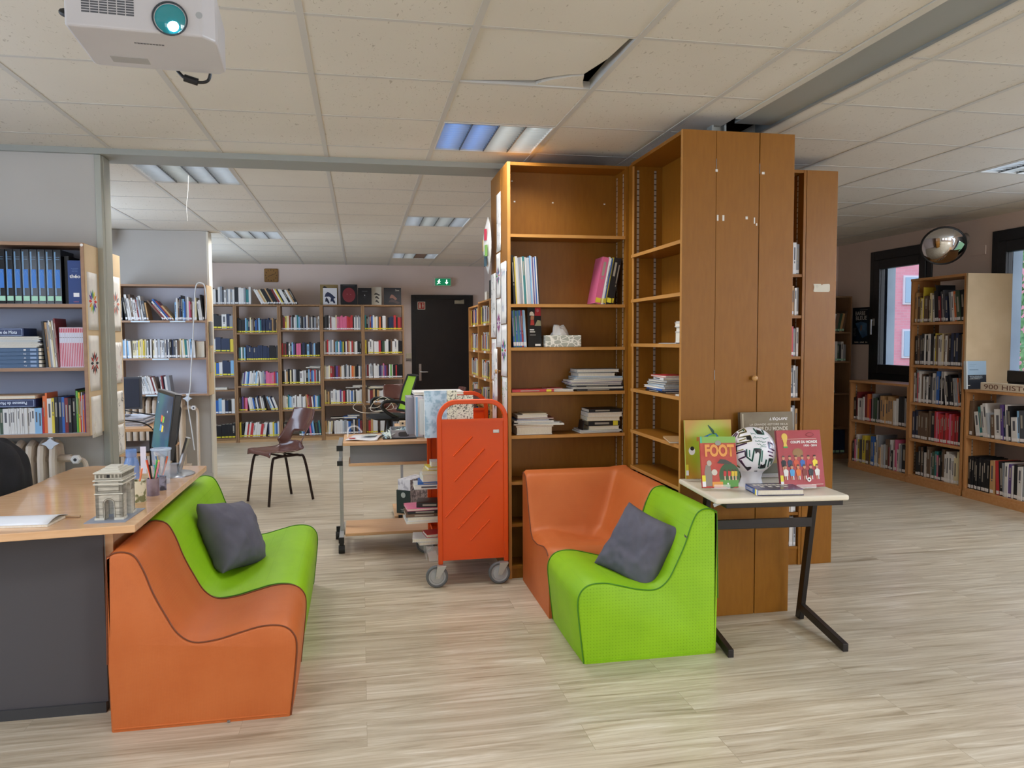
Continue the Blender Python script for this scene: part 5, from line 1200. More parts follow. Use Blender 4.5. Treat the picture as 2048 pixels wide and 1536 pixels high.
def boxed(label, z, flip):
    r = thing('boxed_book', label, 'book', (-1.85, 4.72, z))
    x1 = -1.79 if not flip else -1.745
    MB().box(-2.0, x1, 4.645, 4.82, z, z+.044).obj('slipcase', M_box, r, bevel=.0015)
    mb = MB()
    for (a, b_, c, d_) in ((-2.0, x1-.008, .004, .0055), (-2.0, x1-.008, .0385, .040), (x1-.0095, x1-.008, .004, .040)): mb.box(a, b_, 4.6442, 4.645, z+c, z+d_)
    mb.obj('border_line', mat('line_ice', '#b9cbe8', .5), r)
    Mx = frame(((x1-.105) if not flip else (x1-.115), 4.644, z+.022), (1, 0, 0) if not flip else (-1, 0, 0), (0, 0, 1) if not flip else (0, 0, -1), (0, -1, 0))
    text('Passeuse de Mots' if flip else 'Passeuse de Mots', .145, .017, mat('line_ice2', '#d5dff0', .5), r, Mx, world=True, bold=.02)
    return r
boxed('navy slipcase with pale border lettered Mots atop the middle left stack', cur+.001, False)
flat('white paper lying under the bordered navy slipcase', (-1.86, 4.73, cur-.0002), XR, .24, .16, .0006, 'w', True, 'paper_sheet') if False else None
row('middle row of left wall shelf', (-1.706, 4.65, 1.266), XR, FR, .088, '/-4 k3 T3 s2 w2 e2 w2 d2 R2', (.245, .27), (.15, .17), None, 'old magazines on the left shelf', name='magazine')
M_rwm = mat('magazine_whitepink', '#dcc9d4', .45); M_rwr = mat('magazine_red', '#c22744', .45); M_rwl = mat('magazine_pale', '#cfd3e2', .45)
for k in range(15):
    x = -1.6155+.00855*k; m = MB(); m.box(0, .0082, 0, .16, 0, .218, 0).box(.0022, .0068, -.0005, 0, .190, .213, 1).box(.0006, .0076, -.0004, 0, .135, .188, 2).box(.0022, .0064, -.0008, -.0004, .162, .165, 3).box(.0015, .0048, -.0005, 0, .004, .133, 1)
    tag(m.obj('magazine', [M_rwm, M_rwr, M_rwl, M_dark], None, M=Matrix.Translation((x, 4.648, 1.266))), 'red and white striped magazine, %s in the uniform row' % ordn(k+1), 'magazine', 'red and white magazines in a uniform row')
# bottom row
boxed('navy slipcase lettered upside down on the white pocket books', 1.0515, True)
flat('grey-green volume lying on the upside-down slipcase', (-1.87, 4.73, 1.0965), XR, .25, .17, .020, 'T', True, 'book', cover=None)
row('under the upside-down slipcase', (-1.975, 4.65, .905), XR, FR, .265, 'l2 w3 g2 w3 w1*12 w2 c2 c2 r1', (.138, .142), (.10, .12), None, 'pocket books on the lowest left shelf')
row('lowest row of left wall shelf', (-1.715, 4.65, .905), XR, FR, .242, 'o3 o2 w5 y3 k4 n4 b3 R4 k4 k4 k1 G2 y2 r2 l1 o2 v1 r2 s1 w1 k2', (.19, .245), (.15, .17), None, 'bright books on the lowest left shelf')

# ------------------------------------------------------------------ shelf on the middle partition
s2_ = wallcase('wall_shelf', 'white-backed wall shelf on the middle partition with a hanging cable', -2.30, -1.462, 8.0, 8.275, .872, 1.950, [1.605, 1.243, .894], M_shelfpale, M_shelfwood, mat('back_palelilac', '#d3d5e2', .6))
for (a, b_, z) in ((-2.15, -1.98, 1.597), (-1.80, -1.66, 1.597), (-1.97, -1.82, 1.235), (-2.04, -1.72, .886)): MB().box(a, b_, 7.9985, 8.0, z-.009, z+.004).obj('label_strip', mat('strip_pale', '#cfe0ea', .5), s2_)
row('', (-2.26, 8.02, 1.606), XR, FR, .77, 's2 S2 /-8 k3 w3 w2 d3 w2 w3 R2 l2 w3 S4 T2 /-38 d2 R2 w2 b2 R2 T2 /0 c2 w2 d2 n2 k2 c2 b2 s2 w2 p2 R2 w2 w2 e2 /-6 w2 w3 k2', (.17, .25), (.13, .17), 'w', stuff=far)
row('', (-2.24, 8.02, 1.244), XR, FR, .66, 's1 c2 w2 /-3 c2 w3 _1 /0 e3 e2 w2 y2 e2 e2 y2 e2 g1 w2 k2 w2 _1 e2 w2 w2 l3 w2 w2 l2 w2 n2 w2 k3 n2 S3 w2 d3 e2 /-3 w2 e2 t3 w2 w2 c2 w2 w2', (.165, .185), (.12, .15), 'w', stuff=far)
flat('red and green picture book standing at the right end of the middle shelf', (-1.54, 8.10, 1.245), XR, .08, .10, .16, mottled('pic_redgreen', '#b53a3c', '#3f8a4c', 18, .5), True, 'picture_book')
row('', (-2.14, 8.02, .895), XR, FR, .33, '/-14 w2 w2 w2 w1 w2 w2 l2 w2 w2 w2 R2 w2 d2 /-6 w2 R2 n2 w3 s4', (.165, .18), (.13, .15), 'w', stuff=far)
hc = MB(); hc.tube(spline([(-1.36+.0-.11, 7.99, 1.62), (-1.46, 7.985, 1.80), (-1.47, 7.98, 1.93), (-1.50, 7.975, 1.965), (-1.54, 7.975, 1.955), (-1.56, 7.98, 1.88), (-1.575, 7.98, 1.70), (-1.59, 7.98, 1.45), (-1.615, 7.98, 1.15), (-1.63, 7.98, .95), (-1.65, 7.96, .80), (-1.62, 7.95, .55), (-1.60, 7.95, .35)], 8), .0055, 6)
tag(hc.obj('hanging_cable', mat('cable_white', '#d5d8da', .5), None, smooth=True), 'white cable looped over the middle shelf corner and hanging down', 'cable')
psk = thing('power_strip', 'grey power strip fixed on the side of the middle shelf', 'power strip', (-1.45, 8.1, 1.5)); MB().box(-1.4605, -1.435, 8.06, 8.14, 1.36, 1.60).obj('strip_body', mat('strip_grey', '#a7a9ac', .5), psk, bevel=.01); MB().box(-1.4605, -1.445, 8.06, 8.13, 1.10, 1.34).obj('socket_row', mat('cream_plastic', '#c9bfa8', .5), psk, bevel=.004)
wood_ = MB().box(-2.46, -2.42, 8.1, 8.14, 2.27, 2.46).box(-2.42, -2.38, 8.1, 8.14, 2.33, 2.44); tag(wood_.obj('wooden_bracket', M_cab), 'small wooden bracket high on the wall beyond the post', 'bracket')

# ------------------------------------------------------------------ far bookcases
FX = [(-2.262, -1.694), (-1.692, -1.110), (-1.108, -.538), (-.537, .031), (.033, .607)]
FT = [[1.574, 1.254, .926, .734, .404, .06], [1.515, 1.135, .782, .434, .07], [1.553, 1.177, .80, .441, .07], [1.552, 1.209, .861, .506, .08], [1.552, 1.212, .866, .510, .08]]
FN = ['leftmost far bookcase, half hidden by the partition edge', 'second far bookcase from the left, under the square clock', 'third far bookcase from the left, in the middle of the wall', 'fourth far bookcase from the left, under the flower-cover books', 'far bookcase nearest the black door']
for (x0, x1), tp, nm in zip(FX, FT, FN): case('bookcase', 'brown '+nm if not nm.startswith('far') else 'brown '+nm, x0, x1, 11.22, 11.48, 1.905, tp, 0, M_far, M_fare, backwall=False, t=.022, group='far wall bookcases')
FS = [['g3*4 k3 k3 w3 n2 s2', 'c3 k2 k3 d2 w2 n3 n3 n2 y2', 'w2 c2 w2 b2 k3 y2 b2 w2 n3 n2 c2', '', 'w2 r3 k2 r2 w2 b3 c2 w2 n2 k2 w2', 'k3 t3 n3 w2 k3 k2*4'],
      ['k3*4 c2 t2 n3 e2 s2 d2 k2 b2 n3 c2 t2 n2*8 T2 d2 k2 T2', 'S2 t2 w2 g2 c2 _1 n3*10 k3*3 S2', '_4 /6 s2 v2 w2 c2 b2 w3 w2 l2 w2 c2 w3 /0 w2 l2 s3 v2 p3*4 r2 v2 c2', 'd2 k2 v2 R2 p3 /-9 w2 w2 w2 b2 k2 w2 n2 d2 w2 w2 k2 /-20 c2 w2 n2 w3', 'y2 k3 /8 w3 r2 w2 r3 w2 w2 w2 w3 r3 w2 w2 /0 n2 w4 y2 c2 b2 w2'],
      ['d2 R3 y2 e3 R2 s2 k2 w2 l2 t2 c2 S2 k2 s2 n2 w2 d2 S2 w2 k2 s3 d2 w2', 'r2 d2 R2 k2 _1 w2 k2 c2 v2 k2 p3 p3 k2 n3 k3 c3 k2 n2 s2 c2 k3 k3', 'k3 w2 T2 k2 _1 e2 k2 w2 s2 k3 k2 w3 w2 _1 w2 k3 c2 R2 b2 c2 r2 s2 k2 w2', 'w2 w3 e2 t2 c3 l2 w3 w2 _1 w3 w3 s2 w2 w2 /-5 T2 r2 d2 R2 w2 /0 b2 w2 c2 t2 n2', 'k4 /0 _17 g3 c2 b2 /-6 k3 n2 p2 b2 c2 k2 g2 n2 t2'],
      ['k2 S3 k3 w2 R2 w2 w2 w2 e2 p3*5 r3*3 k2 w2 s2 w2 s2 l2', 'w2 d2 r2 w2 s3 w2 d2 c2 t2 w2 b2 t2 y2 k2 w2 R2 T2 w2 r2 d2 w2 w2 k3 k2', 'e2 w2 w2 e2 r3 R3 k2 v3 R3 T2 w2 w2 k2 s2 w2 S2 w2 o3 T2 k3 k2 w2 s2', 'e2 d2 T2 _2 w3 w3 l2 w2 w2 v2 w2 r3 k2 w2 s2 w2 b2 w2 k2 w2 w3 w3', 'T2 /4 e2 w2 e2 _2 /0 w2 w3 w2 w3 l2 s3 w2 b3 n3 w2 k2 d2 b2 R3'],
      ['t2 k2 s2 R2 b2 w2 e2 w2 d2 o2 k2 w2 w2 d2 k2 n2 n2 n2 r3 k2 r3 R2', 'y2 _2 w2 w3 w2 _1 w3 w3 r3 k2 g3 w2 w3 k3 d2 w3 w3 w2 k3 k2', 's2 R3 w2 l2 s2 _1 w3 w3 w2 n2 v2 s2 p2 v3 R2 k2 w2 G2 w2 k2 k2 r2 k2*4', 'd2 w2 R3 T2 k2 T2 w3 w2 d2 y2 T2 s2 w2 _12', 'd2 r2 T2 w2 w2 _4 w2 w3 s2 w2 k2 s3 w2 w2 d2']]
for (x0, x1), tp, sq in zip(FX, FT, FS):
    for z, q in zip(tp, sq):
        if q: row('', (x0+.026, 11.25, z), XR, FR, x1-x0-.055, q, (.175, .21), (.12, .16), 'y' if bk_r.random() < .45 else 'w', stuff=far)
row('', (-2.1, 11.27, 1.906), XR, FR, .62, 'w2 d2 R3 d2 w3 k2 w2 s2 S2 w2 s2 w2 s2 w2 k4 w3 w2 s2 t3 w2', (.19, .25), (.13, .16), 'w', stuff=far)
row('', (-1.45, 11.27, 1.906), XR, FR, .60, '/-28 w3 w2 T2 e2 k3 k3 T2 k3 k3 R3 w2 y2 n2 w3 w2 k3 w3 T2 k3', (.22, .25), (.15, .17), 'w', stuff=far)
# lying books on top of rows
for (x, z, w_, t, cl, sk) in ((-1.9, .765-.03, .16, .03, 'w', 3), (-.66, 1.02, .20, .012, 'w', -6), (-.63, 1.035, .18, .012, 's', 4), (-.12, .73, .20, .008, 'w', 0), (-.02, .745, .2, .02, 'w', -5), (.20, .72, .22, .02, 'e', 3), (.22, .742, .2, .012, 's', -4), (-.35, .30, .18, .02, 'k', 4), (-.16, .295, .2, .03, 'b', -8), (-.12, .325, .16, .02, 's', 6)):
    m_ = Matrix.Translation((x, 11.33, z)) @ Matrix.Rotation(math.radians(sk), 4, 'Z')
    far.box(-w_/2, w_/2, -.07, .07, 0, t*.15, MI[cl], m_).box(-w_/2, w_/2, -.07, .07, t*.85, t, MI[cl], m_).box(-w_/2+.003, w_/2-.003, -.067, .067, t*.15, t*.85, MI['page'], m_)
# face-out display books on top of the far bookcases
def face_book(label, x, w_, h_, col, pics, y=11.30, z=1.906, tilt=-6, txt=None):
    r = thing('display_book', label, 'book', (x, y, z))
    M = Matrix.Translation((x-w_/2, y, z+.001)) @ Matrix.Rotation(math.radians(tilt), 4, 'X')
    MB().box(0, w_, 0, .012, 0, h_, 0, M).obj('cover', mat('cover_'+col.strip('#'), col, .45), r)
    for (kind, a, b_, c, d_, cc_) in pics:
        mb = MB(); MM = M @ frame((a*w_, -.0008, b_*h_), (1, 0, 0), (0, 0, 1), (0, -1, 0))
        if kind == 'o': mb.lathe([(1, 0), (.0001, .0003)], 20, 0, MM @ Matrix.Diagonal((c*w_, d_*h_, 1, 1)))
        elif kind == 'b': mb.box(-c*w_, c*w_, -d_*h_, d_*h_, 0, .0004, 0, MM)
        elif kind == 'p': mb.prism([(-c*w_, -d_*h_*.4), (-c*w_*.2, -d_*h_*.3), (c*w_*.5, -d_*h_), (c*w_, -d_*h_*.6), (c*w_*.2, d_*h_*.5), (-c*w_*.4, d_*h_), (-c*w_*.8, d_*h_*.5)], 0, .0005, 0, MM)
        mb.obj('cover_picture', mat('pic_'+cc_.strip('#'), cc_, .5), r)
    if txt: text(txt[0], txt[1]*w_, txt[2]*h_, M_page, r, M @ frame((txt[3]*w_, -.001, txt[4]*h_), (1, 0, 0), (0, 0, 1), (0, -1, 0)), world=True)
    return r
face_book('tan display book behind the white one on the far bookcases', -.43, .25, .29, '#8f7a50', [('p', .3, .85, .15, .08, '#1b1b1f')], y=11.36)
face_book('white display book with blue painted shapes on the far bookcases', -.415, .19, .235, '#d8d9de', [('p', .5, .55, .4, .22, '#2c3550'), ('p', .3, .25, .16, .2, '#1f2438'), ('p', .7, .26, .18, .2, '#232c4a')], y=11.27)
face_book('black display book with large red flower on the far bookcases', -.155, .235, .29, '#16171c', [('o', .5, .48, .38, .36, '#7c2b33'), ('o', .5, .5, .17, .12, '#96404a'), ('o', .4, .52, .07, .05, '#cfa8a0'), ('o', .6, .5, .05, .05, '#cfa8a0'), ('b', .5, .93, .35, .01, '#55565c')], y=11.29)
face_book('small plain black display book right of the red flower', .065, .19, .24, '#131317', [('o', .5, .55, .04, .05, '#c9c9c9'), ('o', .5, .48, .12, .12, '#1f1f24'), ('b', .5, .8, .2, .008, '#77787c')], y=11.27)
face_book('pale display book with black sketches between two black books', .225, .15, .255, '#b9b4a6', [('p', .6, .6, .3, .08, '#3a3633'), ('p', .6, .42, .2, .1, '#45403c'), ('p', .6, .2, .18, .1, '#3d3936')], y=11.31)
face_book('black display book with pale curved figure nearest the exit sign', .455, .245, .245, '#201f24', [('p', .55, .45, .22, .17, '#8c6355'), ('p', .6, .2, .35, .14, '#4c3c3a'), ('b', .5, .72, .5, .003, '#3a383c')], y=11.28, txt=('Danse', .22, .1, .78, .86))
# things beside the door
ck = thing('wall_clock', 'square wooden wall clock on the far wall', 'clock', (-1.243, 11.64, 2.335))
MB().box(-1.338, -1.148, 11.625, 11.649, 2.24, 2.432).obj('clock_face', wood('clock_wood', '#8a6537', '#96703f', .5), ck, bevel=.018)
mb = MB()
for k in range(12):
    a = 2*PI*k/12; c, s = math.sin(a), math.cos(a); mb.box(-1.243+c*.075-.004, -1.243+c*.075+.004, 11.6235, 11.625, 2.336+s*.075-.008, 2.336+s*.075+.008)
mb.obj('hour_marks', mat('mark_brown', '#3d2a18', .6), ck)
for (a, l_) in ((68, .065), (248, .045)): 
    MB().box(-.0025, .0025, 0, .0015, 0, l_, 0, Matrix.Translation((-1.243, 11.621, 2.336)) @ Matrix.Rotation(math.radians(a), 4, 'Y')).obj('hand', M_black, ck)
ex = thing('exit_sign', 'green illuminated exit sign with running figure and arrow above the black door', 'sign', (1.21, 11.63, 2.26))
MB().box(1.085, 1.335, 11.60, 11.65, 2.20, 2.325).obj('housing', mat('sign_housing', '#c9c6b6', .5), ex, bevel=.004)
MB().box(1.097, 1.323, 11.598, 11.60, 2.212, 2.313).obj('sign_face', mat('sign_green', '#0a6a4a', .4, emit='#0c7a50', es=.5), ex)
Em = mat('sign_white', '#ffffff', .4, emit='#dffff0', es=1.6)
XM = frame((1.15, 11.5975, 2.262), (1, 0, 0), (0, 0, 1), (0, -1, 0))
mb = MB(); mb.lathe([(.0085, 0), (.0001, .0003)], 12, 0, XM @ Matrix.Translation((.008, .033, 0)))
for P in ([(-.006, .022), (.012, .020), (.006, -.004), (-.008, -.004)], [(.010, .02), (.026, .008), (.023, .004), (.006, .013)], [(-.006, .020), (-.024, .010), (-.022, .004), (-.004, .013)], [(.0, -.004), (.008, -.002), (.022, -.022), (.015, -.026)], [(-.008, -.004), (.0, -.004), (-.004, -.022), (-.028, -.034), (-.03, -.028), (-.011, -.019)]): mb.prism(P, 0, .0005, 0, XM)
mb.obj('running_figure', Em, ex)
XA = frame((1.265, 11.5975, 2.262), (1, 0, 0), (0, 0, 1), (0, -1, 0))
MB().prism([(-.007, .034), (.007, .034), (.007, -.004), (.024, -.004), (0, -.034), (-.024, -.004), (-.007, -.004)], 0, .0005, 0, XA).obj('down_arrow', Em, ex)
fs_ = thing('fire_sign', 'small red fire extinguisher sign at the top left of the black door', 'sign', (.89, 11.61, 1.9)); MB().box(.833, .945, 11.614, 11.62, 1.855, 1.97).obj('sign_plate', M_page, fs_)
MB().box(.842, .936, 11.612, 11.614, 1.864, 1.961).obj('sign_ground', mat('sign_red', '#a02c24', .5), fs_)
MB().box(.858, .876, 11.611, 11.612, 1.875, 1.93).box(.862, .872, 11.611, 11.612, 1.932, 1.95).box(.897, .925, 11.611, 11.612, 1.905, 1.915).box(.905, .917, 11.611, 11.612, 1.88, 1.95).obj('sign_symbol', M_page, fs_)
sw = thing('light_switch', 'cream light switch beside the black door', 'switch', (.70, 11.64, 1.17)); MB().box(.655, .735, 11.635, 11.65, 1.13, 1.21).obj('plate', mat('cream_plastic', '#c9bfa8', .5), sw, bevel=.003); MB().box(.655, .735, 11.632, 11.65, 1.105, 1.112).obj('shadow_line', M_dark, sw)

# pine shelves along the right side of the far room (open to the left)
pn = wood('pine_shelf', '#b9814a', '#c68e55', .45, (6, 6, 1), 6)
for i, (y0, y1, zt) in enumerate(((10.05, 10.95, 1.86), (9.12, 10.03, 1.89), (8.2, 9.1, 1.89))):
    r = thing('bookcase', ['pine bookcase beside the black door, seen edge-on', 'middle pine bookcase of the edge-on row by the door', 'nearest pine bookcase of the edge-on row, behind the drawings'][i], 'bookcase', (1.65, (y0+y1)/2, 0))
    for y in (y0, y1-.022): MB().box(1.50, 1.80, y, y+.022, 0, zt).obj('side_panel', pn, r)
    MB().box(1.79, 1.80, y0, y1, 0, zt).obj('back_panel', pn, r); MB().box(1.50, 1.79, y0+.022, y1-.022, zt-.02, zt).obj('top', pn, r)
    for q, z in enumerate((1.60, 1.26, .92, .58, .25, .06)):
        MB().box(1.50, 1.79, y0+.022, y1-.022, z-.02, z).obj('shelf', pn, r)
        MB().box(1.4985, 1.50, y0+.3, y0+.45, z-.02, z+.004).obj('label_strip', M_white, r)
for (y0, y1) in ((10.08, 10.92), (9.15, 10.0), (8.23, 9.07)):
    for z in (1.60, 1.26, .92, .58, .25): row('', (1.53, y1-.02, z+.001), DL, (-1, 0, 0), .80, 'y2 w2 k2 r2 w2 d2 k2 w3 o2 w2 k2 b2 w2 e2 R2 k2 w2 y2 k2 w2 w2 r2 k2 e2', (.19, .24), (.13, .17), 'y', stuff=far)
flat('white box with red fruit picture on the pine bookcases', (1.62, 9.78, 1.892), DL, .16, .12, .12, 'w', True, 'box')
tag(MB().box(1.56, 1.60, 9.3, 9.5, 1.892, 2.13).obj('book', M_black, M=Matrix.Rotation(0, 4, 'X')), 'dark book standing on the pine bookcases by the door', 'book')
# ------------------------------------------------------------------ right wall bookcases (open to the left)
NL = (-1, 0, 0)
def rcase(label, y0, y1, zt, tops, endpanel=None):
    r = thing('bookcase', label, 'bookcase', (5.35, (y0+y1)/2, 0))
    for k, y in enumerate((y0, y1-.022)): MB().box(5.20, 5.50, y, y+.022, 0, zt).obj('side_panel', M_rw, r, bevel=.001)
    MB().box(5.196, 5.50, y0, y1, zt-.022, zt).obj('top', M_rwe, r)
    for z in tops: MB().box(5.203, 5.50, y0+.022, y1-.022, z-.024, z).obj('shelf', M_rwe, r, bevel=.001)
    MB().box(5.195, 5.21, y0+.002, y1-.002, 0, tops[-1]-.024).obj('plinth', M_rwe, r)
    for y in (y0+.022, y1-.024):
        for x in (5.26, 5.44): MB().box(x, x+.012, y, y+.002, .1, zt-.05).obj('shelf_rail', M_railp, r)
    return r
ra = rcase('low oak bookcase under the first window, beyond the tall one', 6.652, 7.575, .950, [.527, .075])
rt = rcase('tall oak bookcase between the two windows', 5.955, 6.650, 1.965, [1.548, 1.146, .786, .434, .085])
MB().box(5.20, 5.65, 5.935, 5.954, .95, 1.965).obj('end_panel', M_card, rt)
rbc = rcase('low oak bookcase under the right-hand window with a wooden history sign', 4.55, 5.932, .952, [.548, .08])
w_ = dict(W=.86)
row('', (5.225, 7.545, .528), DL, NL, .86, 'k3 _1 R2 w1 w4 w2 w2 R4 o3 r1 k2 s2 g3 g2 s2 k2 T3 T3 T3 T3 T3 _1 w3 w3 k4 k3 s2 w1 G1 y1', (.22, .30), (.18, .22), 'w', stuff=far)
row('lower shelf, low bookcase under first window', (5.215, 7.53, .076), DL, NL, .84, 'k2 p2 w2 y2 S4 w1 y4 d4 _1 y2 b4 e2 w2 s2 T2 w4 l2 d3 R2 w2 k2 w2 p2 w2 w2 s2 k5', (.20, .34), (.20, .24), 'w', 'books on the lower shelf, low bookcase beyond')
row('top shelf of tall window-side bookcase', (5.22, 6.615, 1.549), DL, NL, .63, 'T2 d3 _1 y1 e2 y1 d5 k2 e2 /-4 w2 k3 k2 R2 S2 w1 S2 n3 /-6 s2 w2 o3 g4 k4', (.22, .34), (.18, .22), 'w', 'books on the top shelf of the tall bookcase')
row('second shelf of tall window-side bookcase', (5.22, 6.615, 1.147), DL, NL, .63, 'k2 k2 d2 S3 k3 w1 k3 w2 w1 k3 w2 y1 d2 w2 w2 e2 d2 w2 d2 k2 n3 k2 n3 k3 T1 s2', (.27, .30), (.19, .22), 'w', 'books on the second shelf of the tall bookcase')
row('third shelf of tall window-side bookcase', (5.22, 6.615, .787), DL, NL, .63, 'w2 k2 s1 r1 w2 w2 d2 w2 k2 w2 k3 S2 w3 s2 b3 k2 w1 k2 /-6 w2 k2 k3 k2 w2 s3 o2 k3', (.25, .31), (.19, .22), 'w', 'books on the third shelf of the tall bookcase')
row('fourth shelf of tall window-side bookcase', (5.22, 6.62, .435), DL, NL, .64, 'n3 k1 n3 d3 d3 d3 d3 _1 d3 k4 r2 p2 r2 r2 r2 R2 r2 r2 p2 r2 r2 R2 r2 k3 k2', (.255, .29), (.20, .23), 'w', 'books on the fourth shelf of the tall bookcase')
row('bottom shelf of tall window-side bookcase', (5.22, 6.57, .086), DL, NL, .575, 'k4 k3 d3 k1 w3 w1 d4 l2 g3 t3 p2 k3 k1 d3 w2 w3 w3 w1 w2 e3 e2 w2', (.22, .30), (.19, .22), 'w', 'books on the bottom shelf of the tall bookcase')
row('shelf just under the wooden history sign', (5.22, 5.90, .549), DL, NL, .90, 'd3 /-8 w4 t3 w2 w3 l2 /-4 d3 w6 v2 n2 w3 k2 w5 c2 S4 /-7 d2 r3 R3 g3 o3 w3 k3 n3 w3', (.20, .32), (.19, .22), 'w', 'books on the upper shelf at far right')
row('lowest shelf below the wooden history sign', (5.22, 5.905, .081), DL, NL, .92, 'k2*11 _1 T4 /-4 r3 k4 s1 /0 w3 v3 w2 k4 w4 s3 R3 w3 o3 o2 k2 r3 e3 w3 n3 w2 k2', (.27, .29), (.19, .23), 'w', 'books on the lower shelf at far right')
tn = thing('display_book', 'blue and black book standing beside the tall oak bookcase', 'book', (5.28, 5.9, .955))
TM = Matrix.Translation((5.185, 5.90, .953)) @ Matrix.Rotation(math.radians(-3), 4, 'X')
MB().box(.0, .20, 0, .028, 0, .245, 0, TM).obj('cover', mat('tenebres_black', '#1a1f26', .4), tn)
MB().box(.012, .20, -.0008, 0, .125, .245, 0, TM).obj('blue_panel', mat('tenebres_blue', '#9fb9cd', .4), tn)
MB().box(-.001, .012, -.0008, .029, 0, .245, 0, TM).obj('pale_spine', mat('spine_pale', '#cdd5d8', .4), tn)
text('TENEBRES', .13, .022, mat('teneb_letters', '#9aa6ac', .5), tn, TM @ frame((.095, -.0012, .105), (1, 0, 0), (0, 0, 1), (0, -1, 0)), bold=.01, world=True)
MB().box(.03, .135, -.0012, -.0008, .088, .0905, 0, TM).obj('underline', M_page, tn); MB().box(.012, .036, -.0012, -.0008, .03, .035, 0, TM).obj('publisher_mark', M_page, tn)
MB().box(.03, .10, -.0012, -.0008, .215, .218, 0, TM).box(.03, .08, -.0012, -.0008, .200, .203, 0, TM).box(.03, .12, -.0012, -.0008, .165, .175, 0, TM).obj('title_print', mat('teneb_print', '#7f97ab', .5), tn)
hs = thing('wooden_sign', 'pale wooden block lettered 900 HISTOIRE on the low bookcase', 'sign', (5.24, 5.45, .953))
MB().box(5.205, 5.245, 5.02, 5.77, .953, 1.022).obj('sign_block', mottled('sign_wood', '#d9cbb5', '#cdbda4', 8, .6), hs, bevel=.004)
text('900 HISTOIRE', .62, .040, mat('sign_ink', '#6e4a3a', .6), hs, frame((5.2045, 5.42, .988), (0, -1, 0), (0, 0, 1), (-1, 0, 0)), world=True, bold=.004)
# corner bookcase (faces camera) at the far right wall
cbk = case('bookcase', 'brown corner bookcase half hidden behind the end panel, by the blue poster', 4.75, 5.57, 8.10, 8.42, 1.885, [1.475, 1.135, .765, .365, .06], 0, M_far, M_far, back=mat('back_brown', '#5f4a38', .6))
row('', (5.20, 8.14, 1.476), XR, FR, .30, '/12 y2 w2 k3 y2 w2 d3 g2 T2 d2', (.20, .25), (.15, .18), 'm', stuff=far)
row('', (5.20, 8.14, 1.136), XR, FR, .33, 'g2 t3 G3 t2 w2 d2 w2 g2 k2 w2 s2', (.19, .26), (.15, .18), 'm', stuff=far)
row('', (5.20, 8.14, .766), XR, FR, .20, '/-9 g2 k3 G2 w2 k2', (.18, .24), (.15, .18), 'm', stuff=far)
row('', (5.30, 8.14, .061), XR, FR, .24, 'n3 n3 n3 n3', (.27, .275), (.15, .18), 'm', stuff=far)
# poster
ps = thing('poster', 'dark blue Barbe Bleue poster on the right wall before the window', 'poster', (5.645, 8.04, 1.54))
PM = frame((5.6485, 8.045, 1.542), (0, -1, 0), (0, 0, 1), (-1, 0, 0))
MB().box(-.152, .152, -.212, .212, 0, .0015, 0, PM).obj('poster_sheet', mottled('poster_navy', '#10151f', '#1b2a3e', 5, .4), ps)
text('BARBE', .18, .045, M_white, ps, PM @ Matrix.Translation((-.01, .145, .0016)), bold=.0, world=True)
text('BLEUE', .20, .045, M_white, ps, PM @ Matrix.Translation((.01, .090, .0016)), bold=.0, world=True)
MB().box(-.02, .12, .180, .187, .0014, .0019, 0, PM).obj('author_line', M_grey, ps)
MB().prism([(-.10, .03), (.0, .05), (.11, .03), (.12, -.11), (.03, -.14), (-.03, -.06)], 0, .0003, 0, PM @ Matrix.Translation((0, 0, .0014))).obj('blue_picture', mottled('poster_blue', '#2e4c74', '#5f86ad', 9, .4), ps)
MB().prism([(.0, .01), (.03, .0), (.02, -.05), (-.01, -.06)], 0, .0003, 0, PM @ Matrix.Translation((0, 0, .0018))).obj('figure_picture', mat('poster_skin', '#8a6e66', .5), ps)
mb = MB(); [mb.box(-.11+.02*q_, -.096+.02*q_, -.193, -.178-.004*(q_ % 2), .0014, .0019, 0, PM) for q_ in range(12) if q_ not in (4, 9)]; mb.obj('bottom_line', M_page, ps)
mb = MB(); 
for k in range(7): mb.box(-.135, -.08-.01*(k % 3), -.03-.014*k, -.025-.014*k, .0016, .0019, 0, PM)
mb.obj('small_print', M_grey, ps)
# convex mirror
mr = thing('convex_mirror', 'round convex security mirror high between the windows', 'mirror', (5.2, 6.25, 2.23))
nv = Vector((-.50, -.72, -.50)).normalized(); xv = Vector((0, 0, 1)).cross(nv).normalized(); yv = nv.cross(xv)
CM = Matrix((xv, yv, nv)).transposed().to_4x4(); CM.translation = (5.165, 6.2, 2.228)
R_ = .175; MB().lathe([(R_*math.sin(k/14*.9)/math.sin(.9), R_*(math.cos(k/14*.9)-math.cos(.9))/math.sin(.9)) for k in range(14, 0, -1)]+[(.0002, R_*(1-math.cos(.9))/math.sin(.9))], 48, 0, CM).obj('mirror_dome', mat('mirror', '#f0f0f0', .02, 1), mr, smooth=True, angle=180)
MB().tube([CM @ Vector((R_*1.02*math.cos(2*PI*k/40), R_*1.02*math.sin(2*PI*k/40), -.004)) for k in range(40)], .0095, 8, closed=True).obj('rim', M_black, mr, smooth=True)
MB().lathe([(.0001, -.02), (R_, -.012)], 32, 0, CM).obj('back_shell', M_dark, mr)
MB().tube([CM @ Vector((0, 0, -.02)), (5.30, 6.36, 2.30), (5.645, 6.50, 2.335)], .014, 8).lathe([(.06, 0), (.05, .02), (.0001, .03)], 20, 0, frame((5.648, 6.50, 2.335), (0, -1, 0), (0, 0, 1), (-1, 0, 0))).obj('bracket', mat('bracket_grey', '#8e8580', .5), mr, smooth=True)
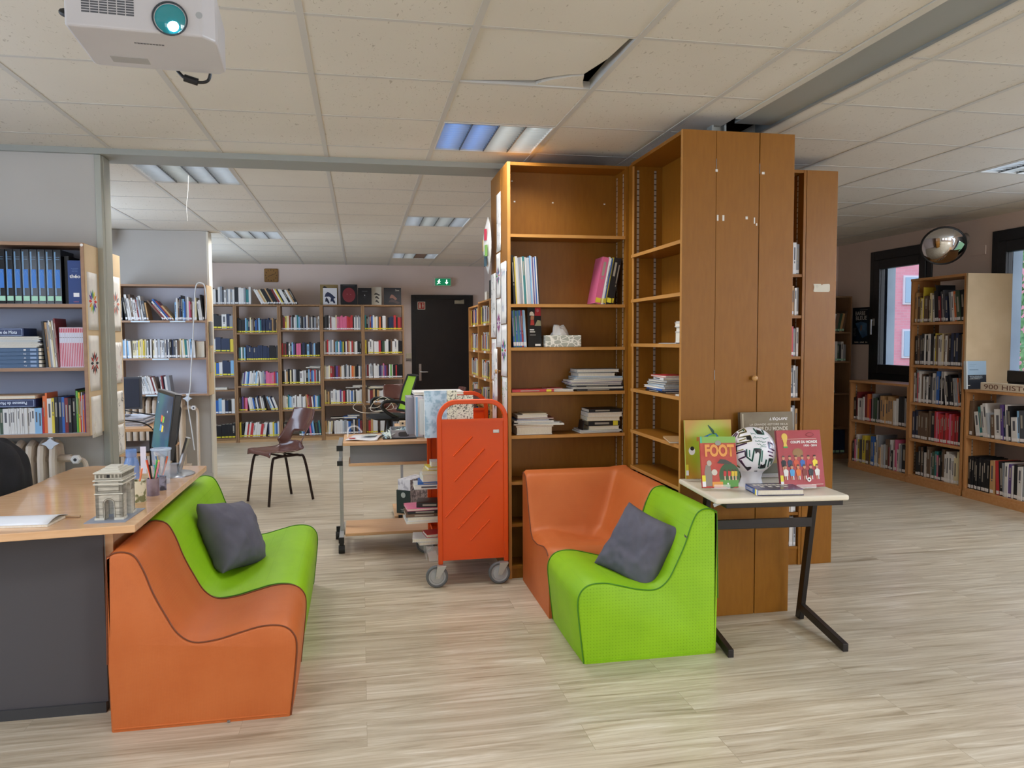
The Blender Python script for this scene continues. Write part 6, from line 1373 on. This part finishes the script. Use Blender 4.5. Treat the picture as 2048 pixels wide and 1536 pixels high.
tag(MB().box(5.64, 5.65, 6.24, 6.42, 2.17, 2.25).obj('vent_cover', M_wall, bevel=.002), 'wall-coloured vent cover beside the convex mirror', 'vent')

# ------------------------------------------------------------------ things on the display table (surface z=.715)
ZT = .7152
def leaning(name, label, cx, cy, w_, h_, t, rz, tilt, spine_m, cover_m, cat='book'):
    r = thing(name, label, cat, (cx, cy, ZT))
    M = Matrix.Translation((cx, cy, ZT+.012)) @ Matrix.Rotation(math.radians(rz), 4, 'Z') @ Matrix.Rotation(math.radians(-tilt), 4, 'X')
    mb = MB(); mb.box(-w_/2, w_/2, 0, .003, 0, h_, 0, M).box(-w_/2, w_/2, t-.003, t, 0, h_, 0, M).box(-w_/2, -w_/2+.004, .003, t-.003, 0, h_, 1, M).box(-w_/2+.004, w_/2-.004, .003, t-.003, .003, h_-.003, 2, M)
    mb.obj('cover', [cover_m, spine_m, M_page], r, bevel=.001)
    e = thing('book_stand', 'clear plastic easel under the '+' '.join(label.split()[:5]), 'book stand', (cx, cy, ZT))
    e2 = MB(); e2.box(-w_*.22, w_*.22, -.028, t+.002, -.006, -.002, 0, M).box(-w_*.22, w_*.22, -.030, -.027, -.006, .012, 0, M).box(-w_*.22, w_*.22, t+.001, t+.004, -.006, h_*.45, 0, M)
    e2.obj('easel', M_clear, e)
    return r, M
def pic(par, M, kind, x, z, a, b_, c, lay=1, nm='cover_picture', pts=None):
    MM = M @ frame((x, -.0006*lay, z), (1, 0, 0), (0, 0, 1), (0, -1, 0)); mb = MB()
    if kind == 'o': mb.lathe([(1, 0), (.0001, .0002)], 22, 0, MM @ Matrix.Diagonal((a, b_, 1, 1)))
    elif kind == 'b': mb.box(-a, a, -b_, b_, 0, .0003, 0, MM)
    else: mb.prism(pts, 0, .0003, 0, MM)
    mb.obj(nm, c if not isinstance(c, str) else mat('pic_'+c.strip('#'), c, .45), par)
def letters(par, M, s, x, z, w_, h_, c, lay=2, **k): text(s, w_, h_, c if not isinstance(c, str) else mat('ink_'+c.strip('#'), c, .5), par, M @ frame((x, -.0006*lay-.0004, z), (1, 0, 0), (0, 0, 1), (0, -1, 0)), world=True, **k)
def label_pair(par, M, x, z, w_=.012):
    pic(par, M, 'b', x, z+.02, w_, .014, STK['y'], 3, 'yellow_label'); pic(par, M, 'b', x, z-.006, w_, .012, STK['w'], 3, 'white_label')
# green football book
mg = mat('green_cover', '#a6b32c', .35)
g_ = N(mg, 'TexGradient', gradient_type='SPHERICAL'); mp = N(mg, 'Mapping'); mp.inputs['Location'].default_value = (-.55, -.5, -.5); mp.inputs['Scale'].default_value = (1, 1, 1); tcg = N(mg, 'TexCoord'); L(mg, tcg.outputs['Generated'], mp.inputs[0]); L(mg, mp.outputs[0], g_.inputs[0])
L(mg, ramp(mg, g_.outputs[0], [(.35, '#b98a2e'), (.62, '#a3b52e'), (.85, '#9cc431')]), B(mg).inputs['Base Color'])
r, M = leaning('football_book', 'large green and ochre football book at the back left of the table', 1.655, 3.50, .235, .285, .014, -5, 7, mat('spine_lime', '#a9d26a', .4), mg)
pic(r, M, 'p', .01, .195, 0, 0, '#1f6fb0', 1, pts=[(-.055, -.02), (-.035, .008), (.0, .022), (.03, .024), (.045, .004), (.075, -.018)])
pic(r, M, 'p', .012, .198, 0, 0, '#7fc23a', 2, pts=[(-.02, -.018), (-.012, .010), (.012, .018), (.028, .014), (.026, -.02)])
pic(r, M, 'p', .02, .228, 0, 0, '#1d4f3c', 2, pts=[(-.022, .03), (-.018, .032), (.008, .006), (.012, -.012), (.004, -.014)])
pic(r, M, 'o', -.085, .135, .016, .02, M_white, 1, 'printed_ball'); pic(r, M, 'o', -.083, .147, .010, .010, M_black, 2, 'ball_patch')
for k in range(4): pic(r, M, 'b', -.055+.012*k, .192, .004, .010, ['#c8742c', '#a84a3a', '#d0882e', '#8a4a3a'][k], 2)
label_pair(r, M, -.111, .035, .0065)
# FOOT book
mf = mottled('foot_red', '#b8453f', '#c05a48', 16, .35)
r, M = leaning('football_book', 'red FOOT album with orange letters leaning at the front left', 1.600, 3.27, .165, .235, .016, -10, 15, mat('spine_foot', '#b63c40', .4), mf)
pic(r, M, 'b', 0, .22, .082, .0145, '#86b45c', 1); pic(r, M, 'b', -.078, .22, .0045, .015, '#58b892', 2)
letters(r, M, 'FOOT', .005, .170, .135, .058, '#e8a256', 3, bold=.045)
pic(r, M, 'o', .045, .055, .048, .058, '#3d5c3c', 1); pic(r, M, 'p', .045, .03, 0, 0, '#5f9a4a', 2, pts=[(-.045, -.026), (.036, -.026), (.04, .006), (-.045, .006)])
for (dx, c) in ((-.022, '#c23a3a'), (-.002, '#c23a3a'), (.014, '#d8b93a'), (.028, '#d8b93a')):
    pic(r, M, 'p', .045+dx, .052, 0, 0, c, 3, pts=[(-.006, 0), (.006, 0), (.008, .022), (-.005, .024)]); pic(r, M, 'b', .045+dx, .044, .003, .010, '#d9b79a', 3); pic(r, M, 'o', .045+dx, .079, .004, .005, '#5a3a28', 3)
pic(r, M, 'o', .035, .018, .004, .004, M_white, 4, 'printed_ball')
pic(r, M, 'p', -.05, .07, 0, 0, '#8d8479', 2, pts=[(-.018, -.062), (.012, -.062), (.016, -.01), (.008, .03), (-.012, .034), (-.02, 0)]); pic(r, M, 'o', -.046, .112, .011, .013, '#b9b2a4', 3); pic(r, M, 'o', -.024, .070, .013, .014, '#cfcabd', 3)
pic(r, M, 'b', -.012, .016, .024, .011, '#e09a4a', 3); pic(r, M, 'p', .01, .112, 0, 0, '#4a4a46', 3, pts=[(-.02, 0), (.03, -.006), (.05, .0), (.02, .016), (-.004, .018)]); pic(r, M, 'o', .0, .205, .014, .012, '#9a9a90', 3)
label_pair(r, M, -.074, .022, .008)
# L'EQUIPE book
me_ = mottled('equipe_brown', '#6e5f48', '#7c6e54', 12, .45)
r, M = leaning('football_book', 'large brown and gold L EQUIPE world cup history book at the back', 1.975, 3.515, .275, .315, .03, -3, 6, mat('spine_brown', '#5f5342', .4), me_)
letters(r, M, "L'ÉQUIPE", .062, .280, .096, .018, M_white, 2, bold=.02, shear=.25)
letters(r, M, 'LA GRANDE HISTOIRE DE LA', .01, .253, .20, .010, M_page, 2, bold=.01)
letters(r, M, 'COUPE DU MONDE', .01, .232, .20, .019, M_page, 2, bold=.02)
pic(r, M, 'b', -.125, .157, .003, .15, '#b9ad92', 1, 'spine_rule'); pic(r, M, 'p', .03, .10, 0, 0, '#8c7a45', 1, pts=[(-.07, -.04), (.05, -.06), (.09, .02), (.04, .08), (-.03, .07)]); pic(r, M, 'b', .03, .03, .09, .03, '#5c5a4a', 2)
# red world cup book
mr_ = mottled('worldcup_red', '#a53840', '#9c3038', 14, .3)
r, M = leaning('football_book', 'red COUPE DU MONDE 1930-2018 book with gold trophy at the front right', 1.972, 3.20, .215, .262, .018, -3, 13, mat('spine_darkred', '#7c2c34', .4), mr_)
pic(r, M, 'b', .0, .221, .085, .0006, M_page, 2)
letters(r, M, 'COUPE DU MONDE', .022, .207, .130, .0125, M_white, 2, bold=.04)
letters(r, M, '1930 - 2018', .052, .190, .064, .0095, M_white, 2, bold=.03)
pic(r, M, 'o', -.07, .232, .0145, .0165, M_gold, 2, 'trophy_print'); pic(r, M, 'p', -.069, .205, 0, 0, M_gold, 2, 'trophy_print', pts=[(-.010, -.018), (.010, -.018), (.006, -.004), (.013, .022), (-.013, .022), (-.007, -.004)]); pic(r, M, 'b', -.069, .184, .0105, .0035, M_green, 3)
mb = MB(); mb.tube([(.055+.018*math.cos(2*PI*k/24), -.0012, .240+.009*math.sin(2*PI*k/24)) for k in range(24)], .0006, 4, 0, M, closed=True); mb.obj('stamp_outline', mat('stamp_dark', '#6c2228', .5), r)
pic(r, M, 'o', -.012, .158, .026, .020, '#8f6a3c', 2)
rp = random.Random(3); jer = ['#1b1b1f', '#26324f', '#c8502c', '#2f62ad', '#b9343a', '#e3d03c', '#d9d8d6', '#4f9ad0', '#d8702c', '#7b3028', '#1b1b1f', '#d9d8d6']
for k in range(12):
    bx2 = -.085+.0305*(k % 6)+(.006 if k > 5 else 0); bz = .108 if k < 6 else .066
    pic(r, M, 'p', bx2, bz, 0, 0, jer[k], 2+(k > 5)*2, pts=[(-.009, -.014), (.009, -.014), (.013, .010), (.004, .018), (-.004, .018), (-.012, .010)])
    pic(r, M, 'o', bx2, bz+.027, .0068, .0095, '#c08a68', 3+(k > 5)*2); pic(r, M, 'p', bx2, bz+.031, 0, 0, '#3a2a22', 4+(k > 5)*2, pts=[(-.006, .0), (.006, 0), (.005, .006), (-.004, .007)])
    if k > 5 or k == 0: pic(r, M, 'b', bx2-.004, bz-.022, .0025, .009, '#c08a68', 3); pic(r, M, 'b', bx2+.005, bz-.022, .0025, .009, '#d9d8d6', 3)
pic(r, M, 'o', .03, .034, .010, .010, M_white, 6, 'printed_ball'); pic(r, M, 'o', .03, .034, .004, .004, M_black, 7, 'ball_patch'); pic(r, M, 'b', .07, .012, .028, .0008, M_page, 2, 'small_print')
label_pair(r, M, -.1, .022, .007)
# football on its stand
fbm = mat('football_white', '#e4e4ea', .35)
fb = thing('football', 'white football with black pointed stripes and a handwritten green dedication', 'football', (1.793, 3.35, .881))
bc = Vector((1.793, 3.35, .8815)); br = .110
MB().lathe([(br*math.sin(PI*k/28), -br*math.cos(PI*k/28)) for k in range(1, 28)], 48, 0, Matrix.Translation(bc), caps=True).obj('ball', fbm, fb, smooth=True, angle=180)
vn = (Vector((0, 0, 1.407))-bc).normalized(); vx = Vector((0, 0, 1)).cross(vn).normalized(); vx = -vx if vx.x < 0 else vx; vy = vn.cross(vx) if vn.cross(vx).z > 0 else vx.cross(vn)
M_bk = mat('ball_black', '#15151a', .35); rim_c = [mat('rim_yel', '#b9ab5a', .4), mat('rim_tq', '#3f9a8a', .4), mat('rim_pur', '#7a3a7a', .4)]
def orth(p, r_):
    x, y = (p[0]-420)/378, (425-p[1])/378; q = math.hypot(x, y)
    if q > .985: x, y, q = x*.985/q, y*.985/q, .985
    return bc+(vx*x+vy*y+vn*math.sqrt(1-q*q))*br*r_
def stroke(pts, wd, m, r_, nm='panel_print'):
    P = []
    for a, b_ in zip(pts[:-1], pts[1:]):
        for k in range(5): P.append((a[0]+(b_[0]-a[0])*k/5, a[1]+(b_[1]-a[1])*k/5))
    P.append(pts[-1]); Lf, Rt = [], []
    for k in range(len(P)):
        a, b_ = P[max(k-1, 0)], P[min(k+1, len(P)-1)]; l_ = math.hypot(b_[0]-a[0], b_[1]-a[1])+1e-6; nx, ny = -(b_[1]-a[1])/l_*wd, (b_[0]-a[0])/l_*wd
        Lf.append(orth((P[k][0]+nx, P[k][1]+ny), r_)); Rt.append(orth((P[k][0]-nx, P[k][1]-ny), r_))
    n_ = len(P); MB().add(Lf+Rt, [(k, k+1, n_+k+1, n_+k) for k in range(n_-1)]).obj(nm, m, fb, smooth=True, angle=180)
def blob(pts, m=M_bk, r_=1.006):
    c = (sum(p[0] for p in pts)/len(pts), sum(p[1] for p in pts)/len(pts)); P = []
    for k in range(len(pts)):
        a, b_ = pts[k], pts[(k+1) % len(pts)]
        for q in range(3): P.append((a[0]+(b_[0]-a[0])*q/3, a[1]+(b_[1]-a[1])*q/3))
    n_ = len(P); vs = [orth(c, r_)]+[orth(((c[0]+p[0])/2, (c[1]+p[1])/2), r_) for p in P]+[orth(p, r_) for p in P]
    MB().add(vs, [(0, 1+(k+1) % n_, 1+k) for k in range(n_)]+[(1+k, 1+(k+1) % n_, 1+n_+(k+1) % n_, 1+n_+k) for k in range(n_)]).obj('panel_print', m, fb, smooth=True, angle=180)
LN = [([(345, 130), (235, 165), (210, 235), (395, 195), (420, 275), (190, 332)], 9, 0), ([(350, 312), (135, 392), (168, 490), (325, 438), (332, 525), (228, 575), (370, 742), (418, 690)], 9, 2),
      ([(345, 410), (350, 530), (432, 596), (462, 400), (562, 400), (530, 700), (620, 690), (645, 560)], 9, 1), ([(440, 75), (508, 160), (605, 165), (570, 90)], 8, 1), ([(760, 325), (668, 288), (685, 380), (765, 420)], 8, 2),
      ([(662, 430), (745, 455)], 7, 2), ([(680, 490), (745, 512)], 7, 2), ([(668, 680), (690, 545), (738, 552), (712, 640)], 7, 1), ([(75, 290), (185, 150)], 8, 2), ([(110, 300), (205, 165)], 7, 2), ([(90, 555), (150, 640), (245, 705)], 9, 0),
      ([(215, 135), (300, 85), (335, 125)], 7, 0), ([(245, 122), (285, 98), (300, 125)], 6, 1), ([(260, 585), (330, 690)], 6, 2), ([(585, 420), (575, 600)], 5, 1), ([(390, 420), (395, 530)], 5, 1), ([(180, 455), (300, 415)], 5, 0), ([(230, 285), (330, 245)], 5, 0)]
for pts, wd, c in LN: stroke(pts, wd+4, rim_c[c], 1.0035); stroke(pts, wd-1.5, M_bk, 1.005)
for pts in ([(335, 212), (398, 195), (418, 268), (345, 262)], [(140, 402), (200, 380), (200, 440), (165, 478)], [(463, 400), (562, 400), (552, 490), (520, 440), (485, 480)], [(560, 630), (590, 650), (625, 625), (620, 690), (548, 692)], [(300, 665), (360, 690), (412, 680), (375, 742)],
            [(478, 90), (550, 112), (595, 165), (510, 160)], [(672, 290), (700, 305), (705, 350), (685, 378)], [(682, 540), (732, 552), (712, 590), (676, 590)], [(70, 292), (112, 250), (98, 305)], [(92, 552), (130, 585), (150, 635), (112, 612)], [(462, 745), (510, 740), (512, 756), (466, 758)]): blob(pts)
hw_ = mat('pen_green', '#1f7a68', .5)
for (xa, xb, y_, sd) in ((405, 490, 160, 1), (440, 680, 218, 2), (470, 640, 278, 3), (500, 640, 330, 4)):
    rr = random.Random(sd); P = []; x = xa
    while x < xb: P.append((x, y_+(x-xa)*.06+rr.uniform(-15, 15))); x += 11
    MB().tube([orth(p, 1.006) for p in P], .0011, 5).obj('handwriting', hw_, fb, smooth=True)
MB().tube([orth((545+k*12, 365-abs(k-3)*-3-k*2), 1.006) for k in range(9)], .0011, 5).obj('handwriting', hw_, fb)
bs = thing('ball_stand', 'white waisted plastic stand under the football', 'stand', (1.793, 3.35, ZT)); MB().lathe([(.062, 0), (.052, .012), (.045, .04), (.050, .062), (.062, .0755), (.058, .076), (.046, .062), (.041, .04), (.048, .012), (.058, 0)], 32, 0, Matrix.Translation((1.793, 3.35, ZT))).obj('stand_ring', mat('stand_white', '#d3d6de', .4), bs, smooth=True, angle=60)
# flat blue book
cpf = thing('football_book', 'blue COPAIN DU FOOT book lying flat at the front of the table', 'book', (1.86, 3.14, ZT))
CFM = Matrix.Translation((1.812, 3.175, ZT+.001)) @ Matrix.Rotation(math.radians(-8), 4, 'Z')
mb = MB(); mb.box(-.105, .105, -.075, .075, 0, .003, 0, CFM).box(-.105, .105, -.075, .075, .024, .027, 0, CFM).box(-.105, -.101, -.075, .075, .003, .024, 1, CFM).box(-.101, .102, -.072, .072, .003, .024, 2, CFM); mb.obj('cover', [mottled('copain_dark', '#3c3f55', '#6a6580', 14, .25), mat('copain_blue', '#2a5fb0', .35), M_page], cpf, bevel=.001)
text('COPAIN DU FOOT', .085, .014, M_white, cpf, CFM @ frame((-.1055, .022, .0135), (0, 1, 0), (0, 0, -1), (-1, 0, 0)), bold=.03, world=True)
MB().box(-.1058, -.105, -.062, -.048, .001, .026, 0, CFM).obj('yellow_label', STK['y'], cpf); MB().box(-.1058, -.105, -.075, -.062, .001, .026, 0, CFM).obj('white_label', STK['w'], cpf)
mb = MB(); rr = random.Random(8)
for k in range(9): 
    x_ = -.085+.018*k; mb.box(x_, x_+.014, .02, .045, .027, .0276, 0, CFM); 
    if k % 2: mb.box(x_, x_+.016, -.02, .0, .027, .0276, 0, CFM)
mb.obj('cover_print', M_page, cpf)

# ------------------------------------------------------------------ contents of the book cart
row('the tilted top shelf of the orange cart', (.405, 4.47, .868), DL, NL, .0, 'w2', (.2, .2), (.1, .1)) if False else None
cf = thing('picture_book', 'pale blue wrapped picture book standing out from the orange cart', 'book', (.40, 4.5, .87))
CM2 = Matrix.Translation((.352, 4.44, .845)) @ Matrix.Rotation(math.radians(4), 4, 'Z') @ Matrix.Rotation(math.radians(-3), 4, 'X')
MB().box(0, .190, 0, .006, 0, .27, 0, CM2).obj('wrapped_cover', mottled('cover_iceblue', '#b9d3e4', '#8fb0c8', 30, .12, 5, lo=.45, hi=.6, coat=.5), cf)
MB().box(-.002, .0, -.001, .008, 0, .27, 0, CM2).obj('pale_spine', M_white, cf); MB().box(.130, .190, -.0008, 0, .0, .27, 0, CM2).obj('pale_border', mottled('print_speckle', '#d9ddc8', '#6f7468', 90, .3, 4, lo=.5, hi=.6), cf)
CM3 = Matrix.Translation((.50, 4.46, .87)) @ Matrix.Rotation(math.radians(-2), 4, 'X')
c3 = thing('picture_book', 'cream speckled picture book seen through the cart handle', 'book', (.55, 4.47, .87)); MB().box(0, .135, 0, .008, 0, .215, 0, CM3).obj('cover', mottled('speckle_cream', '#dde0cf', '#55584e', 110, .4, 4, lo=.52, hi=.62), c3)
for i, (x, y, w_, h_, t, c, lab) in enumerate(((.312, 4.60, .040, .235, .18, '#d3c9cf', 'white and orange-spined book upright at the left of the cart top'), (.268, 4.72, .055, .225, .20, '#8f8d99', 'grey magazine file standing beyond the cart books'), (.255, 4.62, .03, .22, .0, '#9fb6d0', 'x'))):
    if lab == 'x': continue
    M = Matrix.Translation((x, y, .835))
    k = thing('book' if i == 0 else 'magazine_file', lab, 'book' if i == 0 else 'file', (x, y, .835))
    MB().box(0, w_, 0, t, 0, h_, 0, M).obj('cover' if i == 0 else 'file_body', mat('cartbook_%d' % i, c, .4), k, bevel=.001)
    if i == 0:
        mb = MB(); [mb.box(.022, w_, -.001, 0, a, a+.03, 0, M) for a in (.02, .07, .125, .18)]; mb.obj('orange_bands', mat('band_orange', '#e07a3c', .4), k); MB().box(.0, .012, -.001, 0, 0, h_, 0, M).obj('blue_spine', mat('spine_iceblue', '#8fb4d8', .3), k)
row('top of orange cart seen through handle', (.47, 4.52, .855), (0, 1, 0), (1, 0, 0), .48, 'w3 w2 l3 c2 w3 y2 w2 s3 d3 k3 w2', (.17, .22), (.12, .15), 'y', 'books across the top of the cart', name='book')
fl2 = flat('thick white catalogue lying across the cart top', (.46, 4.80, 1.075), XR, .30, .22, .018, 'w', True, 'catalogue')
fl3 = flat('yellow-labelled grey book lying flat inside the cart top', (.66, 4.60, .90), XR, .13, .16, .025, 'l', False, 'book')
yl_ = MB().box(.61, .685, 4.53, 4.56, .926, .934); tag(yl_.obj('yellow_card', M_yel), 'yellow card lying on the grey book in the cart', 'card')
stack('middle shelf of the orange cart', .395, 4.62, .53, [(.20, .16, .026, 'w', False, 0, 0, 'book'), (.17, .15, .015, 'b', False, .01, -4, 'book'), (.15, .14, .04, 'w', True, .02, 3, 'book'), (.15, .14, .024, 'e', True, .03, -8, 'book'), (.13, .12, .02, 'y', True, .04, 6, 'book'), (.10, .10, .03, 'w', True, .05, 0, 'book')], XR, 'books on the middle shelf of the cart')
stack('low pile on the orange cart', .375, 4.62, .335, [(.25, .20, .012, 'w', True, -.01, 3, 'book'), (.24, .19, .022, 'w', True, 0, -2, 'book'), (.25, .18, .018, 'd', False, -.01, 2, 'book'), (.24, .18, .018, 'k', False, .0, -2, 'book'), (.26, .18, .014, 'p', True, .0, 4, 'book'), (.18, .16, .026, 'k', False, .03, -7, 'book')], XR, 'books low on the cart')
MB().box(.43, .80, 4.395, 5.06, .325, .3345).obj('shelf', M_orange, ct); 
stack('bottom shelf of the orange cart', .385, 4.60, .205, [(.17, .16, .016, 'w', True, .01, 6, 'book'), (.20, .16, .02, 'w', True, 0, -5, 'book'), (.12, .12, .02, 'r', True, .03, 8, 'book')], XR, 'papers on the bottom shelf of the cart')
tray = MB(); tray.prism([(.375, .11), (.43, .11), (.43, .20), (.355, .20)], 4.5, 4.502, 0, Matrix(((1, 0, 0, 0), (0, 0, 1, 0), (0, 1, 0, 0), (0, 0, 0, 1)))).box(.375, .43, 4.50, 4.72, .110, .113).box(.357, .362, 4.5, 4.72, .12, .2)
tag(tray.obj('letter_tray', M_clear), 'clear plastic letter tray hanging out at the foot of the cart', 'tray')

# things on the trolley table (z=.742)
mgz = thing('magazine', 'white magazine with red square lying on the trolley table', 'magazine', (.0, 5.33, .742))
GM = Matrix.Translation((.02, 5.33, .7425)) @ Matrix.Rotation(math.radians(-12), 4, 'Z')
MB().grid(lambda u, v: ((u-.5)*.21, (v-.5)*.27, .006+.016*math.sin(PI*v)*u**.5+.003*math.sin(u*6)), 8, 8, 0, GM).obj('cover', mat('mag_white', '#dcdcdf', .25), mgz, smooth=True, solid=.004)
MB().box(-.085, -.045, -.125, -.095, .0155, .0165, 0, GM).obj('red_square', M_red, mgz); MB().prism([(-.01, -.09), (.08, -.07), (.085, .0), (.03, .04), (.0, .0)], .0275, .0285, 0, GM).obj('cover_photo', mottled('mag_pic', '#6d7a72', '#c9cdc8', 14, .4), mgz)
wire = MB(); wire.tube(spline([(-.10, 5.42, .745), (-.09, 5.46, .80), (-.04, 5.48, .81), (0, 5.47, .77)], 4), .006, 6); tag(wire.obj('clear_strap', M_clear), 'clear plastic strap at the left end of the trolley table', 'strap')
tp = thing('ticket_tray', 'grey tray heaped with paper slips on the trolley table', 'tray', (.25, 5.4, .742))
MB().box(.135, .36, 5.24, 5.56, .742, .747).obj('base_board', M_black, tp); MB().box(.19, .42, 5.27, 5.275, .747, .80).box(.19, .195, 5.27, 5.5, .747, .80).box(.42, .425, 5.27, 5.5, .747, .80).box(.19, .42, 5.5, 5.505, .747, .80).obj('tray_wall', mat('tray_grey', '#8e9096', .4), tp, bevel=.002)
MB().prism([(-.035, -.01), (-.022, -.016), (.022, -.016), (.035, -.01), (.035, .01), (.022, .016), (-.022, .016), (-.035, .01)], 0, .002, 0, frame((.275, 5.27, .772), (1, 0, 0), (0, 0, 1), (0, -1, 0))).obj('oval_opening', M_dark, tp)
sl = MB(); rr = random.Random(9)
for k in range(90):
    a = rr.uniform(0, 1); x = .14+.26*a; y = rr.uniform(5.27, 5.50); z = .752+.065*min(1, a*1.6)*rr.uniform(.3, 1)
    Mx = Matrix.Translation((x, y, z)) @ Euler((rr.uniform(-.5, .5), rr.uniform(-.6, .3), rr.uniform(0, 3))).to_matrix().to_4x4(); sl.box(-.03, .03, -.006, .006, 0, .0012, rr.choice((0, 0, 1)), Mx)
slo = sl.obj('paper_slips', [mat('slip_white', '#cfd8cf', .7), mat('slip_blue', '#9fbccb', .7)], tp); slo['kind'] = 'stuff'
bxs = thing('game_pieces_box', 'small beige box with two dark spots on the paper slips', 'box', (.30, 5.42, .82)); MB().box(.255, .335, 5.40, 5.46, .815, .845).obj('box_body', mat('beige_box', '#cbb595', .6), bxs); MB().lathe([(.007, 0), (.0001, .0005)], 10, 0, frame((.275, 5.3995, .831), (1, 0, 0), (0, 0, 1), (0, -1, 0))).lathe([(.007, 0), (.0001, .0005)], 10, 0, frame((.31, 5.3995, .831), (1, 0, 0), (0, 0, 1), (0, -1, 0))).obj('dark_spot', M_black, bxs)
cage = thing('wire_basket', 'clear plastic basket of green rolls behind the grey file', 'basket', (.42, 5.45, .742)); MB().box(.40, .48, 5.42, 5.52, .745, .90).obj('basket_shell', M_clear, cage); MB().cyl((.44, 5.47, .75), (.44, 5.47, .79), .03).cyl((.44, 5.47, .80), (.44, 5.47, .84), .03).obj('roll', mat('roll_green', '#4d6b52', .6), cage)

# cobweb threads / strings hanging from the ceiling
st1 = MB().tube(spline([(-1.096, 5.5, 2.497), (-1.10, 5.5, 2.42), (-1.105, 5.5, 2.36), (-1.113, 5.5, 2.30), (-1.11, 5.5, 2.20)], 4), .0010, 5); tag(st1.obj('loose_thread', mat('thread_pale', '#d9d9d4', .5, alpha=.7)), 'pale loose thread hanging from the ceiling light at left', 'thread')

# ------------------------------------------------------------------ outside
M_brick = mat('brick_pink', '#b0606a', .9)
bt = N(M_brick, 'TexBrick'); bt.inputs['Scale'].default_value = 1; bt.inputs['Brick Width'].default_value = .24; bt.inputs['Row Height'].default_value = .085; bt.inputs['Mortar Size'].default_value = .006
bt.inputs['Color1'].default_value = (*hx('#d38d99'), 1); bt.inputs['Color2'].default_value = (*hx('#c98391'), 1); bt.inputs['Mortar'].default_value = (*hx('#c69aa2'), 1)
L(M_brick, coords(M_brick, (1, 1, 1), (PI/2, 0, 0)), bt.inputs[0]); L(M_brick, bt.outputs['Color'], B(M_brick).inputs['Base Color'])
bg_ = thing('brick_building', 'pink brick building seen through the first window', 'building', (22, 26, -4))
MB().box(16.2, 40, 22, 34, -4, 12).obj('brick_wall', M_brick, bg_)
for z in (-2.2, .75, 2.45, 5.4, 8.2):
    for k in range(6):
        x = 16.9+2.4*k
        wf = MB().box(x, x+1.0, 21.95, 22.0, z, z+.92).obj('window_frame', mat('outer_frame', '#c9c2cc', .5), bg_); MB().box(x+.06, x+.94, 21.93, 21.95, z+.06, z+.86).obj('window_pane', mat('outer_glass', '#8fa6bd', .1), wf)
struct(MB().box(5.9, 80, -20, 80, -4.2, -4).obj('ground_outside', mottled('grass_outside', '#5c7a4a', '#6e8a58', 2, .9)))
M_leaf = mottled('leaf_green', '#4f7a4c', '#7ba070', 6, .8)
def tree(label, x, y, h_, r0, sd):
    t = thing('tree', label, 'tree', (x, y, -4)); rr = random.Random(sd)
    MB().tube([(x, y, -4), (x+.1, y, h_-1)], [.22, .08], 8).obj('trunk', mat('bark', '#5b4a3c', .9), t)
    mb = MB()
    for k in range(5200):
        a, b_ = rr.uniform(0, 2*PI), math.acos(rr.uniform(-1, 1)); q = r0*rr.uniform(.55, 1)**.6*(1+.2*math.sin(3*a)*math.sin(2*b_)); c = Vector((x+q*math.sin(b_)*math.cos(a), y+q*math.sin(b_)*math.sin(a), h_+q*1.5*math.cos(b_)))
        e = Euler((rr.uniform(0, 3), rr.uniform(0, 3), rr.uniform(0, 3))).to_matrix(); s_ = rr.uniform(.05, .12)
        mb.add([c+e @ Vector(v)*s_ for v in ((-1, 0, 0), (0, -.5, 0), (1, 0, 0), (0, .5, 0))], [(0, 1, 2, 3)])
    mb.obj('foliage', M_leaf, t)
tree('leafy green tree seen through the right-hand window', 13.6, 13.4, .6, 2.2, 2)
tag(far.obj('library_books', FARM), 'rows of small books filling the far, pine, corner and middle bookcases', 'books', None, 'stuff')
bpy.context.view_layer.update()
